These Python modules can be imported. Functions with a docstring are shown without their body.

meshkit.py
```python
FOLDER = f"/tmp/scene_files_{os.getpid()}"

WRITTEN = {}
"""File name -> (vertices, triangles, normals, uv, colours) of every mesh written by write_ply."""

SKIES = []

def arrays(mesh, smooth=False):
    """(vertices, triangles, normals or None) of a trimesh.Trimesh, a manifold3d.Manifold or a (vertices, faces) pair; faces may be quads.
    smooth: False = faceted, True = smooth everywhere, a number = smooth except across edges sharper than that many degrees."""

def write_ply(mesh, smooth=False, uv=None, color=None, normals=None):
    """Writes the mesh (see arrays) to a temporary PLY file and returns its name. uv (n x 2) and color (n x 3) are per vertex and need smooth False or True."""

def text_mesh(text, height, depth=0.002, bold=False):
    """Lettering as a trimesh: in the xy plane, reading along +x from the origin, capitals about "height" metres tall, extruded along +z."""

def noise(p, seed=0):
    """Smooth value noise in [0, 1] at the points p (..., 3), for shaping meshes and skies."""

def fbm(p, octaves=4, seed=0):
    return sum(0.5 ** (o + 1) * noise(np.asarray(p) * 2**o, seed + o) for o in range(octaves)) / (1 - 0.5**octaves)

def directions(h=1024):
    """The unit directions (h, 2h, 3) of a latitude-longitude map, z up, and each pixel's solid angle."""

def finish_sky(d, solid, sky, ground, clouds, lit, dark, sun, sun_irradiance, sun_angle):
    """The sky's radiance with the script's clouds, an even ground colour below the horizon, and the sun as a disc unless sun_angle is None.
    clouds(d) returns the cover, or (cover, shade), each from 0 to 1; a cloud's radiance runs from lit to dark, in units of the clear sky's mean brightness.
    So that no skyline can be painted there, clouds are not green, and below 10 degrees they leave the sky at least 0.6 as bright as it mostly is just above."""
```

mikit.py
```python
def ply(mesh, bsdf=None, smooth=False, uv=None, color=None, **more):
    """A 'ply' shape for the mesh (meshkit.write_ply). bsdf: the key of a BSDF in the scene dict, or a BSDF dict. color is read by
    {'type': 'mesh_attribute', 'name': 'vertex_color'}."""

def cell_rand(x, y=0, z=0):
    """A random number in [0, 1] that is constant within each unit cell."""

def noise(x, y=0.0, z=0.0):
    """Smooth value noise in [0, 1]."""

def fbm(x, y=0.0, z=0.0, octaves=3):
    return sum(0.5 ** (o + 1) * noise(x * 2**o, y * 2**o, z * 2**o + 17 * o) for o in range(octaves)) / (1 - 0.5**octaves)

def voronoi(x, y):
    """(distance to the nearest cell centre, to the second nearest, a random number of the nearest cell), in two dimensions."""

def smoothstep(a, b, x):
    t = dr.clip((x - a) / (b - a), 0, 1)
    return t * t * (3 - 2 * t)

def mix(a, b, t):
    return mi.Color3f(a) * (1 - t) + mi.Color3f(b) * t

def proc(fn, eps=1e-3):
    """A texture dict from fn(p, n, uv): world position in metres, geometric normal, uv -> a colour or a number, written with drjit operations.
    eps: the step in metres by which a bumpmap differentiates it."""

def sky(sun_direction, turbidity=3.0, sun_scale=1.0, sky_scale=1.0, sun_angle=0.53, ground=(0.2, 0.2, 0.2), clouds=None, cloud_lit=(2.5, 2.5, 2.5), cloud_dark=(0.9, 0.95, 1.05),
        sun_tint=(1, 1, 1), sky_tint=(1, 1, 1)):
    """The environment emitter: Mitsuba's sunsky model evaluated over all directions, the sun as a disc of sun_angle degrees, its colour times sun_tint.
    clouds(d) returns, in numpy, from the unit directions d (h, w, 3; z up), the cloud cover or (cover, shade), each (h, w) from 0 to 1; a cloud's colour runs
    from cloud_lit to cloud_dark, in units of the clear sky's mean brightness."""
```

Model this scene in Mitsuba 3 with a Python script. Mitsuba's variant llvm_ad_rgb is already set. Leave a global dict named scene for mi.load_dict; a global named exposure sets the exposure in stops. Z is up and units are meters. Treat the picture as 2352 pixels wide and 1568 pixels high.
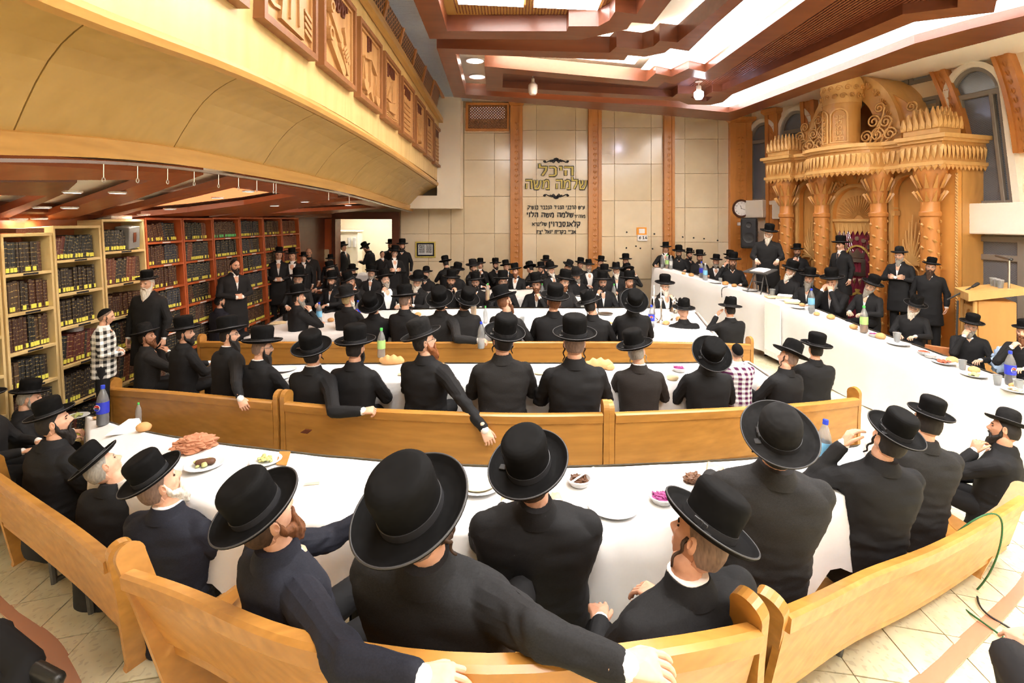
import math, random
import numpy as np
import trimesh, manifold3d, shapely
import shapely.geometry as sg
from shapely import affinity
from scipy.interpolate import CubicSpline
import drjit as dr
import mitsuba as mi
import mikit, meshkit
from mikit import proc, noise, fbm, smoothstep, mix

T = mi.ScalarTransform4f
scene, labels = {}, {}
rnd = random.Random(7)

# ------------------------------------------------------------------ camera, light, exposure
EYE = 2.4
HFOV = math.degrees(2 * math.atan(1176 / 1200))
scene['camera'] = {'type': 'perspective', 'fov': HFOV, 'fov_axis': 'x', 'near_clip': 0.05, 'far_clip': 100.0,
                   'principal_point_offset_y': 279 / 1568,
                   'to_world': T().look_at(origin=[0, 0, EYE], target=[0, 1, EYE], up=[0, 0, 1])}
exposure = 0.17
COVE = 10.0        # radiance of cove ceiling that glows in place of hidden lamps
SPOT = 60.0        # radiance of the recessed lamps
SKYL = 13.0        # radiance of the luminous ceiling panels

# ------------------------------------------------------------------ materials
def srgb(r, g, b):
    return [((c / 255) / 12.92 if c <= 10 else ((c / 255 + .055) / 1.055) ** 2.4) for c in (r, g, b)]

def rgb(c):
    return {'type': 'rgb', 'value': [float(x) for x in c]}

def mat(name, color, rough=.6, spec=.4, **kw):
    base = color if isinstance(color, dict) else rgb(color)
    scene['material_' + name] = {'type': 'twosided', 'bsdf': {'type': 'principled', 'base_color': base, 'roughness': rough, 'specular': spec, **kw}}
    return name

def wood_fn(a, b, axis, freq=1.0, seed=0.0):
    s = {'x': (1.2, 22, 22), 'y': (22, 1.2, 22), 'z': (22, 22, 1.2)}[axis]
    def fn(p, n, uv):
        w = fbm(p.x * 1.3 + seed, p.y * 1.3, p.z * 1.3, 2)
        g = fbm(p.x * s[0] * freq + 3 * w + seed, p.y * s[1] * freq + 3 * w, p.z * s[2] * freq, 3)
        return mix(a, b, dr.clip(.25 + .45 * (g - .5) * 2 + .5 * w, 0, 1))
    return proc(fn)

mat('wood_bench', wood_fn((.30, .130, .024), (.46, .225, .048), 'x'), .30, .5, clearcoat=.5, clearcoat_gloss=.9)
mat('wood_balcony', wood_fn((.46, .30, .105), (.60, .43, .185), 'z', .45), .38, .5, clearcoat=.35, clearcoat_gloss=.85)
mat('wood_cove', wood_fn((.35, .215, .056), (.48, .31, .098), 'z', .35, 5), .38, .5, clearcoat=.35, clearcoat_gloss=.85)
mat('wood_trim', wood_fn((.36, .185, .045), (.50, .28, .078), 'y'), .35, .5)
mat('wood_red', wood_fn((.098, .025, .010), (.15, .041, .016), 'x', .5), .33, .5, clearcoat=.4, clearcoat_gloss=.9)
mat('wood_red_dark', wood_fn((.065, .017, .008), (.10, .027, .012), 'x', .5), .35, .5)
mat('wood_red_lit', wood_fn((.20, .050, .018), (.29, .080, .028), 'x', .5), .30, .5, clearcoat=.4, clearcoat_gloss=.9)  # brighter copy of wood_red, warm lamplight under the gallery put into the colour
mat('wood_shelf_red', wood_fn((.30, .06, .018), (.42, .10, .03), 'z', .6), .4, .4)
mat('wood_birch', wood_fn((.50, .37, .16), (.66, .51, .26), 'z', .6), .45, .4)
mat('wood_ark', wood_fn((.40, .195, .050), (.55, .285, .082), 'z', .5), .38, .45)
mat('wood_ark_light', wood_fn((.49, .275, .085), (.62, .37, .135), 'z', .6), .42, .4)
mat('wood_pilaster', wood_fn((.36, .135, .03), (.52, .21, .05), 'z', .5), .35, .5)
mat('wood_panel', wood_fn((.15, .056, .018), (.23, .092, .030), 'z', .6), .42, .4)
mat('wood_relief', wood_fn((.30, .145, .05), (.42, .225, .082), 'z', .7), .4, .45)

def marble_fn(a, b, seed):
    def fn(p, n, uv):
        w = fbm(p.x * .9 + seed, p.y * .9, p.z * .9, 3)
        v = fbm(p.x * 5 + 4 * w, p.y * 5, p.z * 5 + seed, 3)
        return mix(a, b, dr.clip(w * .8 + (v - .5) * .5, 0, 1))
    return proc(fn)

for i, (a, b) in enumerate([((.68, .55, .36), (.80, .69, .50)), ((.70, .59, .42), (.82, .72, .54)), ((.64, .52, .34), (.77, .66, .47))]):
    mat('marble_%d' % i, marble_fn(a, b, 3.0 * i), .16, .5, clearcoat=.3, clearcoat_gloss=.95)
mat('plaster', (.78, .75, .66), .8, .2)
mat('plaster_cream', (.80, .72, .58), .8, .2)
mat('ceiling_white', (.82, .79, .70), .85, .2)
mat('joint', (.48, .40, .28), .9, .1)

def floor_fn(p, n, uv):
    w = fbm(p.x * 2.2, p.y * 2.2, 0, 4)
    v = fbm(p.x * 17, p.y * 17, 3, 2)
    speck = smoothstep(.74, .80, noise(p.x * 46, p.y * 46, 1))
    c = mix((.50, .45, .28), (.70, .66, .47), dr.clip(w * 1.2 - .1 + (v - .5) * .4, 0, 1))
    return mix(c, (.36, .30, .19), speck * .35)
mat('floor_stone', proc(floor_fn), .22, .5)
mat('floor_red', (.42, .21, .13), .3, .5)
mat('floor_joint', (.30, .26, .17), .8, .2)

def cloth_bump(p, n, uv):
    return fbm(p.x * 9, p.y * 9, p.z * 9, 3) * .5
mat('tablecloth', (.66, .66, .655), .75, .2)
mat('paper_white', (.88, .87, .84), .7, .2)
mat('paper_grey', (.55, .56, .56), .7, .2)
mat('paper_bag', marble_fn((.36, .15, .08), (.56, .28, .17), 2.0), .7, .2)

def suit_fn(c, k=1.0):
    def fn(p, n, uv):
        t = fbm(p.x * 260, p.y * 260, p.z * 260, 2)
        return mix([x * .75 for x in c], [x * 1.3 for x in c], t)
    return proc(fn)
mat('suit_0', suit_fn((.0135, .0135, .0145)), .78, .18, sheen=.10)
mat('suit_1', suit_fn((.0105, .0105, .0115)), .75, .18, sheen=.10)
mat('suit_2', suit_fn((.0195, .0190, .0195)), .8, .18, sheen=.10)
mat('suit_3', suit_fn((.0125, .0135, .0205)), .78, .18, sheen=.10)
mat('suit_4', suit_fn((.0215, .0185, .0175)), .8, .18, sheen=.10)
mat('satin_black', (.012, .012, .013), .42, .5)

def felt_fn(c):
    def fn(p, n, uv):
        t = fbm(p.x * 34, p.y * 34, p.z * 34, 3)
        return mix([x * .5 for x in c], [x * 1.5 for x in c], t)
    return proc(fn)
mat('felt_0', felt_fn((.0036, .0035, .0037)), .75, .10, sheen=.035)
mat('felt_1', felt_fn((.0115, .0112, .0115)), .85, .12, sheen=.08)
mat('hat_ribbon', (.020, .020, .022), .38, .5)
mat('hat_edge', (.030, .030, .033), .5, .5)
mat('trousers', (.010, .010, .011), .8, .2)
mat('leather_black', (.012, .012, .012), .35, .5)
mat('shirt', (.80, .80, .79), .7, .2)

def skin_fn(c):
    def fn(p, n, uv):
        t = fbm(p.x * 38, p.y * 38, p.z * 38, 3)
        return mix([x * y for x, y in zip(c, (.86, .76, .70))], [x * 1.08 for x in c], t)
    return proc(fn)
mat('skin_0', skin_fn((.60, .36, .25)), .5, .35)
mat('skin_1', skin_fn((.50, .275, .18)), .5, .35)
mat('skin_2', skin_fn((.68, .44, .32)), .5, .35)

def hair_fn(c):
    def fn(p, n, uv):
        t = fbm(p.x * 150, p.y * 150, p.z * 30, 2)
        return mix([x * .55 for x in c], [x * 1.4 for x in c], t)
    return proc(fn)
for k, c in dict(black=(.012, .009, .008), brown=(.040, .020, .011), red=(.21, .070, .022), grey=(.235, .215, .185), white=(.62, .585, .51), blond=(.36, .27, .13), auburn=(.13, .050, .020), stubble=(.16, .105, .08)).items():
    mat('hair_' + k, hair_fn(c), .65, .3)
mat('eye', (.035, .022, .016), .2, .6)
mat('metal_thin', (.30, .29, .27), .25, .5, metallic=.8)
mat('metal_dark', (.05, .05, .05), .4, .5)
mat('metal_steel', (.62, .62, .60), .28, .5, metallic=1.0)
mat('silver', (.78, .77, .74), .2, .5, metallic=1.0)
mat('gold', (.72, .56, .16), .35, .5, metallic=.6)
mat('gold_letter', (.50, .40, .09), .45, .4)
mat('ink', (.012, .012, .016), .6, .3)
mat('grey_frame', (.17, .145, .12), .5, .4)
mat('velvet', (.115, .010, .022), .85, .2, sheen=.6)
mat('black_plastic', (.014, .014, .015), .45, .4)
mat('speaker_grille', (.022, .022, .024), .7, .3)
mat('bread', marble_fn((.50, .25, .09), (.70, .46, .22), 9.0), .75, .2)
mat('bread_pale', marble_fn((.66, .50, .28), (.78, .66, .44), 4.0), .75, .2)
mat('cabbage', (.30, .05, .19), .5, .4)
mat('salad', marble_fn((.30, .34, .09), (.62, .58, .30), 6.0), .5, .4)
mat('food_brown', marble_fn((.05, .02, .012), (.20, .09, .04), 2.0), .5, .4)
mat('food_red', (.42, .10, .05), .45, .4)
mat('juice', (.85, .42, .03), .3, .5)
mat('soda_dark', (.012, .006, .005), .12, .6)
mat('soda_amber', (.42, .18, .02), .15, .6)
mat('water_fill', (.62, .66, .68), .1, .5)
mat('label_blue', (.03, .045, .48), .4, .4)
mat('label_cyan', (.20, .50, .75), .4, .4)
mat('label_green', (.36, .58, .20), .4, .4)
mat('label_red', (.55, .03, .03), .4, .4)
mat('cap_blue', (.02, .05, .50), .35, .4)
mat('cap_green', (.08, .50, .10), .35, .4)
mat('cap_white', (.8, .8, .8), .35, .4)
mat('wax', (.82, .80, .74), .4, .4)
mat('yellow_tag', (.72, .70, .12), .6, .3)
mat('green_tag', (.14, .60, .20), .6, .3)
mat('chair_orange', (.42, .15, .05), .5, .4)
mat('blue_fabric', (.38, .52, .72), .8, .2)
mat('cable_black', (.012, .012, .012), .5, .4)
mat('cable_green', (.02, .10, .03), .5, .4)
mat('calendar_orange', (.72, .30, .04), .6, .3)
mat('clock_rim', (.06, .022, .012), .35, .5)
scene['material_bottle_plastic'] = {'type': 'principledthin', 'base_color': rgb((.88, .92, .94)), 'roughness': .08, 'spec_trans': .80, 'diff_trans': .5, 'eta': 1.5}
scene['material_glass_pane'] = {'type': 'twosided', 'bsdf': {'type': 'principled', 'base_color': rgb((.16, .18, .20)), 'roughness': .12, 'specular': .7}}

def check_fn(a, b, s):
    def fn(p, n, uv):
        h = p.x * .75 + p.y * .66
        u = dr.floor(h / s) - 2 * dr.floor(h / s / 2)
        v = dr.floor(p.z / s) - 2 * dr.floor(p.z / s / 2)
        k = u + v
        return dr.select(k < .5, mi.Color3f(a), dr.select(k > 1.5, mi.Color3f(b), mi.Color3f([(x + y) * .42 for x, y in zip(a, b)])))
    return proc(fn)
mat('plaid_black', check_fn((.80, .80, .76), (.015, .015, .015), .030), .8, .2)
mat('plaid_purple', check_fn((.80, .78, .78), (.075, .012, .055), .024), .8, .2)

def mesh_fn(p, n, uv):
    a = dr.abs(noise(p.x, p.y, p.z)) * 0
    u = (p.x * .35 + p.y * .94) * 26
    v = p.z * 26
    s = dr.abs((u + v) - dr.floor(u + v) - .5)
    t = dr.abs((u - v) - dr.floor(u - v) - .5)
    return mix((.12, .13, .15), (.045, .045, .05), smoothstep(.38, .46, dr.maximum(s, t)) + a)
mat('wire_glass', proc(mesh_fn), .22, .6)

def wire_fn(p, n, uv):
    q = fbm(p.x * 14, p.y * 14, p.z * 14, 2)
    u = p.y * 16
    s = dr.abs(u - dr.floor(u) - .5)
    return mix((.55, .66, .78), (.26, .36, .50), smoothstep(.36, .48, s) * .6 + q * .3)
mat('mesh_screen', proc(wire_fn), .5, .3)

def book_fn(c, gold, k):
    def fn(p, n, uv):
        v = uv.y * k
        fr = v - dr.floor(v)
        band = smoothstep(.40, .44, fr) * (1 - smoothstep(.56, .60, fr))
        spot = smoothstep(.45, .60, noise(p.x * 120, p.y * 120, p.z * 120))
        edge = smoothstep(.02, .04, uv.x) * (1 - smoothstep(.96, .98, uv.x))
        return mix(c, gold, band * spot * edge * .85)
    return proc(fn)
BOOKS = []
for i, c in enumerate([(.020, .013, .010), (.045, .016, .010), (.085, .018, .014), (.018, .022, .034), (.060, .035, .020), (.012, .012, .012), (.11, .030, .016)]):
    BOOKS.append(mat('book_%d' % i, book_fn(c, (.42, .29, .09), (7, 9, 6, 8, 5, 7, 8)[i]), .5, .4))
mat('book_grey', (.16, .165, .17), .5, .4)
mat('page_edge', (.62, .55, .40), .8, .2)

def lamp(value):
    return {'type': 'area', 'radiance': rgb(value)}

# ------------------------------------------------------------------ helpers
PLY = {}
def put(key, mesh, bsdf, smooth=False, kind=None, label=None, cat=None, group=None, m=None, emit=None, uv=None):
    ck = (id(mesh), smooth)
    if ck in PLY:
        d = {**PLY[ck][1], 'bsdf': {'type': 'ref', 'id': 'material_' + bsdf}}
        d.pop('to_world', None); d.pop('emitter', None)
    else:
        d = mikit.ply(mesh, 'material_' + bsdf, smooth=smooth, uv=uv)
        PLY[ck] = (mesh, dict(d))
    if m is not None:
        d['to_world'] = T(np.asarray(m, float).tolist())
    if emit is not None:
        d['emitter'] = lamp(emit)
    scene[key] = d
    tag(key, label, cat, group, kind)
    return d

def tag(key, label=None, cat=None, group=None, kind=None):
    e = {k: v for k, v in (('label', label), ('category', cat), ('group', group), ('kind', kind)) if v}
    if e:
        labels.setdefault(key, {}).update(e)

COUNT = {}
def num(name):
    n = COUNT.get(name, 0)
    COUNT[name] = n + 1
    return name if n == 0 else '%s_%03d' % (name, n)

cat_ = trimesh.util.concatenate

def box(x0, x1, y0, y1, z0, z1, bev=0.0):
    if bev <= 0:
        b = trimesh.creation.box(extents=(x1 - x0, y1 - y0, z1 - z0))
        b.apply_translation(((x0 + x1) / 2, (y0 + y1) / 2, (z0 + z1) / 2))
        return b
    p = []
    for x in (x0, x1):
        for y in (y0, y1):
            for z in (z0, z1):
                sx, sy, sz = [bev if c == lo else -bev for c, lo in ((x, x0), (y, y0), (z, z0))]
                p += [(x + sx, y + sy, z), (x + sx, y, z + sz), (x, y + sy, z + sz)]
    return tm(manifold3d.Manifold.hull_points(np.array(p)))

def tm(m):
    k = m.to_mesh()
    return trimesh.Trimesh(np.array(k.vert_properties[:, :3], float), np.array(k.tri_verts, int), process=False)

def mf(t):
    return manifold3d.Manifold(manifold3d.Mesh(np.asarray(t.vertices, np.float32), np.asarray(t.faces, np.uint32)))

def hullp(*pts):
    return tm(manifold3d.Manifold.hull_points(np.array(pts, float)))

def tube(pts, r, sides=8, closed=False):
    p = np.asarray(pts, float)
    n = len(p)
    t = np.gradient(p, axis=0) if not closed else np.roll(p, -1, 0) - np.roll(p, 1, 0)
    t /= np.linalg.norm(t, axis=1, keepdims=True) + 1e-12
    ref = np.array([0, 0, 1.0]) if abs(t[:, 2]).max() < .95 else np.array([.31, .95, .02])
    a = np.cross(t, ref); a /= np.linalg.norm(a, axis=1, keepdims=True) + 1e-12
    b = np.cross(t, a)
    an = np.arange(sides) * 2 * np.pi / sides
    rr = np.broadcast_to(np.asarray(r, float), (n,))
    v = p[:, None] + rr[:, None, None] * (np.cos(an)[None, :, None] * a[:, None] + np.sin(an)[None, :, None] * b[:, None])
    m = n if closed else n - 1
    i, j = np.meshgrid(np.arange(m), np.arange(sides), indexing='ij')
    k = (i + 1) % n
    q = np.stack([i * sides + j, i * sides + (j + 1) % sides, k * sides + (j + 1) % sides, k * sides + j], -1).reshape(-1, 4)
    vv = v.reshape(-1, 3)
    f = [q[:, [0, 1, 2]], q[:, [0, 2, 3]]]
    if not closed:
        c0 = len(vv); vv = np.vstack([vv, p[:1], p[-1:]])
        jj = np.arange(sides)
        f.append(np.stack([np.full(sides, c0), (jj + 1) % sides, jj], 1))
        o = (n - 1) * sides
        f.append(np.stack([np.full(sides, c0 + 1), o + jj, o + (jj + 1) % sides], 1))
    mm = trimesh.Trimesh(vv, np.vstack(f), process=False)
    if mm.volume < 0:
        mm.invert()
    return mm

def lathe(prof, n=32, sx=1.0, sy=1.0):
    """Solid of revolution about z; prof: (r, z) from the bottom axis point to the top axis point."""
    prof = np.asarray(prof, float)
    an = np.arange(n) * 2 * np.pi / n
    ring = [k for k in range(len(prof)) if prof[k, 0] > 1e-6]
    v, idx = [], {}
    for k in range(len(prof)):
        idx[k] = len(v)
        if k in ring:
            v += [(prof[k, 0] * math.cos(a) * sx, prof[k, 0] * math.sin(a) * sy, prof[k, 1]) for a in an]
        else:
            v.append((0, 0, prof[k, 1]))
    f = []
    for k in range(len(prof) - 1):
        a, b = idx[k], idx[k + 1]
        for j in range(n):
            j2 = (j + 1) % n
            if k in ring and k + 1 in ring:
                f += [(a + j, a + j2, b + j2), (a + j, b + j2, b + j)]
            elif k in ring:
                f.append((a + j, a + j2, b))
            elif k + 1 in ring:
                f.append((a, b + j2, b + j))
    m = trimesh.Trimesh(np.array(v), np.array(f), process=False)
    if m.is_watertight and m.volume < 0:
        m.invert()
    return m

def loft(secs, n=28, ex=2.6):
    """secs: (z, half width, half depth, y offset[, x offset]) -> closed superelliptic tube."""
    an = np.arange(n) * 2 * np.pi / n
    c, s = np.cos(an), np.sin(an)
    ux, uy = np.sign(c) * np.abs(c) ** (2 / ex), np.sign(s) * np.abs(s) ** (2 / ex)
    v = [np.stack([ux * q[1] + (q[4] if len(q) > 4 else 0), uy * q[2] + q[3], np.full(n, q[0])], 1) for q in secs]
    v = np.vstack(v)
    m = len(secs)
    i, j = np.meshgrid(np.arange(m - 1), np.arange(n), indexing='ij')
    q = np.stack([i * n + j, i * n + (j + 1) % n, (i + 1) * n + (j + 1) % n, (i + 1) * n + j], -1).reshape(-1, 4)
    f = [q[:, [0, 1, 2]], q[:, [0, 2, 3]]]
    jj = np.arange(1, n - 1)
    f.append(np.stack([np.zeros_like(jj), jj + 1, jj], 1))
    o = (m - 1) * n
    f.append(np.stack([np.full_like(jj, o), o + jj, o + jj + 1], 1))
    mm = trimesh.Trimesh(v, np.vstack(f), process=False)
    if mm.volume < 0:
        mm.invert()
    return mm

def extr(poly, h):
    out = []
    for g in getattr(poly, 'geoms', [poly]):
        if g.geom_type == 'Polygon' and g.area > 1e-9:
            out.append(trimesh.creation.extrude_polygon(g, h, engine='earcut'))
    return cat_(out)

def frame_m(o, ex, ey, ez):
    m = np.eye(4)
    m[:3, 0], m[:3, 1], m[:3, 2], m[:3, 3] = ex, ey, ez, o
    return m

def moved(mesh, m):
    k = mesh.copy()
    k.apply_transform(m)
    return k

def spline(pts, n):
    p = np.asarray(pts, float)
    if len(p) == 2:
        return np.linspace(p[0], p[1], n)
    t = np.r_[0, np.cumsum(np.linalg.norm(np.diff(p, axis=0), axis=1))]
    u = np.linspace(0, t[-1], n)
    return CubicSpline(t, p, bc_type='natural')(u)

def ribbon(A, B, thick, nrm=None):
    """Solid sheet between the polylines A and B (same count), thickened along nrm (per point)."""
    A, B = np.asarray(A, float), np.asarray(B, float)
    n = len(A)
    if nrm is None:
        t = np.gradient(A, axis=0)
        nrm = np.cross(t, B - A)
        nrm /= np.linalg.norm(nrm, axis=1, keepdims=True)
    nrm = np.broadcast_to(np.asarray(nrm, float), A.shape)
    h = nrm * thick / 2
    ring = np.stack([A - h, B - h, B + h, A + h], 1).reshape(-1, 3)
    i, j = np.meshgrid(np.arange(n - 1), np.arange(4), indexing='ij')
    q = np.stack([i * 4 + j, i * 4 + (j + 1) % 4, (i + 1) * 4 + (j + 1) % 4, (i + 1) * 4 + j], -1).reshape(-1, 4)
    f = np.vstack([q[:, [0, 1, 2]], q[:, [0, 2, 3]], [[0, 2, 1], [0, 3, 2]], np.array([[0, 1, 2], [0, 2, 3]]) + (n - 1) * 4])
    m = trimesh.Trimesh(ring, f, process=False)
    if m.volume < 0:
        m.invert()
    return m

def floor_z(x, y):
    return max(.06 - .11 * x * x / max(y, 2.4), -.6)

def rx(a): a = math.radians(a); c, s = math.cos(a), math.sin(a); return np.array([[1, 0, 0], [0, c, -s], [0, s, c]])
def ry(a): a = math.radians(a); c, s = math.cos(a), math.sin(a); return np.array([[c, 0, s], [0, 1, 0], [-s, 0, c]])
def rz(a): a = math.radians(a); c, s = math.cos(a), math.sin(a); return np.array([[c, -s, 0], [s, c, 0], [0, 0, 1]])
def m4(R, t=(0, 0, 0), s=1.0):
    m = np.eye(4); m[:3, :3] = np.asarray(R) * s; m[:3, 3] = t
    return m

def sph(c, r, n=12):
    return manifold3d.Manifold.sphere(r, n).translate([float(x) for x in c])

def ell(c, rx_, ry_, rz_, n=16):
    return manifold3d.Manifold.sphere(1.0, n).scale([rx_, ry_, rz_]).translate([float(x) for x in c])

def bone(a, b, ra, rb, n=12):
    return manifold3d.Manifold.batch_hull([sph(a, ra, n), sph(b, rb, n)])

def union(ms):
    return manifold3d.Manifold.batch_boolean(ms, manifold3d.OpType.Add)

def smoothed(m, length, it=12, lam=.55, nu=.56):
    t = tm(m.refine_to_length(length))
    t.merge_vertices()
    trimesh.smoothing.filter_taubin(t, lamb=lam, nu=nu, iterations=it)
    return t

def displaced(t, amp, fn):
    n = t.vertex_normals
    k = t.copy()
    k.vertices = t.vertices + n * (amp * fn(np.asarray(t.vertices)))[:, None]
    return k

# Hebrew lettering drawn as strokes in a unit square letter (x to the right, baseline 0, height 1)
HEB = {
 'א': (.8, [[(0, 1), (.75, 0)], [(.72, 1), (.70, .72), (.5, .45)], [(.05, 0), (.06, .35), (.25, .6)]]),
 'ב': (.7, [[(.02, 1), (.5, 1), (.58, .9), (.58, 0)], [(0, 0), (.7, 0)]]),
 'ג': (.5, [[(.1, 1), (.35, 1), (.38, .4), (.45, 0)], [(.38, .35), (.05, 0)]]),
 'ד': (.7, [[(0, 1), (.68, 1)], [(.55, 1), (.55, 0)]]),
 'ה': (.75, [[(0, 1), (.68, 1), (.68, 0)], [(.12, .62), (.12, 0)]]),
 'ו': (.3, [[(.02, 1), (.2, 1), (.2, 0)]]),
 'ז': (.35, [[(.0, 1), (.3, 1)], [(.16, 1), (.2, 0)]]),
 'ח': (.75, [[(0, 1), (.68, 1), (.68, 0)], [(.1, 1), (.1, 0)]]),
 'ט': (.75, [[(.1, 1), (.05, .1), (.12, 0), (.6, 0), (.68, .1), (.68, .9), (.6, 1), (.4, .95)]]),
 'י': (.3, [[(.02, 1), (.2, 1), (.2, .6)]]),
 'כ': (.65, [[(.02, 1), (.45, 1), (.57, .85), (.57, .15), (.45, 0), (0, 0)]]),
 'ל': (.65, [[(.04, 1.4), (.04, 1), (.58, 1), (.55, .6), (.25, 0)]]),
 'ם': (.75, [[(.06, 1), (.6, 1), (.68, .9), (.68, 0), (.1, 0), (.1, 1)]]),
 'מ': (.78, [[(.04, 1), (.15, .75), (.02, 0)], [(.15, .75), (.4, 1), (.6, .95), (.68, .8), (.68, 0), (.35, 0)]]),
 'ן': (.3, [[(.02, 1), (.2, 1), (.2, -.35)]]),
 'נ': (.45, [[(.1, 1), (.35, 1), (.38, 0), (0, 0)]]),
 'ס': (.75, [[(.02, 1), (.6, 1), (.68, .7), (.55, .1), (.38, 0), (.2, .1), (.08, .5), (.12, 1)]]),
 'ע': (.7, [[(.62, 1), (.58, .4), (.35, .1), (0, -.08)], [(.08, 1), (.3, .15)]]),
 'פ': (.7, [[(.2, .55), (.06, .6), (.08, 1), (.5, 1), (.6, .85), (.6, .1), (.5, 0), (0, 0)]]),
 'צ': (.7, [[(.05, 1), (.6, 0), (0, 0)], [(.6, 1), (.58, .7), (.36, .45)]]),
 'ק': (.72, [[(0, 1), (.66, 1), (.62, .6), (.35, .1)], [(.1, .6), (.1, -.35)]]),
 'ר': (.65, [[(0, 1), (.48, 1), (.56, .9), (.56, 0)]]),
 'ש': (.9, [[(.05, 1), (.18, 0), (.55, 0), (.78, .5), (.82, 1)], [(.42, 1), (.42, .6), (.18, .3)]]),
 'ת': (.75, [[(.05, 1), (.68, 1), (.68, 0)], [(.15, 1), (.12, .1), (0, 0)]]),
 '"': (.3, [[(.05, 1.05), (.05, .75)], [(.2, 1.05), (.2, .75)]]), ' ': (.4, []), '-': (.4, [[(.05, .5), (.3, .5)]]),
}

def hebrew(text, h, w=.15, gap=.2, sq=1.0):
    """Polygon of the text, read from the right, centred on x = 0, letters h tall, in the xy plane."""
    x, parts = 0.0, []
    for ch in reversed(text):
        wd, st = HEB[ch]
        for s in st:
            parts.append(affinity.translate(sg.LineString(s).buffer(w * .62, cap_style='flat', join_style='mitre', mitre_limit=2), x, 0))
        x += wd + gap
    g = shapely.union_all(parts)
    return affinity.scale(affinity.translate(g, -(x - gap) / 2, 0), h * sq, h, origin=(0, 0))

# ------------------------------------------------------------------ floor
def ceil_z(x):
    return 2.4 + 2.74 - .044 * x

def grid_mesh(xs, ys, zf):
    X, Y = np.meshgrid(xs, ys, indexing='ij')
    Z = np.vectorize(zf)(X, Y)
    v = np.stack([X, Y, Z], -1).reshape(-1, 3)
    n = len(ys)
    i, j = np.meshgrid(np.arange(len(xs) - 1), np.arange(n - 1), indexing='ij')
    q = np.stack([i * n + j, (i + 1) * n + j, (i + 1) * n + j + 1, i * n + j + 1], -1).reshape(-1, 4)
    return trimesh.Trimesh(v, np.vstack([q[:, [0, 1, 2]], q[:, [0, 2, 3]]]), process=False)

put('floor', grid_mesh(np.linspace(-8, 10, 73), np.linspace(-3.2, 18, 86), lambda x, y: floor_z(x, y) - .02), 'floor_stone', kind='structure')
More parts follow.
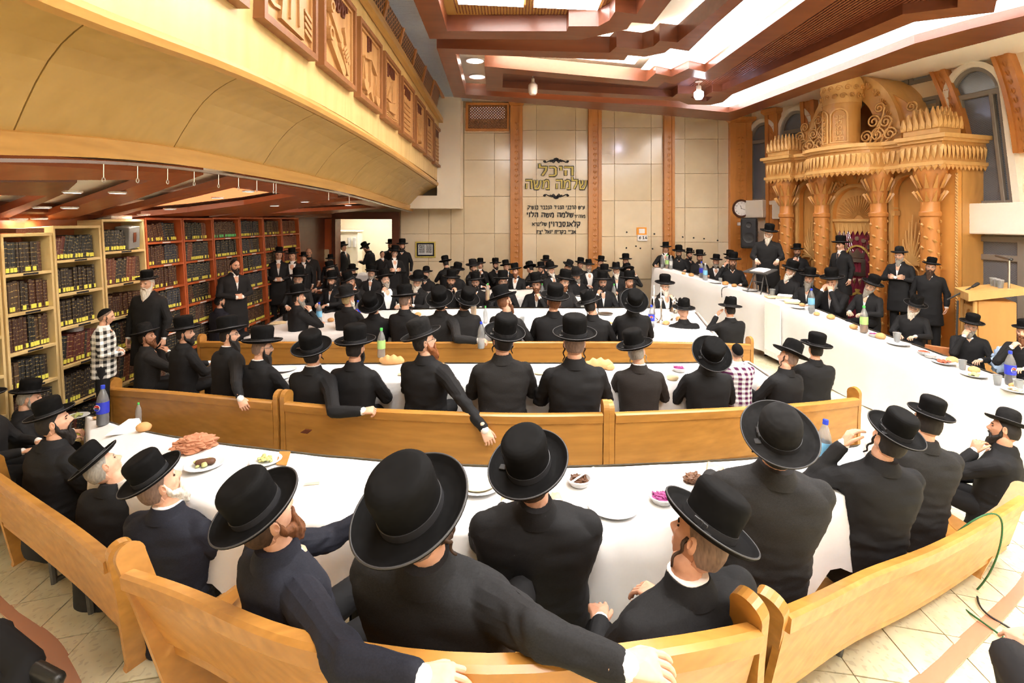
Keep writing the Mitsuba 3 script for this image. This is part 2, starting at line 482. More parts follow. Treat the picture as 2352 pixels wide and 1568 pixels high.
# stone tiles where the floor comes close enough to be picked apart
ti = 0
for side in (0, 1):
    for a in range(14):
        for b in range(8):
            x0 = (-6.0 if side == 0 else .6) + a * .42
            y0 = 2.0 + b * .42
            cx, cy = x0 + .21, y0 + .21
            if side == 0 and (cx > -1.2 or cx < -4.9) or side == 1 and (cx < .9 or cx > 5.6):
                continue
            g = .004
            c = [(x, y) for x, y in ((x0 + g, y0 + g), (x0 + .42 - g, y0 + g), (x0 + .42 - g, y0 + .42 - g), (x0 + g, y0 + .42 - g))]
            h = rnd.uniform(-.001, .001)
            pts = [(x, y, floor_z(x, y) + h) for x, y in c] + [(x, y, floor_z(x, y) - .02) for x, y in c]
            put(num('floor__tile'), hullp(*pts), 'floor_stone')
for k, s in enumerate(([(-4.033,3.98,-0.386),(-3.389,3.58,-0.294),(-2.86,3.22,-0.216),(-2.394,2.87,-0.159)], [(4.296,4.3,-0.413),(3.419,3.65,-0.292),(2.757,3.2,-0.2),(2.195,2.82,-0.126)])):
    c = spline(s, 14)
    t = np.gradient(c, axis=0); t /= np.linalg.norm(t, axis=1, keepdims=True)
    nr = np.cross(t, [0, 0, 1.0]) * .055
    put(num('floor__border_strip'), ribbon(c - nr, c + nr, .006, (0, 0, 1.0)), 'floor_red')

# ------------------------------------------------------------------ back wall
YB = 14.1
def bx(px):            # x on the back wall below the picture column px
    return (px - 1176) / 1200 * YB
def bz(py):
    return 2.4 - (py - 505) / 1200 * YB
put('wall_back', cat_([box(-8, bx(772), YB, YB + .3, -.8, 5.8), box(bx(772), bx(908), YB, YB + .3, bz(503), 5.8), box(bx(908), 6.9, YB, YB + .3, -.8, 5.8)]), 'joint', kind='structure')
bays = [(1066, 1172, [248, 306, 368, 451, 536, 640], [1136]), (1200, 1350, [242, 300, 368, 452, 537, 640], [1232, 1322]), (1380, 1522, [250, 294, 377, 461, 543, 640], [1411, 1495]),
        (1546, 1672, [262, 320, 399, 477, 556, 640], [1572, 1648]), (921, 1066, [478, 537, 600, 690], [985, 1036])]
for x0, x1, ys, xs in bays:
    cols = [x0] + xs + [x1]
    for j in range(len(ys) - 1):
        for i in range(len(cols) - 1):
            g = .003
            o = rnd.uniform(0, .004)
            put(num('wall_back__slab'), box(bx(cols[i]) + g, bx(cols[i + 1]) - g, YB - .035 - o, YB + .01, bz(ys[j + 1]) + g, bz(ys[j]) - g, .004), 'marble_%d' % rnd.choice((0, 0, 1, 2)))

def pilaster(key, pts, w, d, nx, tx, carved=True, bs='wood_pilaster', label=None):
    """A carved wooden wall strip along the points pts (bottom to top); nx points into the room, tx along the wall."""
    c = spline(pts, 12)
    tx, nx = np.asarray(tx, float), np.asarray(nx, float)
    parts = [ribbon(c - tx * w / 2, c + tx * w / 2, d, nx)]
    put(key, cat_(parts), bs, kind='structure')
    for k, s in enumerate((-1, 1)):
        put(key + '__rail' + ('' if k == 0 else '_001'), ribbon(c + tx * s * w * .5 - tx * s * w * .26 + nx * d * .62, c + tx * s * w * .5 + nx * d * .62, d * .4, nx), bs)
    if carved:
        L = np.linalg.norm(np.diff(c, axis=0), axis=1).sum()
        n = int(L / .17)
        u = np.linspace(.03, .9, n)
        cc = spline(pts, 400)
        ms = []
        for q in u:
            p0 = cc[int(q * 399)] + nx * d * .52
            up = cc[min(399, int(q * 399) + 8)] - cc[int(q * 399)]
            up /= np.linalg.norm(up) + 1e-9
            for s in (-1, 1):
                ms.append(hullp(p0 - up * .06, p0 + tx * s * w * .17 - up * .0 + nx * .012, p0 + up * .055 + tx * s * w * .05, p0 + tx * s * w * .04 + nx * .016, p0 + tx * s * w * .08 + up * .03 - nx * .01))
        put(key + '__carving', cat_(ms), bs, kind='stuff')
    top = c[-1]
    put(key + '__capital', hullp(*[top + tx * a * w * .62 + nx * b + np.array([0, 0, z]) for a in (-1, 1) for b in (-d / 2, d * 1.5) for z in (-.03, .05)], *[top + tx * a * w * .5 + nx * b + np.array([0, 0, -.09]) for a in (-1, 1) for b in (-d / 2, d)]), bs)

for i, (x0, x1, yt) in enumerate(((1172, 1200, 238), (1350, 1380, 244), (1522, 1546, 258), (1672, 1722, 276))):
    xm = (bx(x0) + bx(x1)) / 2
    pilaster('trim_%d' % (i + 1), [(xm, YB - .06, .0), (xm, YB - .06, 2.5), (xm, YB - .06, bz(yt))], bx(x1) - bx(x0), .12, (0, -1, 0), (1, 0, 0))
# lattice window high on the left bay
x0, x1, z0, z1 = bx(1070), bx(1170), bz(302), bz(237)
put('window_1', box(x0 + .05, x1 - .05, YB - .03, YB - .01, z0 + .05, z1 - .05), 'wood_red_dark', kind='structure')
for k, b in enumerate((box(x0, x1, YB - .10, YB - .02, z1 - .07, z1, .01), box(x0, x1, YB - .10, YB - .02, z0, z0 + .07, .01), box(x0, x0 + .07, YB - .10, YB - .02, z0, z1, .01), box(x1 - .07, x1, YB - .10, YB - .02, z0, z1, .01))):
    put(num('window_1__frame'), b, 'wood_pilaster')
put('window_1__bright_pane', box(x0 + .12, x1 - .12, YB - .036, YB - .03, z0 + .34, z1 - .10), 'paper_white', emit=(.7, .7, .7))
slats = []
lat = sg.box(x0 + .07, z0 + .07, x1 - .07, z1 - .07)
for k in range(40):
    for s in (1, -1):
        cx = x0 - .8 + k * .075
        ln = sg.LineString([(cx, z0), (cx + s * (z1 - z0), z1)]).buffer(.0175, cap_style='flat').intersection(lat)
        if ln.area > 1e-4:
            m = extr(ln, .012)
            m.apply_transform(frame_m((0, YB - .045 - (.012 if s > 0 else 0), 0), (1, 0, 0), (0, 0, 1), (0, -1, 0)))
            slats.append(m)
put('window_1__lattice', cat_(slats), 'wood_panel', kind='stuff')
# white pier that ends the balcony
put('wall_pier', cat_([box(bx(1013), bx(1064), YB - .75, YB, bz(480), 5.6), box(bx(935), bx(1064), YB - .75, YB, bz(480), bz(452))]), 'plaster_cream', kind='structure')
# doorway, its red frame and the bright room behind
put('door_1', box(bx(722) - .0, bx(770), YB - .10, YB - .02, -.3, bz(500), .01), 'wood_shelf_red', kind='structure')
put('door_1__handle', box(bx(744) - .02, bx(744) + .02, YB - .14, YB - .10, 1.55, 1.9, .008), 'metal_dark')
put('trim_door', cat_([box(bx(766), bx(774), YB - .14, YB + .3, -.3, bz(500)), box(bx(903), bx(919), YB - .14, YB + .3, -.3, bz(487)), box(bx(720), bx(919), YB - .14, YB + .3, bz(503), bz(487))]), 'wood_red_dark', kind='structure')
put('wall_lobby', cat_([box(-7.5, -2.2, YB + 3.4, YB + 3.6, -.6, 3.2), box(-2.3, -2.2, YB + .3, YB + 3.6, -.6, 3.2), box(-7.5, -7.4, YB + .3, YB + 3.6, -.6, 3.2), box(-7.5, -2.2, YB + .3, YB + 3.6, 3.1, 3.2)]), 'plaster_cream', kind='structure')
put('ceiling_lobby_lamp', box(-5.2, -3.4, YB + 1.0, YB + 2.6, 3.05, 3.09), 'ceiling_white', kind='structure', emit=(9, 8.6, 7.8))
put('door_2', box(-4.35 + .45, -4.35 + .85, YB + 3.33, YB + 3.39, -.3, 2.15), 'wood_shelf_red', kind='structure')
# dark recess left of the door
put('wall_left', box(-7.2, -5.06, -3, YB + .3, -.9, 3.2), 'plaster_cream', kind='structure')
put('wall_rear', box(-8, 10, -3.2, -3.0, -.9, 6), 'plaster_cream', kind='structure')

# ------------------------------------------------------------------ right wall
RW = np.array([(6.42, 14.2), (7.0, 13.0), (7.55, 11.7), (8.05, 10.2), (8.4, 9.0), (8.62, 8.0), (8.8, 6.6), (8.8, 4.0), (8.8, -3.0)])
def rw_at(px):
    """Point on the right wall in the picture column px and the wall's tangent and inward normal there."""
    k = (px - 1176) / 1200
    for a, b in zip(RW[:-1], RW[1:]):
        d = b - a
        den = d[0] - k * d[1]
        t = (k * a[1] - a[0]) / den if abs(den) > 1e-9 else -1
        if -1e-6 <= t <= 1:
            p = a + d * t
            t_ = d / np.linalg.norm(d)
            return p, t_, np.array([t_[1], -t_[0]])
    p = RW[-2]
    return p, np.array([0, -1.0]), np.array([-1.0, 0])
for k, (a, b) in enumerate(zip(RW[:-1], RW[1:])):
    t = (b - a) / np.linalg.norm(b - a)
    n = np.array([-t[1], t[0]])
    n = n if n[0] > 0 else -n
    q = [tuple(p) for p in (a, b, b + n * .3, a + n * .3)]
    put('wall_right' if k == 0 else 'wall_right_%03d' % k, hullp(*[(x, y, z) for x, y in q for z in (-1.0, 5.7)]), 'plaster_cream', kind='structure')

def rw_frame(px, out=0.0, z=0.0):
    p, t, n = rw_at(px)
    n = n if n[0] < 0 else -n
    return frame_m((p[0] + n[0] * out, p[1] + n[1] * out, z), (t[0], t[1], 0), (0, 0, 1), (n[0], n[1], 0)), p

def py_z(py, y):
    return 2.4 - (py - 505) / 1200 * y

def arch_poly(w, h, k=40, pointed=1.25):
    r = w / 2
    pts = [(-r, 0), (r, 0), (r, h - r * pointed)]
    pts += [(r * math.cos(a), h - r * pointed + r * pointed * math.sin(a)) for a in np.linspace(0, math.pi, k)]
    pts += [(-r, h - r * pointed)]
    return sg.Polygon(pts).buffer(0)

def shear_m(m, lean):
    s = np.eye(4); s[0, 1] = lean
    return m @ s

def window_arched(key, px, w, y0, y1, lean=0.0, bars=True):
    m, p = rw_frame(px, .0)
    z0, z1 = py_z(y0, p[1]), py_z(y1, p[1])
    m[2, 3] = z0
    m = shear_m(m, lean)
    h = z1 - z0
    a = arch_poly(w, h)
    put(key, moved(extr(a.buffer(-.03), .03), m), 'wire_glass', kind='structure')
    put(key + '__frame', moved(extr(a.difference(a.buffer(-.07)), .09), m), 'grey_frame')
    hb = h - w * .62
    put(key + '__transom', moved(box(-w / 2, w / 2, hb - .05, hb + .05, 0, .10, .01), m), 'grey_frame')
    if bars:
        for s in (-1, 1):
            put(num(key + '__mullion'), moved(box(s * w * .30 - .03, s * w * .30 + .03, 0, hb, 0, .10, .008), m), 'grey_frame')
    put(key + '__reveal', moved(extr(a.buffer(.10).difference(a), .14), m), 'plaster')
window_arched('window_2', 1757, .78, 462, 282, bars=False)
window_arched('window_3', 1833, .80, 470, 255, bars=False)
window_arched('window_4', 2276, .80, 470, 148, lean=-.10)

def ledge(key, px, w, y0, y1, d):
    m, p = rw_frame(px, 0)
    z0, z1 = py_z(y0, p[1]), py_z(y1, p[1])
    put(key, moved(box(-w / 2, w / 2, z0, z1, 0, d, .015), m), 'plaster', kind='structure')
ledge('trim_ledge_1', 1746, .62, 500, 460, .30)
ledge('trim_ledge_2', 1808, .42, 503, 460, .30)
ledge('trim_ledge_3', 2330, 2.4, 538, 466, .42)
# small square windows high beside the ark
for i, (px, w, y0, y1) in enumerate(((2066, .40, 202, 150), (2118, .42, 190, 136), (2140, .36, 262, 222))):
    m, p = rw_frame(px, 0)
    z0, z1 = py_z(y0, p[1]), py_z(y1, p[1])
    a = sg.box(-w / 2, z0, w / 2, z1)
    put('window_%d' % (5 + i), moved(extr(a.buffer(-.02), .02), m), 'glass_pane', kind='structure')
    put('window_%d__frame' % (5 + i), moved(extr(a.difference(a.buffer(-.07)), .05), m), 'grey_frame')
    put('window_%d__pane' % (5 + i), moved(extr(sg.box(-w * .28, z0 + .12, w * .26, z1 - .14), .028), m), 'metal_thin')
# glazed doors below the right ledge
m, p = rw_frame(2300, .02)
m[2, 3] = 0
z0, z1 = -.6, py_z(542, p[1])
put('door_3', moved(box(-1.1, 1.1, z0, z1, 0, .03), m), 'wire_glass', kind='structure')
for b in (box(-1.1, -.98, z0, z1, 0, .09, .01), box(-.62, -.50, z0, z1, 0, .09, .01), box(.30, .42, z0, z1, 0, .09, .01), box(.98, 1.1, z0, z1, 0, .09, .01), box(-1.1, 1.1, z1 - .1, z1, 0, .09, .01), box(-.55, .36, z1 - .42, z1 - .32, 0, .09, .01)):
    put(num('door_3__frame'), moved(b, m), 'grey_frame')
put('door_3__side_glass', moved(cat_([box(-.98, -.62, z0, z1 - .1, .03, .04), box(.42, .98, z0, z1 - .1, .03, .04)]), m), 'glass_pane')
# carved wooden strips of the right wall
for i, (pxs, w) in enumerate((([(1783, 620), (1782, 440), (1780, 256)], .36), ([(1872, 430), (1868, 320), (1862, 214)], .36), ([(2236, 430), (2216, 310), (2186, 210), (2150, 131)], .27), ([(2366, 350), (2352, 260), (2331, 180), (2303, 106)], .27))):
    pts = []
    for px, py in pxs:
        p, t, n = rw_at(px)
        n = n if n[0] < 0 else -n
        pts.append((p[0] + n[0] * .06, p[1] + n[1] * .06, py_z(py, p[1])))
    p, t, n = rw_at(pxs[len(pxs) // 2][0])
    n = n if n[0] < 0 else -n
    pilaster('trim_%d' % (5 + i), pts, w, .13, (n[0], n[1], 0), (t[0], t[1], 0))

# ------------------------------------------------------------------ ceiling
UP = .42
xs_ = np.linspace(-7, 10, 3)
put('ceiling', hullp(*[(x, y, ceil_z(x) + UP + dz) for x in (-2.2, 10) for y in (-3.2, YB + .3) for dz in (0, .2)]), 'ceiling_white', kind='structure')

def plate(poly, t, lift=0.0):
    m = extr(poly, t)
    v = np.array(m.vertices)
    v[:, 2] += np.vectorize(ceil_z)(v[:, 0]) + lift
    m.vertices = v
    return m
def xy(pts): return [(p[0], p[1]) for p in pts]
# plate A: the outer frame with an L-shaped opening
A_near = xy([(-1.227,8.51,5.194),(1.559,8.35,5.072),(1.61,8.05,5.07),(2.023,8.12,5.053),(2.156,7.96,5.047),(2.178,7.71,5.047),(2.454,7.75,5.035),(2.56,6.62,5.031),(2.589,6.25,5.03)])
A_out = sg.Polygon(A_near + [(A_near[-1][0] + .05, 5.0), (A_near[-1][0] + .05, -2.8)] + [(7.05, -2.8), (7.0, 5.6)] + xy([(6.654,6.79,4.85),(6.273,7.89,4.866),(5.819,9.78,4.886),(5.504,13.21,4.899),(-1.33,11.91,5.199)]))
hole = sg.Polygon(xy([(-0.943,8.77,5.184),(1.871,8.7,5.061),(1.871,8.44,5.059),(2.153,8.47,5.047),(2.41,8.24,5.037),(2.433,8.02,5.033),(2.744,8.11,5.022),(2.734,7.07,5.022),(2.762,6.23,5.022)]) + [(2.9, 4.8), (2.9, -2.3), (6.45, -2.3), (6.42, 5.3)] + xy([(6.194,6.32,4.87),(5.946,6.77,4.882),(5.683,7.38,4.891),(5.158,11.88,4.915),(5.059,12.24,4.919),(3.517,11.89,4.986),(-1.026,11.61,5.186)]))
A = A_out.difference(hole)
put('ceiling__outer_frame', plate(A, .26), 'wood_red')
# island B inside the opening
B = sg.Polygon(xy([(-0.493,9.39,5.162),(2.546,9.92,5.029),(2.574,9.36,5.029),(2.907,9.53,5.013),(3.042,8.99,5.007),(3.386,9.15,4.993),(3.454,6.15,4.988)]) + [(3.55, 5.3), (4.9, 5.2)] + xy([(5.775,6.26,4.888),(5.113,6.64,4.918),(4.47,10.6,4.944),(4.554,11.29,4.94),(4.41,11.58,4.948),(3.915,11.63,4.968),(3.641,11.35,4.982),(-0.549,11.17,5.165)])).buffer(0)
chan = B.buffer(-.34, join_style='mitre')
put('ceiling__island_frame', plate(B.difference(chan), .24, .0), 'wood_red')
put('ceiling__island_slats', plate(B.buffer(-.30, join_style='mitre'), .05, .14), 'wood_red_dark')
sl = []
for g in getattr(chan, 'geoms', [chan]):
    for k in range(60):
        ln = sg.box(3.6 + k * .05, 4.9, 3.6 + k * .05 + .03, 10.6).intersection(g)
        if ln.area > 1e-3 and ln.geom_type == 'Polygon':
            sl.append(plate(ln, .012, .128))
if sl:
    put('ceiling__ribs', cat_(sl), 'wood_red', kind='stuff')
# inner frame C with the big luminous coffer
C = sg.Polygon(xy([(-1.252,6.65,5.199),(-1.271,8.07,5.198),(1.023,7.82,5.098),(1.345,7.54,5.083),(1.61,7.32,5.072),(1.618,7.06,5.071),(1.908,7.09,5.059),(1.925,6.31,5.055)]) + [(1.95, 4.6), (1.95, -2.8), (-1.1, -2.8), (-1.1, 5.0)]).buffer(0)
Ch = sg.Polygon(xy([(-0.931,6.61,5.182),(-0.956,7.7,5.185),(0.78,7.49,5.109),(0.791,7.3,5.107),(1.202,7.25,5.089),(1.31,7.02,5.085),(1.327,6.72,5.082),(1.616,6.78,5.072),(1.626,6.42,5.07)]) + [(1.55, 4.6), (1.55, -2.4), (-.8, -2.4), (-.86, 5.0)]).buffer(0)
put('ceiling__inner_frame', plate(C.difference(Ch), .28), 'wood_red')
put('ceiling__coffer_boards', plate(Ch.buffer(.1), .04, .24), 'wood_trim')
gr = [plate(sg.box(-.8 + k * .045, 4.5, -.8 + k * .045 + .012, 7.6).intersection(Ch), .02, .225) for k in range(54)]
put('ceiling__grooves', cat_([g for g in gr if len(g.faces)]), 'wood_red', kind='stuff')
def glow(key, poly, lift, v, t=.02):
    put(key, plate(poly, t, lift), 'ceiling_white', emit=v)
for a, b in ((-.74, .16), (.30, 1.18)):
    for y0, y1 in ((5.0, 7.22), (2.9, 4.5), (.7, 2.3), (-1.6, 0)):
        glow(num('ceiling__luminous_panel'), sg.box(a, y0, b, y1), .205, (SKYL, SKYL * .98, SKYL * .95))
# cove ceiling around the island made to glow, standing in for hidden lamps
gap = hole.difference(B.buffer(.02))
right = gap.intersection(sg.box(2.35, -2.2, 9, 9.6)).union(gap.intersection(sg.box(4.2, -2.2, 9, 12.6)))
for g in getattr(right, 'geoms', [right]):
    if g.area > .05:
        glow(num('ceiling__cove_glow'), g.buffer(-.02), .12, (COVE, COVE * .98, COVE * .97))
bk = gap.intersection(sg.box(-.2, 8.0, 2.35, 10.2))
for g in getattr(bk, 'geoms', [bk]):
    if g.area > .05:
        glow(num('ceiling__cove_glow'), g.buffer(-.05), .28, (COVE * 1.9, COVE * 1.5, COVE * 1.1))  # stronger hidden glow added to brighten the near face of the island
glow(num('ceiling__cove_glow'), sg.box(-.2, 11.42, 4.0, 11.50), .30, (9, 5.2, 2.2))
glow(num('ceiling__cove_glow'), sg.box(-.75, 9.25, .5, 9.36), .36, (7, 4.6, 2.4))
glow(num('ceiling__cove_glow'), sg.box(-.8, 7.42, 1.1, 7.5), .30, (8, 4.4, 1.9))

def downlight(px_pos, r, v, key='ceiling__downlight'):
    x, y, z = px_pos
    ring = lathe([(0, .012), (r * 1.18, .012), (r * 1.2, 0), (r * 1.02, -.006), (r, .004), (0, .004)], 20)
    ring.apply_translation((x, y, z))
    k = num(key)
    put(k, ring, 'cap_white')
    d = lathe([(0, .006), (r * .98, .006), (r * .98, .001), (0, .0)], 20)
    d.apply_translation((x, y, z - .004))
    put(k + '__bulb', d, 'cap_white', emit=v)
for px_ in [(-0.654,9.23,5.169),(-0.684,10.26,5.17)]:
    x, y = px_[0] * 1.13, px_[1] * 1.13
    downlight((x, y, ceil_z(x) + UP - .02), .17, (14, 13, 11))
# ceiling air vent
vx, vy = .98, 8.55
vk = 'ceiling__vent'
put(vk, box(vx - .02, vx + .55, vy - .02, vy + .42, ceil_z(1) + UP - .05, ceil_z(1) + UP), 'ceiling_white')
for k in range(7):
    put(num(vk + '__louvre'), box(vx + .04, vx + .49, vy + .03 + k * .05, vy + .055 + k * .05, ceil_z(1) + UP - .07, ceil_z(1) + UP - .045), 'metal_dark')

# wire mesh between the gallery lattice and the ceiling
put('ceiling__wire_mesh', hullp((-2.4, 5, 5.53), (-1.05, 5, 5.48), (-2.4, YB - .3, 5.58), (-1.05, YB - .3, 5.53), (-2.4, 5, 5.55), (-1.05, 5, 5.50), (-2.4, YB - .3, 5.60), (-1.05, YB - .3, 5.55)), 'mesh_screen')

# ------------------------------------------------------------------ gallery (balcony) along the left side
mat('lattice', proc(lambda p, n, uv: mix((.30, .13, .05), (.05, .018, .008), smoothstep(.30, .40, dr.maximum(dr.abs((p.y + p.z) * 9 - dr.floor((p.y + p.z) * 9) - .5), dr.abs((p.y - p.z) * 9 - dr.floor((p.y - p.z) * 9) - .5))) * -1 + 1)), .5, .4)
GY = [-3, 1.0, 2.2, 3.2, 5.3, 9.0, 11.5, 13.9]
def gline(x, hs, n=60):
    return spline([(x, y, 2.4 + h) for y, h in zip(GY, hs)], n)
par_b = gline(-1.95, [.95, .95, .97, 1.05, 1.16, 1.12, 1.06, .99])
par_t = gline(-1.90, [2.72, 2.72, 2.72, 2.72, 2.72, 2.66, 2.58, 2.50])
put('wall_gallery', ribbon(par_b, par_t, .06, (1, 0, 0)), 'wood_balcony', kind='structure')
tr = gline(-1.93, [.90, .90, .92, 1.01, 1.10, 1.06, .98, .90])
put('trim_gallery_bottom', tube(tr, .055, 8), 'wood_trim', kind='structure')
rail = gline(-1.86, [2.74, 2.74, 2.74, 2.74, 2.74, 2.68, 2.60, 2.52])
put('trim_gallery_rail', ribbon(rail + (.05, 0, -.06), rail + (.05, 0, .06), .10, (1, 0, 0)), 'wood_trim', kind='structure')
lo = gline(-2.64, [.36, .36, .40, .50, .57, .54, .44, .35])
hi = gline(-1.95, [.86, .86, .88, .96, 1.05, 1.02, .94, .86])
cuts = [-3, -1.4, .0, 1.4, 2.75, 4.05, 5.5, 6.95, 8.4, 9.85, 11.3, 12.7, 13.9]
gy = lo[:, 1]
for a, b in zip(cuts[:-1], cuts[1:]):
    yy = np.linspace(a + .005, b - .005, 8)
    skew = lambda y: y
    g = []
    for k in range(7):
        f0, f1 = k / 6, (k + 1) / 6
        if k == 6:
            break
        def at_(f):
            p = np.stack([np.interp(yy, gy, lo[:, 0]) * (1 - f) + np.interp(yy, gy, hi[:, 0]) * f, yy - f * .35, np.interp(yy, gy, lo[:, 2]) * (1 - f) + np.interp(yy, gy, hi[:, 2]) * f + .10 * math.sin(math.pi * f)], 1)
            return p
        g.append(ribbon(at_(f0), at_(f1), .02))
    put(num('wall_gallery__cove_panel'), cat_(g), 'wood_cove')
lt = gline(-2.66, [.33, .33, .36, .455, .52, .48, .38, .30])
put('trim_gallery_lower', ribbon(lt + (0, 0, -.06), lt + (.05, 0, .06), .05), 'wood_trim', kind='structure')
track = lt + (.0, 0, -.085)
put('trim_curtain_track', ribbon(track + (-.02, 0, -.012), track + (.02, 0, -.012), .02, (0, 0, 1.0)), 'metal_steel', kind='structure')
for px_ in (238, 316, 385, 446, 502, 548, 590, 628, 634, 755, 802):
    y = 2.66 * 1200 / (1176 - px_)
    z = np.interp(y, gy, track[:, 2]) - .02
    put(num('trim_curtain_track__hook'), cat_([tube([(-2.66, y, z), (-2.66, y, z - .09)], .004, 5), tube([(-2.66, y + .014 * math.cos(a), z - .105 + .016 * math.sin(a)) for a in np.arange(8) * math.pi / 4], .004, 4, closed=True)]), 'metal_steel')
# lattice screen over the rail
lb = gline(-1.88, [2.80, 2.80, 2.80, 2.80, 2.80, 2.74, 2.66, 2.58])
ltp = gline(-1.76, [3.3, 3.3, 3.3, 3.3, 3.26, 3.24, 3.2, 3.14])
ycut = np.arange(1.0, 13.9, 1.075)
for a, b in zip(ycut[:-1], ycut[1:]):
    yy = np.linspace(a + .05, b - .05, 3)
    P0 = np.stack([np.interp(yy, gy, lb[:, k]) if k != 1 else yy for k in range(3)], 1)
    P1 = np.stack([np.interp(yy, gy, ltp[:, k]) if k != 1 else yy for k in range(3)], 1)
    put(num('wall_gallery__lattice_panel'), ribbon(P0 * .95 + P1 * .05, P0 * .05 + P1 * .95, .02, (1, 0, 0)), 'lattice')
    put(num('wall_gallery__lattice_post'), ribbon(P0[:1] + [[0.01, -.09, 0], [0.01, 0.0, 0]], P1[:1] + [[0.01, -.09, 0], [0.01, 0.0, 0]], .05, (1, 0, 0)), 'wood_pilaster')
put('trim_lattice_top', ribbon(ltp + (0, 0, -.05), ltp + (0, 0, .05), .07, (1, 0, 0)), 'wood_pilaster', kind='structure')

# carved plaques on the gallery front
def mirror_panel(poly, h, y, z, x):
    """Flat shapes drawn in (u = towards the back wall, v = up) set on the gallery front."""
    m = extr(poly, h)
    m.apply_transform(frame_m((x, y, z), (0, 1, 0), (0, 0, 1), (1, 0, 0)))
    return m
words = ['', '', 'יששכר', 'דן', 'זבולן', 'נפתלי', 'אשר', 'גד', 'בנימן', 'יוסה']
for i in range(10):
    yc = 3.15 + i * 1.225 + (.0 if i else -.05)
    zc = 2.4 + np.interp(yc, [3, 5.5, 9, 12, 14], [1.95, 1.99, 1.94, 1.86, 1.78])
    w, h, x = 1.06, .97, -1.92
    k = num('carved_plaque')
    tag(k, ['carved wooden plaque of which only the lower edge shows at the top', 'carved wooden plaque cut by the top edge, robed figure relief', 'carved wooden plaque with two scrolls and a hand', 'carved wooden plaque with a pair of scales', 'carved wooden plaque with a sailing ship',
            'carved wooden plaque with rows of script, fifth from the right end of the gallery', 'carved wooden plaque with a round jar and fronds', 'carved wooden plaque with lettered lines, third from the far end of the gallery', 'narrow-looking carved wooden plaque, second from the far end of the gallery', 'carved wooden plaque at the far end of the gallery by the white pier'][i], 'plaque', 'carved plaques on the gallery')
    fr = sg.box(-w / 2, -h / 2, w / 2, h / 2)
    put(k + '__frame', mirror_panel(fr.difference(fr.buffer(-.055)), .10, yc, zc, x), 'wood_panel')
    put(k + '__moulding', mirror_panel(fr.buffer(-.055, join_style='mitre').difference(fr.buffer(-.085, join_style='mitre')), .07, yc, zc, x), 'wood_relief')
    put(k + '__board', mirror_panel(fr.buffer(-.02), .045, yc, zc, x), 'wood_relief')
    if words[i]:
        put(k + '__lettering', mirror_panel(affinity.translate(affinity.scale(hebrew(words[i], .14), -1, 1, origin=(0, 0)) if False else hebrew(words[i], .14), 0, .25), .07, yc, zc, x), 'wood_red_dark')
    R = []
    L = lambda pts, wd: sg.LineString(pts).buffer(wd)
    if i == 2:
        R = [(L([(-.30, .18), (.02, -.05)], .055), .09), (L([(-.32, -.10), (.10, -.36)], .06), .09), (sg.Polygon([(-.30, .14), (.02, -.06), (.10, -.30), (-.30, -.12)]), .06), (L([(.02, -.12), (.22, -.34)], .045), .10), (L([(.18, .1), (.32, -.2)], .035), .08)]
        R += [(L([(.02 + .035 * j, -.16 - .03 * j), (.10 + .03 * j, -.10 - .03 * j)], .014), .12) for j in range(4)]
        R += [(sg.Point(-.30, .18).buffer(.062).difference(sg.Point(-.30, .18).buffer(.035)), .11), (sg.Point(-.32, -.10).buffer(.07).difference(sg.Point(-.32, -.10).buffer(.04)), .11)]
    elif i == 3:
        R = [(L([(0, .12), (0, -.28)], .016), .08), (L([(-.28, .08), (0, .13), (.28, .0)], .018), .09), (L([(-.28, .08), (-.34, -.22), (-.20, -.22), (-.28, .08)], .010), .07), (L([(.28, .0), (.22, -.3), (.36, -.3), (.28, .0)], .010), .07),
             (sg.Point(-.27, -.24).buffer(.10).intersection(sg.box(-.5, -.5, .5, -.22)), .10), (sg.Point(.29, -.32).buffer(.10).intersection(sg.box(-.5, -.5, .5, -.30)), .10), (L([(-.15, -.34), (.0, -.26), (.12, -.38)], .03), .08)]
    elif i == 4:
        R = [(sg.Polygon([(-.3, -.2), (.3, -.14), (.2, -.30), (-.22, -.32)]), .09), (L([(0, -.2), (.02, .16)], .014), .09), (sg.Polygon([(.03, .15), (.28, -.1), (.03, -.14)]), .07), (sg.Polygon([(-.03, .1), (-.26, -.14), (-.03, -.16)]), .07)] + [(L([(-.42, -.36 - .03 * j), (-.2, -.33 - .03 * j), (.1, -.37 - .03 * j), (.42, -.34 - .03 * j)], .009), .065) for j in range(3)]
    elif i == 6:
        R = [(sg.Point(0, -.28).buffer(.09), .11)] + [(L([(0, -.25), (.25 * math.sin(a) * .6, -.05), (.32 * math.sin(a), .14 * math.cos(a))], .013), .075) for a in np.linspace(-1.3, 1.3, 9)]
    elif i == 1:
        R = [(sg.Polygon([(-.1, .4), (.2, .4), (.26, -.38), (-.2, -.36)]), .08), (L([(-.02, .4), (-.06, -.3)], .016), .10), (L([(.1, .4), (.12, -.3)], .016), .10)] + [(L([(-.45, .2 - .09 * j), (-.3, .16 - .09 * j), (-.16, .18 - .09 * j)], .014), .07) for j in range(6)] + [(L([(.3, -.1 - .06 * j), (.44, -.14 - .06 * j)], .016), .075) for j in range(4)]
    else:
        R = [(L([(-.3, .12 - .085 * j), (.3, .12 - .085 * j)], .018).difference(shapely.union_all([sg.box(-.3 + q * .12, -1, -.27 + q * .12, 1) for q in range(6)])), .07) for j in range(6)]
    put(k + '__relief', cat_([mirror_panel(g, hh, yc, zc, x) for g, hh in R]), 'wood_relief')

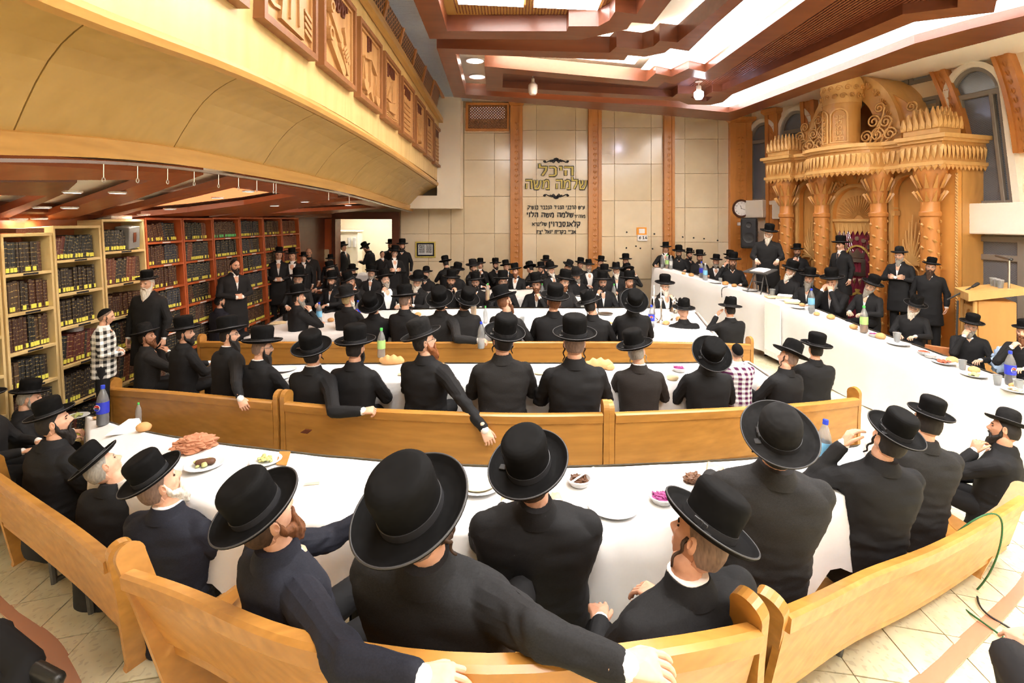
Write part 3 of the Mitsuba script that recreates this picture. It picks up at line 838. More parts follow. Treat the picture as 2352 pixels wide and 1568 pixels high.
# ------------------------------------------------------------------ low ceiling under the gallery
def low_z(x, y=0):
    return 2.4 + .45 + .19 * (min(x, -2.64) + 2.64)
put('ceiling_low', hullp(*[(x, y, low_z(x) + .13 + dz) for x in (-2.72, -7.2) for y in (-3, YB + .2) for dz in (0, .1)]), 'ceiling_white', kind='structure')
def lplate(poly, t, lift=0.0):
    m = extr(poly, t)
    v = np.array(m.vertices)
    v[:, 2] += np.vectorize(low_z)(v[:, 0]) + lift
    m.vertices = v
    return m
def low_ring(outer, inner, panel=None, bs='wood_red_lit'):
    o, i = sg.Polygon(xy(outer)).buffer(0), sg.Polygon(xy(inner)).buffer(0)
    put(num('ceiling_low__coffer_frame'), lplate(o.difference(i), .07), bs)
    return i
low_ring([(-3.238,2.93,2.739),(-2.83,4.79,2.815),(-3.986,5.46,2.596),(-5.304,6.01,2.345),(-5.181,4.36,2.367)], [(-3.68,3.33,2.653),(-3.159,4.59,2.752),(-3.926,4.98,2.607),(-5.134,5.55,2.377),(-5.074,4.27,2.389)])
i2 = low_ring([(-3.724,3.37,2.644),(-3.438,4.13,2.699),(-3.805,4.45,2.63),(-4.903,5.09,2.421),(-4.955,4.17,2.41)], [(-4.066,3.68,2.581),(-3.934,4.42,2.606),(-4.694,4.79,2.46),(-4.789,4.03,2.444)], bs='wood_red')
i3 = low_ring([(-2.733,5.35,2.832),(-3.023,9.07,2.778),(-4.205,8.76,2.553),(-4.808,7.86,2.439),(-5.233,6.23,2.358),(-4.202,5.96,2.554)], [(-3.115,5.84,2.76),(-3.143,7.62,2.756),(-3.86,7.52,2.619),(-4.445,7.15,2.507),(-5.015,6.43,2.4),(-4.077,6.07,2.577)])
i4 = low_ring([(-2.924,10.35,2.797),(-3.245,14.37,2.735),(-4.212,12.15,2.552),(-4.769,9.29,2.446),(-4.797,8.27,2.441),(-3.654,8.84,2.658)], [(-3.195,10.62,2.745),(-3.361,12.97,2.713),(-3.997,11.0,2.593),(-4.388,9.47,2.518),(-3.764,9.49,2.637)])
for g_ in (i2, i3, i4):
    put(num('ceiling_low__coffer_glow'), lplate(g_.buffer(-.12), .01, .10), 'wood_red_lit', emit=(1.5, .42, .15))  # coffer wood made to glow, standing in for red light inside it
for q in [(-3.72,4.42,2.647),(-4.356,4.84,2.525),(-4.919,5.21,2.417),(-3.639,4.82,2.661),(-4.335,5.12,2.528),(-4.896,5.41,2.423),(-3.151,6.24,2.754),(-3.549,6.3,2.678),(-4.244,6.48,2.546),(-4.954,6.49,2.411),(-4.611,6.54,2.476),(-3.395,8.56,2.707),(-3.777,8.3,2.635),(-3.362,10.73,2.713)]:
    x, y = q[0], q[1]
    downlight((x, y, low_z(x) - .012), .06, (SPOT * 1.5, SPOT * 1.3, SPOT * 1.0), 'ceiling_low__downlight')
put('ceiling_low__vent', lplate(sg.box(-4.3, 5.6, -3.9, 6.6), .03, .10), 'paper_grey')
# wooden cornice over the bookcases
put('trim_cornice', box(-5.05, -4.78, 1.5, YB - .2, 2.46, 2.62, .02), 'wood_red', kind='structure')
put('trim_cornice_2', box(-5.07, -5.0, -1, 11.6, 2.15, 2.62, .01), 'wood_red_lit', kind='structure')
put('wall_recess_shade', box(-5.08, -5.02, 11.7, YB - .1, -.6, 2.6), 'wood_red_dark', kind='structure')  # added dark sheet, standing in for the shade of an opening
# a closed end of the aisle beside the door
put('wall_aisle', box(-7.2, bx(722), YB - .5, YB - .02, -.6, 2.5), 'wood_red_dark', kind='structure')

# ------------------------------------------------------------------ benches
def bench(label, top, drop=.42, lean=(0, 0, 0), ends=(True, True), seat=True, foot=None, feet=None, posth=.10, panel_drop=None):
    """top: points along the cap rail; lean: how the foot of the back stands off from the rail."""
    k = num('bench')
    tag(k, label, 'bench', 'wooden benches facing the hall')
    n = 26
    c = spline(top, n)
    lean = np.asarray(lean, float)
    t = np.gradient(c, axis=0); t[:, 2] = 0; t /= np.linalg.norm(t, axis=1, keepdims=True)
    nr = np.cross(np.array([0, 0, 1.0]), t)                  # towards the table
    dn = np.array([0, 0, -1.0]) + lean / drop
    dn /= np.linalg.norm(dn)
    fl = np.array([min(floor_z(p[0], p[1]), p[2] - .6) for p in c])
    bot = c + dn * drop
    put(k + '__back_panel', ribbon(c + dn * .02, bot, .03, nr), 'wood_bench')
    # the cap rail: a rounded bar along the top
    pr = [(-.020, -.055), (.028, -.050), (.034, .0), (.026, .018), (-.012, .020), (-.026, .008)]
    ring = np.stack([c + nr * a * 1.15 + np.array([0, 0, b]) for a, b in pr], 1)
    m = len(pr)
    i, j = np.meshgrid(np.arange(n - 1), np.arange(m), indexing='ij')
    q = np.stack([i * m + j, i * m + (j + 1) % m, (i + 1) * m + (j + 1) % m, (i + 1) * m + j], -1).reshape(-1, 4)
    caps = [(0, a, a + 1) for a in range(1, m - 1)] + [((n - 1) * m, (n - 1) * m + a + 1, (n - 1) * m + a) for a in range(1, m - 1)]
    rail = trimesh.Trimesh(ring.reshape(-1, 3), np.vstack([q[:, [0, 1, 2]], q[:, [0, 2, 3]], caps]), process=False)
    if rail.volume < 0:
        rail.invert()
    put(k + '__cap_rail', rail, 'wood_bench', 35)
    if seat:
        s0 = c.copy(); s0[:, 2] -= .44
        s0 = s0 + lean * 1.0
        put(k + '__seat', ribbon(s0 + nr * .0, s0 + nr * .40, .035, (0, 0, 1.0)), 'wood_bench')
    # bottom skirting rail and legs
    for a, e in ((0, ends[0]), (1, ends[1])):
        if not e:
            continue
        i_ = 0 if a == 0 else n - 1
        p = c[i_] + t[i_] * (-.03 if a == 0 else .03)
        f = np.array(feet[a]) if feet and feet[a] is not None else np.array([p[0], p[1], 0]) + lean * ((p[2] - fl[i_]) / drop)
        f[2] = floor_z(f[0], f[1])
        ax = f - p
        L = np.linalg.norm(ax); ax /= L
        side = t[i_]
        fw = np.cross(ax, side); fw /= np.linalg.norm(fw)
        fw = fw if fw @ nr[i_] > 0 else -fw
        # outline of the end board in (fw, -ax): rounded head, straight back, foot running forward
        head = [(.045 + .062 * math.cos(q_), posth - .05 + .062 * math.sin(q_)) for q_ in np.linspace(-.3, math.pi, 12)]
        out = head + [(-.017, -.20), (-.035, -L + .03), (-.05, -L), (.34, -L), (.34, -L + .08), (.14, -L + .18), (.17, -.50), (.40, -.455), (.40, -.41), (.17, -.40), (.10, -.15)]
        g = sg.Polygon(out).buffer(0)
        m_ = extr(g.buffer(-.006).buffer(.006), .045)
        m_.apply_transform(frame_m(p - side * .0225, fw, -ax, np.cross(fw, -ax)))
        put(num(k + '__end_panel'), m_, 'wood_bench', 30)
    for u in (.33, .67):
        i_ = int(u * (n - 1))
        p = bot[i_] + nr[i_] * .05
        f = p + lean * .4; f[2] = floor_z(f[0], f[1])
        put(num(k + '__leg'), cat_([tube([p, f], .022, 8), tube([f + (0, 0, .02), f + nr[i_] * .3 + (0, 0, .02)], .02, 8), tube([p + nr[i_] * .3, f + nr[i_] * .3], .022, 8)]), 'metal_dark')
    return k

bench('wooden bench at the bottom left, its left end cut by the picture edge', [(-4.003,4.0,0.467),(-3.213,3.55,0.445),(-2.57,3.1,0.524),(-2.156,2.8,0.568)], lean=(.0, .10, 0), feet=([(-3.959,4.2,-0.383)][0], None))
bench('long curved wooden bench along the bottom edge of the picture', [(-1.844,2.5,0.698),(-1.311,2.14,0.847),(-0.73,1.7,1.036),(-0.489,1.56,1.106),(-0.217,1.48,1.138),(0.029,1.47,1.141),(0.336,1.52,1.13),(0.572,1.62,1.081),(0.839,1.8,0.979)], lean=(0, .17, 0), feet=([(-1.533,2.5,0.119)][0], [(0.983,2.2,0.392)][0]))
bench('wooden bench at the bottom right with a green cable over its end', [(1.082,2.08,0.819),(1.448,2.4,0.668),(1.888,2.75,0.53),(2.413,3.1,0.4),(2.987,3.45,0.318),(3.92,4.0,0.263)], lean=(-.02, .12, 0), feet=([(1.2,2.5,0.119)][0], [(3.496,3.95,-0.546)][0]))
bench('left bench of the middle row, a hand hanging over its right end', [(-4.154,5.43,0.635),(-3.403,5.13,0.699),(-2.64,4.83,0.746),(-2.123,4.65,0.769)], lean=(0, .03, 0))
bench('centre bench of the middle row with a chipped hole in its back', [(-1.994,4.61,0.775),(-1.388,4.43,0.79),(-0.625,4.26,0.817),(0.084,4.2,0.821),(0.731,4.22,0.821)], lean=(0, .03, 0))
bench('right bench of the middle row under the charcoal felt hat', [(0.834,4.24,0.814),(1.402,4.38,0.783),(2.258,4.72,0.697),(2.945,5.02,0.63),(3.485,5.28,0.583)], lean=(0, .03, 0))
bench('left bench of the third row behind the middle table', [(-4.29,7.21,0.706),(-3.22,6.95,0.761),(-2.131,6.8,0.791),(-1.21,6.72,0.81)], lean=(0, .02, 0), ends=(True, False))
bench('right bench of the third row ending at the white head table', [(-1.126,6.72,0.81),(-0.145,6.7,0.82),(0.979,6.75,0.808),(2.166,6.95,0.755),(3.281,7.21,0.67)], lean=(0, .02, 0), ends=(False, True))
# the hole knocked into the middle bench
ch = [(-1.755,4.5,0.592)][0]
put('bench_004__chip', hullp(*[(ch[0] + a, ch[1] - .045 + c_, ch[2] + b) for a, b in ((-.05, -.005), (-.01, .02), (.02, .004), (.045, .012), (.01, -.016), (-.02, -.012)) for c_ in (0, .02)]), 'wood_red_dark')

# ------------------------------------------------------------------ tables under white cloths
def cloth_table(label, near, far, drop_near=.24, drop_far=.20, ends=.22, seed=0, scallop=.035, key='table', runner=True, n=60):
    k = num(key)
    tag(k, label, 'table', 'long tables under white cloths')
    N, Fr = spline(near, n), spline(far, n)
    rows = []
    u = np.linspace(0, 1, 9)
    for q in u:
        rows.append(N * (1 - q) + Fr * q)
    top = np.stack(rows, 0)
    wob = (meshkit.fbm(top * np.array([3, 3, 0.0]) + seed, 3, seed) - .5) * .006
    top[..., 2] += wob
    out_n = N - Fr; out_n[:, 2] = 0; out_n /= np.linalg.norm(out_n, axis=1, keepdims=True)
    s = np.r_[0, np.cumsum(np.linalg.norm(np.diff(N, axis=0), axis=1))]
    grid = []
    for q in (1.0, .66, .33):                              # near drop with folds
        w = np.sin(s * 17 + seed) * .5 + np.sin(s * 31 + 2 * seed) * .3
        d = N.copy() + out_n * (.012 + q * (.02 + scallop * w)[:, None])
        d[:, 2] = N[:, 2] - q * (drop_near + .05 * np.sin(s * 11 + seed)) - .004
        grid.append(d)
    grid += [top[i] for i in range(9)]
    sf = np.r_[0, np.cumsum(np.linalg.norm(np.diff(Fr, axis=0), axis=1))]
    for q in (.5, 1.0):
        w = np.sin(sf * 15 + seed)
        d = Fr.copy() - out_n * (.012 + q * (.02 + scallop * .6 * w)[:, None])
        d[:, 2] = Fr[:, 2] - q * drop_far
        grid.append(d)
    G = np.stack(grid, 0)
    a, b = G.shape[:2]
    if ends:
        for e, sgn in ((0, -1), (b - 1, 1)):
            t = (N[1] - N[0]) if e == 0 else (N[-1] - N[-2])
            t = t / np.linalg.norm(t) * (-1 if e == 0 else 1)
            col = G[:, e].copy()
            z0 = np.minimum(col[:, 2], N[e][2])
            extra = []
            for q in (.5, 1.0):
                c2 = col + t * .03 * q
                c2[:, 2] = col[:, 2] - ends * q
                extra.append(c2)
            ex = np.stack(extra, 1)
            G = np.concatenate([ex[:, ::-1], G], 1) if e == 0 else np.concatenate([G, ex], 1)
            if e == 0:
                b += 2
    a, b = G.shape[:2]
    i, j = np.meshgrid(np.arange(a - 1), np.arange(b - 1), indexing='ij')
    q = np.stack([i * b + j, i * b + j + 1, (i + 1) * b + j + 1, (i + 1) * b + j], -1).reshape(-1, 4)
    m = trimesh.Trimesh(G.reshape(-1, 3), np.vstack([q[:, [0, 1, 2]], q[:, [0, 2, 3]]]), process=False)
    put(k + '__cloth', m, 'tablecloth', True)
    put(k + '__board', ribbon(N * .97 + Fr * .03 - (0, 0, .03), N * .03 + Fr * .97 - (0, 0, .03), .03, (0, 0, 1.0)), 'wood_balcony')
    for q in (.04, .36, .66, .96):
        i_ = int(q * (n - 1))
        for w in (.15, .85):
            p = N[i_] * (1 - w) + Fr[i_] * w - (0, 0, .04)
            f = p.copy(); f[2] = floor_z(p[0], p[1])
            put(num(k + '__leg'), tube([p, f], .02, 8), 'metal_dark')
    return k

cloth_table('front long table under a white cloth with a paper bag, plates and bottles', [(-3.067,3.79,0.546),(-2.404,3.41,0.63),(-1.509,2.94,0.734),(-0.995,2.75,0.78),(-0.221,2.62,0.813),(0.552,2.67,0.805),(1.09,2.82,0.771),(1.741,3.1,0.708),(2.391,3.44,0.637)], [(-4.369,5.35,0.425),(-3.156,4.52,0.577),(-2.287,4.06,0.674),(-1.578,3.75,0.744),(-0.933,3.52,0.793),(-0.215,3.39,0.815),(0.4,3.38,0.814),(0.937,3.47,0.789),(1.77,3.7,0.726),(2.849,4.2,0.604)], seed=1, drop_near=.46, scallop=.05)
cloth_table('second long table under a white cloth between the middle and third benches', [(-3.329,5.91,0.612),(-2.15,5.42,0.724),(-1.187,5.16,0.787),(0.1,5.01,0.818),(1.401,5.19,0.778),(2.899,5.76,0.658)], [(-3.265,6.36,0.635),(-2.155,6.07,0.736),(-1.058,5.88,0.798),(0.116,5.8,0.819),(1.51,5.96,0.776),(2.906,6.41,0.675)], seed=2, drop_near=.30)
cloth_table('third long table under a white cloth with silver candlesticks', [(-4.143,8.07,0.584),(-2.956,7.78,0.695),(-1.746,7.59,0.774),(-0.161,7.44,0.819),(1.415,7.58,0.789),(2.454,7.67,0.732),(3.042,7.7,0.687)], [(-4.34,9.9,0.61),(-3.064,9.78,0.713),(-1.719,9.55,0.784),(-0.206,9.49,0.818),(1.813,9.71,0.782),(2.861,9.98,0.728),(3.519,9.96,0.682)], seed=3)
cloth_table('fourth table under a white cloth in the crowd by the back wall', [(-2.39,10.39,0.798),(-0.656,10.36,0.855),(1.088,10.53,0.847),(2.521,10.65,0.794)], [(-2.407,11.74,0.805),(-0.739,11.67,0.854),(1.22,11.81,0.845),(2.74,12.0,0.79)], seed=4)
ss = [(-1.664,3.74,0.745),(-1.575,3.72,0.751),(-1.599,3.54,0.745),(-1.515,3.51,0.753)]
put('table__seam_strip', ribbon(np.array([ss[0], ss[2]]), np.array([ss[1], ss[3]]), .004, (0, 0, 1.0)), 'wood_bench')
# the head table: a long run of cloth down to the floor
ht = [(3.33,12.41,1.273),(3.892,11.56,1.128),(4.334,10.79,1.024),(4.851,9.45,0.88),(5.173,8.02,0.676),(5.38,7.11,0.581),(5.557,6.4,0.48),(5.65,5.83,0.447),(5.724,5.35,0.416)]
HT = spline(ht, 80)
tt = np.gradient(HT, axis=0); tt[:, 2] = 0; tt /= np.linalg.norm(tt, axis=1, keepdims=True)
HN = np.cross(tt, [0, 0, 1.0])
HN = np.where((HN[:, :1] < 0), -HN, HN)                     # away from the hall, towards the seated men
HB = HT + HN * .50
tag('head_table', 'long white-clothed head table running along the right side of the hall', 'table')
grid = []
s_ = np.r_[0, np.cumsum(np.linalg.norm(np.diff(HT, axis=0), axis=1))]
for q in (1.0, .75, .5, .25):
    w = np.sin(s_ * 5.2) * .5 + np.sin(s_ * 9.7 + 1) * .35
    d = HT - HN * (.015 + q * (.03 + .03 * w)[:, None])
    d[:, 2] = HT[:, 2] - q * (.97 + .02 * np.sin(s_ * 3)) - .004
    grid.append(d)
for q in np.linspace(0, 1, 6):
    d = HT * (1 - q) + HB * q
    d[:, 2] += (meshkit.fbm(d * 3.0, 2, 3) - .5) * .006
    grid.append(d)
d = HB + HN * .02; d[:, 2] -= .2
grid.append(d)
G = np.stack(grid, 0)
e0 = G[:, :1] - tt[:1] * .03
e0 = e0.copy(); e0[:, 0, 2] = np.minimum(e0[:, 0, 2], HT[0, 2] - .95)
G = np.concatenate([e0, G], 1)
a_, b_ = G.shape[:2]
i, j = np.meshgrid(np.arange(a_ - 1), np.arange(b_ - 1), indexing='ij')
q = np.stack([i * b_ + j, i * b_ + j + 1, (i + 1) * b_ + j + 1, (i + 1) * b_ + j], -1).reshape(-1, 4)
put('head_table__cloth', trimesh.Trimesh(G.reshape(-1, 3), np.vstack([q[:, [0, 1, 2]], q[:, [0, 2, 3]]]), process=False), 'tablecloth', True)
put('head_table__board', ribbon(HT + HN * .02 - (0, 0, .03), HB - HN * .02 - (0, 0, .03), .03, (0, 0, 1.0)), 'wood_balcony')
for u in (.05, .3, .55, .8):
    i_ = int(u * 79)
    for w in (.12, .5):
        p = HT[i_] + HN[i_] * w - (0, 0, .04)
        put(num('head_table__leg'), tube([p, p - (0, 0, 1.0)], .02, 8), 'metal_dark')
for px, d_ in (((1737, 691), 10.5), ((1766, 700), 10.15)):
    p = [(4.99,10.15,0.818)][0] if px[0] == 1766 else [(4.917,10.5,0.834)][0]
# the cloth's lace fall with a fringe where two cloths meet
iA = int(np.argmin(np.abs(HT[:, 1] - 9.75)))
lace = [HT[iA + k_] - HN[iA + k_] * .075 for k_ in range(0, 5)]
lace = np.array(lace)
put('head_table__lace_fall', ribbon(lace - (0, 0, .01), lace - (0, 0, .90), .012), 'paper_white')
put('head_table__fringe', cat_([tube([lace[0] * (1 - f) + lace[-1] * f - (0, 0, .89), lace[0] * (1 - f) + lace[-1] * f - (0, 0, 1.0)], .006, 4) for f in np.linspace(0, 1, 26)]), 'paper_white', kind='stuff')

def on_head(px):
    """(front edge point, tangent, direction away from the hall) of the head table in the picture column px"""
    k = (px - 1176) / 1200
    i_ = int(np.argmin(np.abs(HT[:, 0] / HT[:, 1] - k)))
    return HT[i_], tt[i_], HN[i_]

# ------------------------------------------------------------------ bookcases and books
XS = -4.72
def y_of(px): return -XS * 1200 / (1176 - px)
LEAN = m4(ry(-3.5), (0, 0, 0))
def lean_m(zt):
    a = np.eye(4); a[:3, 3] = (XS, 0, zt)
    b = np.eye(4); b[:3, 3] = (-XS, 0, -zt)
    return a @ LEAN @ b
book_n = [0]
BOOK_NAME = dict(zip(BOOKS, ('dark brown', 'reddish brown', 'maroon', 'dark blue', 'tan brown', 'black', 'red')))
ORD = 'first second third fourth fifth sixth seventh eighth ninth tenth eleventh twelfth thirteenth fourteenth fifteenth sixteenth seventeenth eighteenth nineteenth twentieth twenty-first twenty-second twenty-third twenty-fourth twenty-fifth twenty-sixth twenty-seventh twenty-eighth'.split()
BOOK_MESH = {}
def book_parts(w, d, h):
    key = (round(w, 3), round(d, 2), round(h, 2))
    if key not in BOOK_MESH:
        # boards and a rounded spine towards +x; uv along the spine
        prof = [(-d, 0), (-d, w), (-.006, w), (.0, w * .8), (.004, w * .5), (.0, w * .2), (-.006, 0)]
        n = len(prof)
        v = [(x, y, z) for z in (0, h) for x, y in prof]
        uv = [(.5 if x > -.01 else 0, z / h) for z in (0, h) for x, y in prof]
        f = []
        for k in range(n):
            f += [(k, (k + 1) % n, n + (k + 1) % n), (k, n + (k + 1) % n, n + k)]
        f += [(0, k + 1, k) for k in range(1, n - 1)] + [(n, n + k, n + k + 1) for k in range(1, n - 1)]
        m = trimesh.Trimesh(np.array(v, float), np.array(f), process=False)
        if m.volume < 0:
            m.invert()
        BOOK_MESH[key] = (m, np.array(uv), box(.001, .0062, w * .12, w * .88, .012, .055))
    return BOOK_MESH[key]

rows_mesh, tags_mesh = {}, []
def fill_shelf(M, y0, y1, z, hmax, where, single, style, tagc='yellow_tag', dense=1.0, rs=None):
    """Books in one compartment; single: each its own object, else gathered."""
    r = random.Random(rs)
    y = y0 + .012
    tilt = r.choice((0, 0, 0, 1, 1)) * r.uniform(6, 15) * r.choice((-1, 1, -1))
    if tilt < 0:
        pass
    base_h = min(hmax - .04, r.uniform(.25, .31))
    bs = r.choice(style)
    end = y1 - .012 - r.choice((0, 0, 0, .04)) * dense
    i = 0
    last = bs
    while y < end - .03:
        if r.random() < .13:
            bs = r.choice(style)
        w = r.choice((.026, .032, .038, .045))
        h = round(base_h + r.choice((-.02, 0, 0, 0, .01)), 2)
        m, uv, tg = book_parts(w, .19, h)
        a = tilt
        pitch = w / math.cos(math.radians(a)) + .0015
        if a and y + pitch + h * abs(math.sin(math.radians(a))) > y1 - .02:
            a = 0; pitch = w + .0015; tilt = 0
        off = h * math.sin(math.radians(abs(a))) if a < 0 else 0
        Mb = M @ m4(rx(a), (XS - .05 + r.uniform(-.012, .006), y + (0 if a >= 0 else 0), z + (0 if a >= 0 else 0) + (w * math.sin(math.radians(a)) if False else 0)))
        if a > 0:
            # leaning with the head towards the camera: raise the lower corner to the board
            Mb = M @ m4(rx(a), (XS - .05, y + h * math.sin(math.radians(a)), z))
        elif a < 0:
            Mb = M @ m4(rx(a), (XS - .05, y, z + w * math.sin(math.radians(-a))))
        has_tag = r.random() < .7
        if single:
            k = num('book')
            book_n[0] += 1
            put(k, m, bs, m=Mb, uv=uv)
            tag(k, '%s book, %s from left %s' % (BOOK_NAME[bs], ORD[i], where), 'book', 'books %s' % where)
            if has_tag:
                put(k + '__shelf_tag', tg, tagc, m=Mb)
        else:
            rows_mesh.setdefault(bs, []).append((moved(m, Mb), uv))
            if has_tag:
                tags_mesh.append(moved(tg, Mb))
        y += pitch
        i += 1

def bookcase(label, px0, px1, zt, boards, bs, where, style, single_rows, seed, d=.30, th=.028, tagc='yellow_tag', zb=-.35):
    k = num('bookcase')
    tag(k, label, 'bookcase', 'bookcases along the left wall')
    y0, y1 = y_of(px0), y_of(px1)
    M = lean_m(zt)
    put(k + '__side', box(XS - d, XS, y0 + .002, y0 + th, zb, zt, .003), bs, m=M)
    put(k + '__side_001', box(XS - d, XS, y1 - th, y1 - .002, zb, zt, .003), bs, m=M)
    put(k + '__top', box(XS - d, XS + .004, y0, y1, zt - .03, zt, .003), bs, m=M)
    put(k + '__back', box(XS - d - .01, XS - d, y0, y1, zb, zt), bs, m=M)
    zs = [zt - .03] + list(boards)
    for i, z in enumerate(boards):
        put(num(k + '__shelf'), box(XS - d, XS, y0 + th, y1 - th, z - .03, z, .003), bs, m=M)
        put(num(k + '__edge_label'), box(XS, XS + .002, (y0 + y1) / 2 - .07, (y0 + y1) / 2 + .09, z - .024, z - .006), 'paper_grey' if 'red' in bs else 'ink', m=M)
        fill_shelf(M, y0 + th, y1 - th, z, zs[i] - z, 'on the %s shelf of the %s' % (('top', 'second', 'third', 'fourth', 'fifth', 'sixth', 'lowest')[i], where), i in single_rows, style, tagc, rs=seed * 10 + i)

dk = [BOOKS[0], BOOKS[1], BOOKS[5]]
bookcase('pale wooden bookcase cut by the left picture edge', -125, 0, 2.05, [1.70, 1.34, .98, .62, .26], 'wood_birch', 'edge pale bookcase', dk + [BOOKS[2]], {0, 1, 2, 3}, 1)
bookcase('leftmost whole pale wooden bookcase, blue-grey and maroon books on its second shelf', 1, 119, 2.27, [1.89, 1.52, 1.15, .80, .45, .10], 'wood_birch', 'leftmost whole pale bookcase', dk + [BOOKS[4]], {0, 1, 2, 3, 4}, 2)
bookcase('second pale wooden bookcase behind the boy in the checked shirt', 121, 231, 2.34, [1.98, 1.63, 1.28, .88, .47, .08], 'wood_birch', 'second pale bookcase', dk + [BOOKS[2]], {0, 1, 2, 3, 4}, 3)
bookcase('third pale wooden bookcase with a grey book facing out on its top shelf', 233, 331, 2.41, [2.03, 1.64, 1.25, .86, .46, .06], 'wood_birch', 'third pale bookcase', dk + [BOOKS[6]], {0, 1, 2, 3}, 4)
RB = [2.11, 1.80, 1.49, 1.18, .87, .56, .25]
bookcase('red-brown bookcase nearest to the pale ones', 333, 418, 2.43, RB, 'wood_shelf_red', 'first red-brown bookcase', dk + [BOOKS[3]], {0, 1, 2}, 5)
bookcase('second red-brown bookcase from the pale ones', 419, 487, 2.43, RB, 'wood_shelf_red', 'second red-brown bookcase', dk + [BOOKS[6]], {0, 1}, 6)
bookcase('third red-brown bookcase, behind the bareheaded bearded man', 488, 549, 2.44, RB, 'wood_shelf_red', 'third red-brown bookcase', dk, {0}, 7, tagc='green_tag')
bookcase('fourth red-brown bookcase, papers piled on its top shelf', 550, 603, 2.45, RB, 'wood_shelf_red', 'fourth red-brown bookcase', dk + [BOOKS[3]], set(), 8)
bookcase('narrow red-brown bookcase with pale spines, second from the dark corner', 604, 645, 2.45, RB, 'wood_shelf_red', 'fifth red-brown bookcase', [BOOKS[4], BOOKS[1], BOOKS[0]], set(), 9)
bookcase('last red-brown bookcase at the dark corner, maroon sets on its shelves', 646, 686, 2.45, RB, 'wood_shelf_red', 'sixth red-brown bookcase', [BOOKS[2], BOOKS[6]], set(), 10)
for bsn, ms in rows_mesh.items():
    mm = cat_([m for m, _ in ms])
    k = num('more_books')
    put(k, mm, bsn, uv=np.vstack([u for _, u in ms]), kind='stuff', label='rows of dark bound books on the farther and lower shelves of the bookcases', cat='books')
k = 'shelf_tags'
put(k, cat_(tags_mesh), 'yellow_tag', kind='stuff', label='small yellow shelf tags on the spines of the farther book rows', cat='tags')
M = lean_m(2.41)
k = num('book')
put(k, box(-.18, .0, 0, .19, 0, .27, .006), 'book_grey', m=M @ m4(rx(6) @ ry(8), (XS - .02, y_of(296), 2.035)))
tag(k, 'grey book facing out on the top shelf of the third pale bookcase', 'book')
put(k + '__emblem', box(.0, .003, .07, .12, .08, .20, .001), 'wood_red_dark', m=M @ m4(rx(6) @ ry(8), (XS - .018, y_of(296), 2.035)))
for px_, y_, lab in ((262, .34, 'white book lying on top of the third pale bookcase'), (45, .30, 'brown book lying on top of the leftmost whole pale bookcase')):
    k = num('book')
    put(k, box(-.2, 0, 0, y_, 0, .045, .004), 'paper_white' if px_ > 200 else 'book_6', m=m4(np.eye(3), (XS - .03, y_of(px_), 2.412 if px_ > 200 else 2.272)), label=lab, cat='book')
k = num('paper_roll')
pr = [(-7.832,9.6,0.4)][0]
put(k, moved(lathe([(0, 0), (.075, 0), (.08, .13), (0, .13)], 20), m4(np.eye(3), (XS - .12, y_of(197), .89 + .27))), 'cap_white', label='white tub standing on the fourth shelf of the second pale bookcase', cat='tub')

# ------------------------------------------------------------------ the Torah ark
AU = np.array([.329, -.945, 0]); AN = np.array([-.945, -.329, 0])
AM = frame_m((6.65, 12.2, 0), AU, (0, 0, 1), AN)            # local: x along, y up, z out into the hall
def ark(key, mesh, bs='wood_ark', smooth=False, **kw):
    put('holy_ark__' + key if not key.startswith('holy') else key, moved(mesh, AM), bs, smooth, **kw)
tag('holy_ark', 'tall carved honey-coloured wooden ark with columns, crown and curtain by the right wall', 'ark')
mat('niche_glow', wood_fn((.54, .24, .048), (.70, .34, .085), 'z', .5), .4, .45)  # brighter ark wood, with lamplight on the niches put into the colour
W = 3.07
front = sg.box(-.30, -.6, W + .30, 3.42)
cen = affinity.translate(arch_poly(1.02, 3.62, pointed=1.05), W / 2, -.55)
n1 = affinity.translate(arch_poly(.58, 2.95, pointed=1.1), .47, .28)
n2 = affinity.translate(arch_poly(.58, 2.95, pointed=1.1), W - .47, .28)
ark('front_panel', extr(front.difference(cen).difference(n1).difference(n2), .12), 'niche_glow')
ark('body', cat_([box(-.30, W + .30, -.6, 3.42, -.62, -.02)]), 'wood_ark')
for c_, k in ((cen, 'arch_moulding'), (n1, 'arch_moulding_001'), (n2, 'arch_moulding_002')):
    ark(k, extr(c_.buffer(.07).difference(c_.buffer(.005)).intersection(sg.box(-1, -.2, 5, 4)), .17), 'wood_ark_light')
# twisted rope mouldings
for q_, (x, z0, z1) in enumerate(((.13, -.3, 2.9), (.81, -.3, 2.9), (W - .81, -.3, 2.9), (W - .13, -.3, 2.9), (W + .30, -.3, 3.2))):
    h = np.linspace(z0, z1, 160)
    m_ = cat_([tube(np.stack([x + .014 * np.cos(h * 60 + o), h, .13 + .014 * np.sin(h * 60 + o)], 1), .014, 5) for o in (0, math.pi)])
    ark('rope_moulding' + ('' if q_ == 0 else '_%03d' % q_), m_, 'wood_ark_light', True)
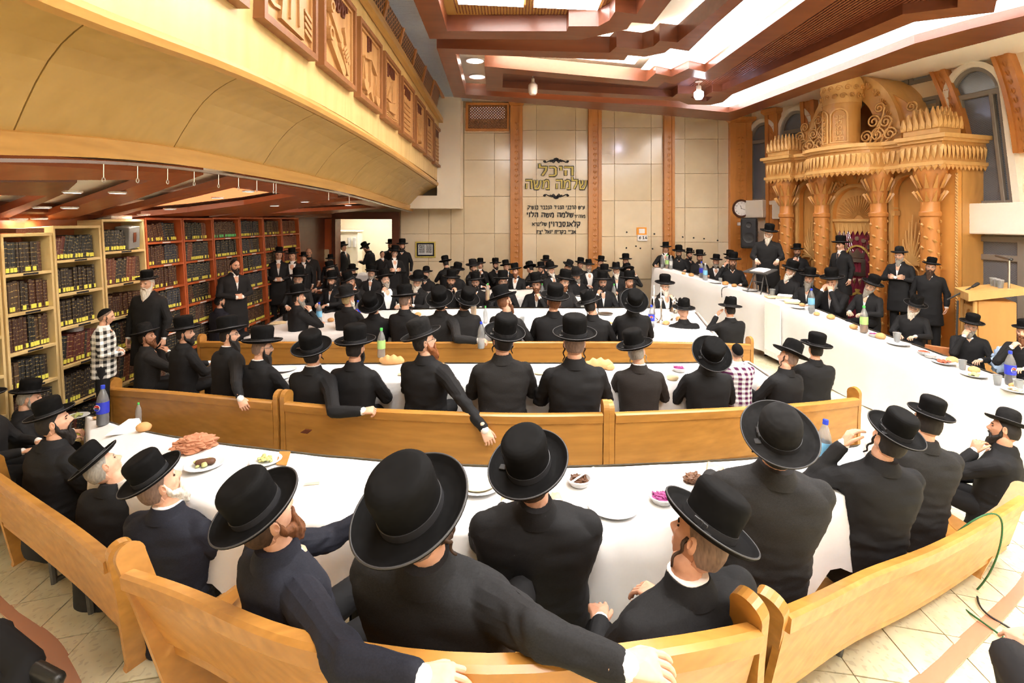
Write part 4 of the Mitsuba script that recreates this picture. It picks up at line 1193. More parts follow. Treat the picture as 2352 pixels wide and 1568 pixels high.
# columns
prof = [(0, -.6), (.24, -.6), (.24, -.42), (.19, -.40), (.19, -.34), (.15, -.28), (.145, .2), (.138, 2.45), (.16, 2.47), (.165, 2.53), (.14, 2.56), (.135, 2.75), (.15, 2.95), (.20, 3.12), (.245, 3.22), (.245, 3.33), (0, 3.33)]
colz = rx(-90)
for i, x in enumerate((0, .92, W - .92, W)):
    k = 'column' + ('' if i == 0 else '_%03d' % i)
    c = lathe(prof, 28)
    ark(k, moved(c, m4(colz, (x, 0, .32))), 'wood_pilaster', 40)
    vine = []
    for s in range(46):
        a = s * .9
        y = -.2 + s * .057
        r = .148
        cx, cz = x + r * math.cos(a) , .32 + r * math.sin(a)
        for da in (0, math.pi):
            p = np.array([x + r * math.cos(a + da), y, .32 + r * math.sin(a + da)])
            o = np.array([math.cos(a + da), 0, math.sin(a + da)])
            tg = np.array([-o[2], 0, o[0]])
            vine.append(hullp(p - tg * .045, p + tg * .045 + np.array([0, .03, 0]), p + o * .022 + np.array([0, .012, 0]), p + np.array([0, .045, 0]), p + np.array([0, -.03, 0])))
    for s in range(10):
        a = s * math.pi / 5
        o = np.array([math.cos(a), 0, math.sin(a)])
        for y, rr, hh in ((2.72, .15, .2), (2.95, .18, .26)):
            p = np.array([x, y, .32]) + o * rr
            tg = np.array([-o[2], 0, o[0]])
            vine.append(hullp(p - tg * .035, p + tg * .035, p + o * .075 + np.array([0, hh, 0]), p + o * .03 + np.array([0, hh * .6, 0]), p + o * .11 + np.array([0, hh * .86, 0])))
    ark(k + '__vine_carving', cat_(vine), 'wood_ark', kind='stuff')
# entablature: plan outline with projecting corners and a bowed centre
def plan(o):
    cx = W / 2
    bow = [(cx + .74 * math.sin(a), .55 + .34 * math.cos(a)) for a in np.linspace(-1.25, 1.25, 18)]
    pts = [(-.34 - o, -.62), (-.34 - o, .56 + o), (.34 + o * .5, .56 + o), (.34 + o * .5, .42 + o), (.72, .42 + o)] + [(x, z + o) for x, z in bow] + [(W - .72, .42 + o), (W - .34 - o * .5, .42 + o), (W - .34 - o * .5, .56 + o), (W + .34 + o, .56 + o), (W + .34 + o, -.62)]
    return sg.Polygon(pts).buffer(0)
def slab(poly, y0, y1):
    m_ = extr(poly, y1 - y0)
    m_.apply_transform(np.array([[1, 0, 0, 0], [0, 0, 1, y0], [0, 1, 0, 0], [0, 0, 0, 1.0]]))
    m_.invert()
    return m_
ark('entablature', cat_([slab(plan(0), 3.36, 3.74)]), 'wood_ark')
ark('cornice', cat_([slab(plan(.05), 3.74, 3.79), slab(plan(.10), 3.79, 3.86), slab(plan(.04), 3.34, 3.40)]), 'wood_ark_light')
ring = np.array(plan(.015).exterior.coords)
dense = []
for a, b in zip(ring[:-1], ring[1:]):
    if max(a[1], b[1]) < -.5:
        continue
    L = np.linalg.norm(b - a)
    for q_ in np.arange(.05, L, .105) if L > .1 else [L / 2]:
        dense.append((a + (b - a) * q_ / L, (b - a) / L))
fr, tul = [], []
for p, t in dense:
    n_ = np.array([-t[1], t[0]])
    n_ = n_ if n_[1] > 0 or (abs(n_[1]) < .3 and (n_[0] > 0) == (p[0] > W / 2)) else -n_
    P3 = lambda a, y, o: (p[0] + t[0] * a + n_[0] * o, y, p[1] + t[1] * a + n_[1] * o)
    fr.append(hullp(P3(-.052, 3.36, -.02), P3(.052, 3.36, -.02), P3(-.052, 3.36, .015), P3(.052, 3.36, .015), P3(-.052, 3.31, .0), P3(.052, 3.31, .0), P3(0, 3.245, .0), P3(0, 3.30, .025)))
    tul.append(hullp(P3(0, 3.43, .0), P3(-.03, 3.52, .012), P3(.03, 3.52, .012), P3(-.042, 3.68, 0), P3(.042, 3.68, 0), P3(0, 3.62, .035)))
ark('scalloped_fringe', cat_(fr), 'wood_ark', kind='stuff')
ark('tulip_frieze', cat_(tul), 'wood_ark_light', kind='stuff')
ark('light_soffit', slab(plan(-.06).difference(sg.box(-1, -1, 5, .02)), 3.33, 3.36), 'wood_ark')
for i, (x, z) in enumerate(((W / 2 - .42, .62), (W / 2 - .14, .76), (W / 2 + .14, .76), (W / 2 + .42, .62), (.47, .26), (W - .47, .26))):
    d = slab(sg.Point(x, z).buffer(.06), 3.315, 3.325)
    ark('spot_lamp' + ('' if i == 0 else '_%03d' % i), d, 'cap_white', emit=(380, 235, 100))
# letters over the arch
letters = 'דע לפני מי אתה עומד'
gl = []
n_ = len(letters)
for i, chx in enumerate(letters):
    if chx == ' ':
        continue
    a = math.radians(178 - i * (176 / (n_ - 1)))
    a = math.pi - a
    g = hebrew(chx, .13, .19)
    g = affinity.rotate(g, -(90 - math.degrees(math.pi - a)) * -1 if False else math.degrees(a) - 90, origin=(0, 0))
    g = affinity.translate(g, W / 2 + .66 * math.cos(a), 2.50 + .66 * math.sin(a))
    gl.append(extr(g, .15))
ark('arch_lettering', cat_(gl), 'wood_ark_light')
# sunburst above the curtain, valance, curtain
ark('sunburst_panel', extr(cen.intersection(sg.box(0, 2.22, W, 4)), .02), 'wood_ark_light')
rays = [hullp(*[(W / 2 + .35 * 0 + r_ * math.cos(a) + w_ * -math.sin(a), 2.40 + r_ * math.sin(a) + w_ * math.cos(a), z) for r_, w_ in ((.10, .004), (.10, -.004), (.5, .010), (.5, -.010)) for z in (.0, .045)]) for a in np.linspace(.15, 3.0, 22)]
ark('sun_rays', cat_(rays), 'wood_ark', kind='stuff')
val = [hullp((W / 2 - .5 + i * .1, 2.36, .02), (W / 2 - .4 + i * .1, 2.36, .02), (W / 2 - .5 + i * .1, 2.36, .10), (W / 2 - .4 + i * .1, 2.36, .10), (W / 2 - .5 + i * .1, 2.18, .06), (W / 2 - .4 + i * .1, 2.18, .06), (W / 2 - .45 + i * .1, 2.08, .07)) for i in range(10)]
ark('valance', cat_(val + [box(W / 2 - .52, W / 2 + .52, 2.36, 2.42, 0, .14, .01)]), 'wood_ark_light')
xs = np.linspace(W / 2 - .47, W / 2 + .47, 90)
cz = .03 + .018 * np.sin((xs - W / 2) * 42) + .008 * np.sin((xs - W / 2) * 97)
A_ = np.stack([xs, np.full(90, 2.25), cz], 1); B_ = np.stack([xs, np.full(90, -.45), cz * 1.1], 1)
ark('curtain', ribbon(A_, B_, .012, (0, 0, 1.0)), 'velvet', True)
cx = W / 2
em = [affinity.translate(sg.Polygon([(-.15, 0), (.15, 0), (.18, .16), (.09, .09), (0, .2), (-.09, .09), (-.18, .16)]), cx, 1.62), sg.box(cx - .15, 1.28, cx + .15, 1.58).buffer(.03).difference(sg.box(cx - .09, 1.33, cx + .09, 1.53))]
ark('curtain__silver_crown', cat_([extr(g, .03) for g in em] + [hullp((cx - .36 + k_ * .12, 1.20, 0), (cx - .28 + k_ * .12, 1.20, 0), (cx - .32 + k_ * .12, 1.05, 0), (cx - .32 + k_ * .12, 1.14, .04)) for k_ in range(7)] + [extr(affinity.translate(sg.Point(0, 0).buffer(.045), cx + .34 * math.cos(a), 1.50 + .52 * math.sin(a)), .03) for a in np.linspace(.35, 2.8, 7)]).apply_translation((0, 0, .05)), 'silver')
arcs = [sg.LineString([(cx + .30 * math.cos(a), 1.45 + .42 * math.sin(a)) for a in np.linspace(.1, 3.04, 30)]).buffer(.018)]
for s in (-1, 1):
    arcs.append(sg.LineString([(cx + s * (.18 + .22 * math.sin(a)), .98 - .18 * math.cos(a) + .05) for a in np.linspace(-1.2, 1.6, 20)]).buffer(.022))
    arcs.append(sg.LineString([(cx + s * .30, .9), (cx + s * .30, -.3)]).buffer(.03))
for k_ in range(9):
    arcs.append(sg.Point(cx - .30, .8 - k_ * .14).buffer(.05).difference(sg.Point(cx - .30, .8 - k_ * .14).buffer(.022)))
ark('curtain__gold_braid', cat_([extr(g, .03) for g in arcs]).apply_translation((0, 0, .05)), 'gold')
ark('curtain__gold_rays', cat_([tube([(cx + s * (.10 + .05 * k_), 1.75, .058), (cx + s * (.20 + .03 * k_), 2.2, .058)], .004, 4) for s in (-1, 1) for k_ in range(9)]), 'silver', kind='stuff')
# palm reliefs in the side niches
for i, x in enumerate((.47, W - .47)):
    ms = [tube([(x, .0 + .1 * k_, .05), (x, .1 + .1 * k_, .05)], .032 + .006 * (k_ % 2), 7) for k_ in range(15)]
    for a in np.linspace(-.15, math.pi + .15, 17):
        u = np.linspace(0, 1, 9)
        L = .95 - .30 * abs(math.cos(a))
        px_, pz_ = x + .29 * np.cos(a) * np.sin(u * 1.6), 1.55 + L * u * (.25 + .75 * max(math.sin(a), 0)) - .28 * u * u * abs(math.cos(a))
        ms.append(tube(np.stack([px_, pz_, .04 + .03 * np.sin(u * 3.1)], 1), .027 * (1 - .7 * u) + .004, 6))
    for s in (-1, 1):
        ms.append(tube([(x, 1.55, .06), (x + s * .12, 1.45, .08), (x + s * .15, 1.25, .08)], .016, 6))
        for r_ in range(7):
            for q_ in range(5):
                ms.append(tm(ell((x + s * .15 + (q_ - 2) * .032 * (1 - .08 * abs(r_ - 3)), 1.24 - r_ * .05, .07 + .02 * (q_ % 2)), .021, .028, .024, 8)))
    ark('palm_relief' + ('' if i == 0 else '_001'), cat_(ms), 'wood_ark_light', 40)
# corner crowns
for i, x in enumerate((0, W)):
    ms = [box(x - .30, x + .30, 3.86, 4.06, .0, .58, .02)]
    for y, r_, nt, hh in ((4.06, .31, 6, .13), (4.14, .26, 5, .13), (4.22, .20, 4, .14)):
        ms.append(box(x - r_ + .02, x + r_ - .02, 3.95, y, .29 - r_ + .02, .29 + r_ - .02))
        w_ = r_ * 2 / nt
        for q_ in range(nt):
            a0 = -r_ + q_ * w_
            for side in range(3):
                def pt(a, yy, o, side=side, r_=r_):
                    return (x + a, yy, .29 + r_ + o) if side == 0 else ((x - r_ - o, yy, .29 + a) if side == 1 else (x + r_ + o, yy, .29 + a))
                g0, g1, gm = a0 + .006, a0 + w_ - .006, a0 + w_ / 2
                ms.append(hullp(*[pt(a, yy, o) for a, yy in ((g0, y - .09), (g1, y - .09), (g0, y), (g1, y), (gm, y + hh)) for o in (-.02, .012)], pt(gm, y - .02, .035)))
    ark('corner_crown' + ('' if i == 0 else '_001'), cat_(ms), 'wood_ark_light')
# great arch with its vault, scrolls
out = sg.Polygon([(cx + 1.02 * math.cos(a), 3.86 + 1.46 * math.sin(a)) for a in np.linspace(0, math.pi, 50)])
inn = sg.Polygon([(cx + .58 * math.cos(a), 3.86 + 1.02 * math.sin(a)) for a in np.linspace(0, math.pi, 50)])
ark('great_arch', moved(extr(out.difference(inn), .16), m4(np.eye(3), (0, 0, .12))), 'wood_ark_light')
ark('arch_vault', moved(extr(out.difference(out.buffer(-.06)), .95), m4(np.eye(3), (0, 0, -.82))), 'wood_ark_light', 40)
ark('arch_shell', moved(extr(inn.buffer(.05), .04), m4(np.eye(3), (0, 0, -.50))), 'wood_pilaster')
fl = []
for a in np.linspace(.18, math.pi - .18, 13):
    p = (cx + .80 * math.cos(a), 3.86 + 1.24 * math.sin(a))
    for b in np.linspace(-.9, .9, 5):
        d = a + b
        fl.append(tube([(p[0], p[1], .28), (p[0] + .11 * math.cos(d), p[1] + .13 * math.sin(d), .30)], [.010, .018], 5))
ark('arch_flowers', cat_(fl), 'wood_ark', kind='stuff')
def scroll(c, r0, turns, s, w=.020, up=1):
    a = np.linspace(0, turns * 2 * math.pi, int(26 * turns))
    r = r0 * (1 - a / a[-1] * .85)
    return tube(np.stack([c[0] + s * r * np.cos(a), c[1] + up * r * np.sin(a), np.full_like(a, c[2])], 1), w, 5)
sc = []
for s in (-1, 1):
    for (dx, dy, r_) in ((.86, .12, .13), (.62, .14, .14), (.40, .13, .12), (.78, .36, .12), (.55, .40, .13), (1.12, .15, .14), (1.25, .38, .12), (1.36, .14, .12), (1.14, .58, .10), (.66, .64, .10)):
        sc.append(scroll((cx + s * dx, 3.90 + dy, .36 if dx < .95 else .2), r_, 1.7, s))
        sc.append(tube([(cx + s * (dx - .1), 3.88, .34 if dx < .95 else .18), (cx + s * (dx + .05), 3.88 + dy * .7, .35 if dx < .95 else .19), (cx + s * (dx + r_), 3.9 + dy, .36 if dx < .95 else .2)], .02, 5))
ark('scrollwork', cat_(sc), 'wood_ark_light', True, kind='stuff')
sh = sg.Polygon([(cx - 1.45, 3.86), (cx + 1.45, 3.86), (cx + 1.36, 4.2), (cx + 1.0, 4.62), (cx + .7, 4.86), (cx - .7, 4.86), (cx - 1.0, 4.62), (cx - 1.36, 4.2)]).difference(out)
ark('scroll_backing', moved(extr(sh, .05), m4(np.eye(3), (0, 0, .12))), 'wood_ark')
# tablets and the crown in front of the arch
tabz = .50
drum = lathe([(0, 3.86), (.36, 3.86), (.36, 3.92), (.32, 3.94), (.32, 4.62), (.34, 4.66), (.34, 4.72), (0, 4.72)], 32)
ark('tablets', moved(drum, m4(colz, (cx, 0, tabz))), 'wood_ark', 40)
for i, s in enumerate((-1, 1)):
    a_ = arch_poly(.30, .68, pointed=1.1)
    m_ = extr(a_.difference(a_.buffer(-.025)), .03).subdivide_to_size(.05)
    def wrap(m_, s):
        v = np.array(m_.vertices)
        th = (v[:, 0] + s * .165) / .32
        r_ = .322 + v[:, 2]
        m_.vertices = np.stack([cx + r_ * np.sin(th), v[:, 1], tabz + r_ * np.cos(th)], 1)
        return m_
    m_.apply_translation((0, 3.93, 0))
    ark('tablets__border' + ('' if i == 0 else '_001'), wrap(m_, s), 'wood_ark_light')
    gl = []
    for r_, tx in enumerate((('לא', 'לא', 'לא', 'לא', 'לא'), ('אנכי', 'לא', 'לא', 'זכור', 'כבד'))[i]):
        g = affinity.translate(hebrew(tx, .062, .2), 0, 4.40 - r_ * .105)
        gl.append(extr(g, .018))
    ark('tablets__lettering' + ('' if i == 0 else '_001'), wrap(cat_(gl).subdivide_to_size(.04), s), 'wood_ark_light')
cr = []
N_ = 64
for k_ in range(N_):
    a0, a1 = 2 * math.pi * k_ / N_, 2 * math.pi * (k_ + 1) / N_
    top = lambda a: 5.06 + .17 * abs(math.cos(a * 2.5)) ** .7
    ring4 = []
    for a in (a0, a1):
        for rr in (.31 + .05, .29 + .05):
            ring4 += [(cx + rr * math.sin(a) * .93, 4.72, tabz + rr * math.cos(a) * .93), (cx + rr * math.sin(a) * 1.08, top(a), tabz + rr * math.cos(a) * 1.08)]
    cr.append(hullp(*ring4))
ark('crown', cat_(cr), 'wood_ark_light')
ark('crown_filigree', cat_([scroll((0, 0, 0), .06, 1.4, 1, .011).apply_transform(frame_m((cx + .375 * math.sin(a), 4.84 + .16 * (k_ % 2), tabz + .375 * math.cos(a)), (math.cos(a), 0, -math.sin(a)), (0, 1, 0), (math.sin(a), 0, math.cos(a)))) for k_, a in enumerate(np.linspace(-2.2, 2.2, 22))]), 'wood_ark')

# ------------------------------------------------------------------ people
_heads = {}
def head_mesh(lod, fat=1.0):
    key = (lod, fat)
    if key in _heads:
        return _heads[key]
    s = trimesh.creation.icosphere(subdivisions=(3, 4, 5)[lod])
    d = np.asarray(s.vertices)
    v = d * np.array([.076 * fat, .097, .116])
    x, y, z = v.T
    low = np.clip(-(z + .02) / .09, 0, 1)
    x = x * (1 - .26 * low * (y > -.03)) 
    y = y - .012 * low * (y < 0) * -1
    front = np.clip(y / .097, 0, 1)
    y = np.where(y > .072, .072 + (y - .072) * .62, y)
    g = lambda cx, cz, sx, sz: np.exp(-((x - cx) / sx) ** 2 - ((z - cz) / sz) ** 2) * (front > .35)
    y = y + .027 * g(0, -.026, .013, .020) + .012 * g(0, .0, .009, .022) + .007 * (g(-.012, -.032, .008, .008) + g(.012, -.032, .008, .008))
    y = y - .011 * (g(-.032, .002, .017, .011) + g(.032, .002, .017, .011))
    y = y + .007 * (g(-.032, .026, .026, .009) + g(.032, .026, .026, .009)) + .004 * g(0, .03, .03, .012)
    y = y + .008 * g(0, -.060, .022, .006) + .008 * g(0, -.071, .019, .006) - .004 * g(0, -.0655, .022, .0025)
    y = y + .012 * g(0, -.098, .020, .016)
    y = y + .005 * (g(-.045, -.02, .018, .014) + g(.045, -.02, .018, .014))
    m = [mf(trimesh.Trimesh(np.stack([x, y, z], 1), s.faces, process=False))]
    for sx in (-1, 1):
        e = manifold3d.Manifold.sphere(1.0, 14).scale([.008, .019, .032]).rotate([-12, 0, sx * -22]).translate([sx * .079 * fat, -.006, -.008])
        c = manifold3d.Manifold.sphere(1.0, 10).scale([.006, .010, .018]).rotate([0, 0, sx * -22]).translate([sx * .086 * fat, .0, -.006])
        m.append(e - c)
    _heads[key] = union(m)
    return _heads[key]

def hand(wrist, fwd, up, side, lod, curl=25, thumb=30, spread=4):
    """Right (side=1) or left (side=-1) hand: fwd = along the fingers, up = back of the hand."""
    f = np.asarray(fwd, float); f /= np.linalg.norm(f)
    u = np.asarray(up, float); u -= f * (u @ f); u /= np.linalg.norm(u)
    r = np.cross(f, u)          # to the right of someone looking along f with u up
    n = 10 if lod == 2 else 8
    L = lambda a, b, c: np.asarray(wrist) + r * a + f * b + u * c
    ts = -side                   # the thumb lies on the inner side of a palm-down hand
    ms = [manifold3d.Manifold.batch_hull([sph(L(-.022, .012, 0), .015, n), sph(L(.022, .012, 0), .015, n), sph(L(-.034, .088, -.002), .0115, n), sph(L(.034, .085, -.002), .0115, n), sph(L(0, .055, .004), .016, n)]),
          bone(L(0, -.035, 0), L(0, .02, 0), .026, .023, n)]
    for k, (o, ln) in enumerate(((-.031, .073), (-.0105, .080), (.0105, .074), (.031, .058))):
        o_ = o * (1 if ts < 0 else -1)
        a = math.radians(curl + 3 * k)
        sp = math.radians(spread * (k - 1.5)) * (1 if ts < 0 else -1)
        p0 = L(o_, .088, 0)
        d1 = f * math.cos(a) * math.cos(sp) + r * math.sin(sp) - u * math.sin(a)
        p1 = p0 + d1 * ln * .5
        a2 = a * 1.9
        d2 = f * math.cos(a2) * math.cos(sp) + r * math.sin(sp) - u * math.sin(a2)
        p2 = p1 + d2 * ln * .30
        a3 = a * 2.5
        d3 = f * math.cos(a3) + r * math.sin(sp) - u * math.sin(a3)
        p3 = p2 + d3 * ln * .22
        rr = .0092 if k < 3 else .008
        ms += [bone(p0, p1, rr * 1.08, rr, n), bone(p1, p2, rr, rr * .94, n), bone(p2, p3, rr * .94, rr * .8, n)]
    t0 = L(ts * .026, .022, -.004)
    ta = math.radians(thumb)
    td = f * math.cos(ta) + r * ts * math.sin(ta) - u * .25
    t1 = t0 + td * .048
    td2 = f * math.cos(ta * .45) + r * ts * math.sin(ta * .45) - u * (.3 + curl / 120)
    t2 = t1 + td2 / np.linalg.norm(td2) * .032
    t3 = t2 + td2 / np.linalg.norm(td2) * .022
    ms += [bone(t0, t1, .0145, .0105, n), bone(t1, t2, .0105, .0098, n), bone(t2, t3, .0098, .0082, n)]
    m = union(ms)
    if lod == 2:
        return mf(smoothed(m, .0045, 6))
    return m

HATS = {
 'tall': [(0, -.004), (.10, -.006), (.150, -.004), (.182, .006), (.195, .019), (.1955, .026), (.191, .029), (.184, .024), (.168, .012), (.140, .004), (.112, .003), (.106, .012), (.106, .06), (.109, .112), (.1095, .136), (.106, .152), (.097, .165), (.080, .173), (.05, .175), (0, .174)],
 'round': [(0, -.004), (.10, -.006), (.150, -.003), (.182, .008), (.195, .022), (.1955, .029), (.191, .032), (.184, .027), (.168, .015), (.140, .006), (.112, .004), (.106, .012), (.107, .06), (.106, .098), (.100, .130), (.086, .155), (.06, .169), (.03, .175), (0, .176)],
 'fedora': [(0, -.004), (.10, -.006), (.150, -.006), (.182, .001), (.192, .010), (.1925, .015), (.188, .017), (.168, .008), (.140, .003), (.112, .003), (.104, .012), (.103, .06), (.100, .105), (.097, .140), (.090, .157), (.078, .164), (.05, .160), (0, .152)],
}
_hats = {}
def hat_mesh(kind, lod):
    if (kind, lod) in _hats:
        return _hats[kind, lod]
    pr = HATS[kind]
    t = np.linspace(0, 1, len(pr))
    n = (24, 36, 72)[lod]
    if lod == 2:
        u = np.linspace(0, 1, 3 * len(pr) - 2)
        pr = np.stack([np.interp(u, t, [q[k] for q in pr]) for k in (0, 1)], 1)
    m = lathe(pr, n, .95, 1.05)
    if kind == 'fedora':
        v = np.array(m.vertices)
        up = np.clip((v[:, 2] - .06) / .07, 0, 1)
        v[:, 2] -= up * .030 * np.exp(-(v[:, 0] / .028) ** 2)
        for s in (-1, 1):
            v[:, 0] -= s * up * .022 * np.exp(-((v[:, 0] - s * .075) / .05) ** 2 - ((v[:, 1] - .07) / .04) ** 2)
        m.vertices = v
    r0 = .1095
    band = lathe([(.100, .004), (r0, .005), (r0 - .0005, .036), (.100, .037)], n, .95, 1.05)
    band = trimesh.Trimesh(band.vertices, np.vstack([band.faces, [[j + 3 * n, (j + 1) % n + 3 * n, (j + 1) % n] for j in range(n)], [[j + 3 * n, (j + 1) % n, j] for j in range(n)]]), process=False)
    bow = cat_([box(-.110, -.098, -.028, .034, .007, .034, .003), box(-.113, -.100, -.008, .010, .003, .036, .003), box(-.132, -.100, -.052, -.022, .005, .012, .002)])
    edge = tube([(.1925 * .95 * math.cos(a) * (.985 if kind == 'fedora' else 1), .1925 * 1.05 * math.sin(a) * (.985 if kind == 'fedora' else 1), .029 if kind == 'round' else (.014 if kind == 'fedora' else .026)) for a in np.arange(n) * 2 * math.pi / n], .0042, 6, closed=True)
    _hats[kind, lod] = (m, cat_([band, bow]), edge)
    return _hats[kind, lod]

_beards = {}
def beard_mesh(L, full, lod):
    key = (round(L, 2), full, lod)
    if key in _beards:
        return _beards[key]
    n = 12
    w = full
    low = [sph((-.060 * w, .012, -.062), .013, n), sph((.060 * w, .012, -.062), .013, n), sph((-.046 * w, .050, -.090), .017, n), sph((.046 * w, .050, -.090), .017, n),
           sph((0, .076, -.112), .022 * w, n), sph((0, .072, -.105 - L * .6), .030 * w, n), sph((0, .062, -.105 - L), max(.009, .020 * w - .03 * L), n)]
    ms = [manifold3d.Manifold.batch_hull(low)]
    for s in (-1, 1):
        ms.append(bone((s * .070 * w, .010, .008), (s * .062 * w, .016, -.062), .008, .014, n))
        ms.append(bone((s * .004, .097, -.051), (s * .030, .082, -.066), .0062, .007, n))
        ms.append(bone((s * .030, .082, -.066), (s * .034, .072, -.100), .008, .014, n))
    m = union(ms)
    t = smoothed(m, (.016, .010, .006)[lod], 5)
    amp = .010 + .02 * min(L, .25)
    t = displaced(t, amp, lambda p: (meshkit.fbm(p * np.array([90, 90, 16]), 2, 3) - .45) * np.clip((-.03 - p[:, 2]) / .05, .3, 1))
    _beards[key] = t
    return t

def hair_mesh(lod, kind):
    h = manifold3d.Manifold.sphere(1.0, 32).scale([.080, .099, .118]).translate([0, -.004, .002])
    # hairline: behind the ears and above the nape
    h = h.trim_by_plane([0, -.80, .60], -.002 if kind != 'bald' else .05)
    h = h.trim_by_plane([0, .25, 1.0], -.072)
    return tm(h)

def glasses_mesh(lod):
    ms = []
    for s in (-1, 1):
        ms.append(tube([(s * .032 + .021 * math.cos(a), .097, .001 + .016 * math.sin(a)) for a in np.arange(14) * 2 * math.pi / 14], .0016 if lod == 2 else .0022, 5, closed=True))
        ms.append(tube([(s * .053, .097, .005), (s * .074, .07, .006), (s * .082, .0, .004), (s * .082, -.015, -.012)], .0016 if lod == 2 else .0022, 5))
    ms.append(tube([(-.011, .097, .004), (0, .102, .006), (.011, .097, .004)], .0016 if lod == 2 else .0022, 5))
    return cat_(ms)

def payot_mesh(s, L, lod, curl=True):
    n = int(30 + 120 * L) if lod else 14
    u = np.linspace(0, 1, n)
    a = u * L * 95
    r = (.006 if curl else .002) * np.minimum(1, u * 4)
    p = np.stack([s * (.079 + .004 * u) + r * np.cos(a), .018 + .010 * u + r * np.sin(a), .005 - L * u], 1)
    return tube(p, .0075 * (1 - .45 * u) if L < .3 else .009 * (1 - .5 * u), 6)

ARM = {   # elbow, wrist, hand direction, back of the hand; right arm, mirrored for the left; in the torso frame (origin at the hips)
 'table': ((.27, .13, .20), (.13, .37, .21), (-.45, .9, 0), (0, 0, 1), 30),
 'tablewide': ((.34, .12, .22), (.30, .38, .22), (-.2, 1, 0), (0, 0, 1), 25),
 'lap': ((.27, .06, .19), (.12, .27, .10), (-.5, .8, -.2), (0, 0, 1), 30),
 'down': ((.27, -.02, .17), (.26, .05, -.08), (0, .1, -1), (1, 0, 0), 25),
 'clasp': ((.28, .03, .18), (.06, .215, .13), (-1, .25, .1), (0, 1, .4), 40),
 'cheek': ((.22, .30, .22), (.12, .17, .46), (-.35, -.15, .9), (.8, .5, .1), 45),
 'mouth': ((.22, .30, .22), (.075, .235, .46), (-.45, -.35, .8), (.6, .8, .2), 45),
 'brow': ((.20, .28, .25), (.07, .24, .54), (-.3, -.35, .85), (.5, .8, .3), 25),
 'ear': ((.33, .12, .32), (.19, .09, .58), (-.45, .1, .85), (.9, .3, .2), 25),
 'bench': ((.38, -.09, .26), (.60, -.15, .235), (1, -.15, -.35), (0, -.5, 1), 30),
 'bench_low': ((.34, -.12, .16), (.52, -.235, .07), (.6, -.35, -.75), (.3, -1, .2), 35),
 'fold': ((.28, .05, .19), (.0, .20, .24), (-1, .1, .15), (0, 1, .2), 20),
 'chair': ((.31, -.02, .2), (.25, .22, .18), (-.2, .95, -.15), (0, 0, 1), 30),
 'reach': ((.26, .17, .22), (.24, .42, .30), (-.05, 1, -.25), (0, -.2, 1), 40),
 'hold': ((.27, .10, .20), (.12, .31, .27), (-.6, .7, .3), (.6, 0, .8), 55),
}

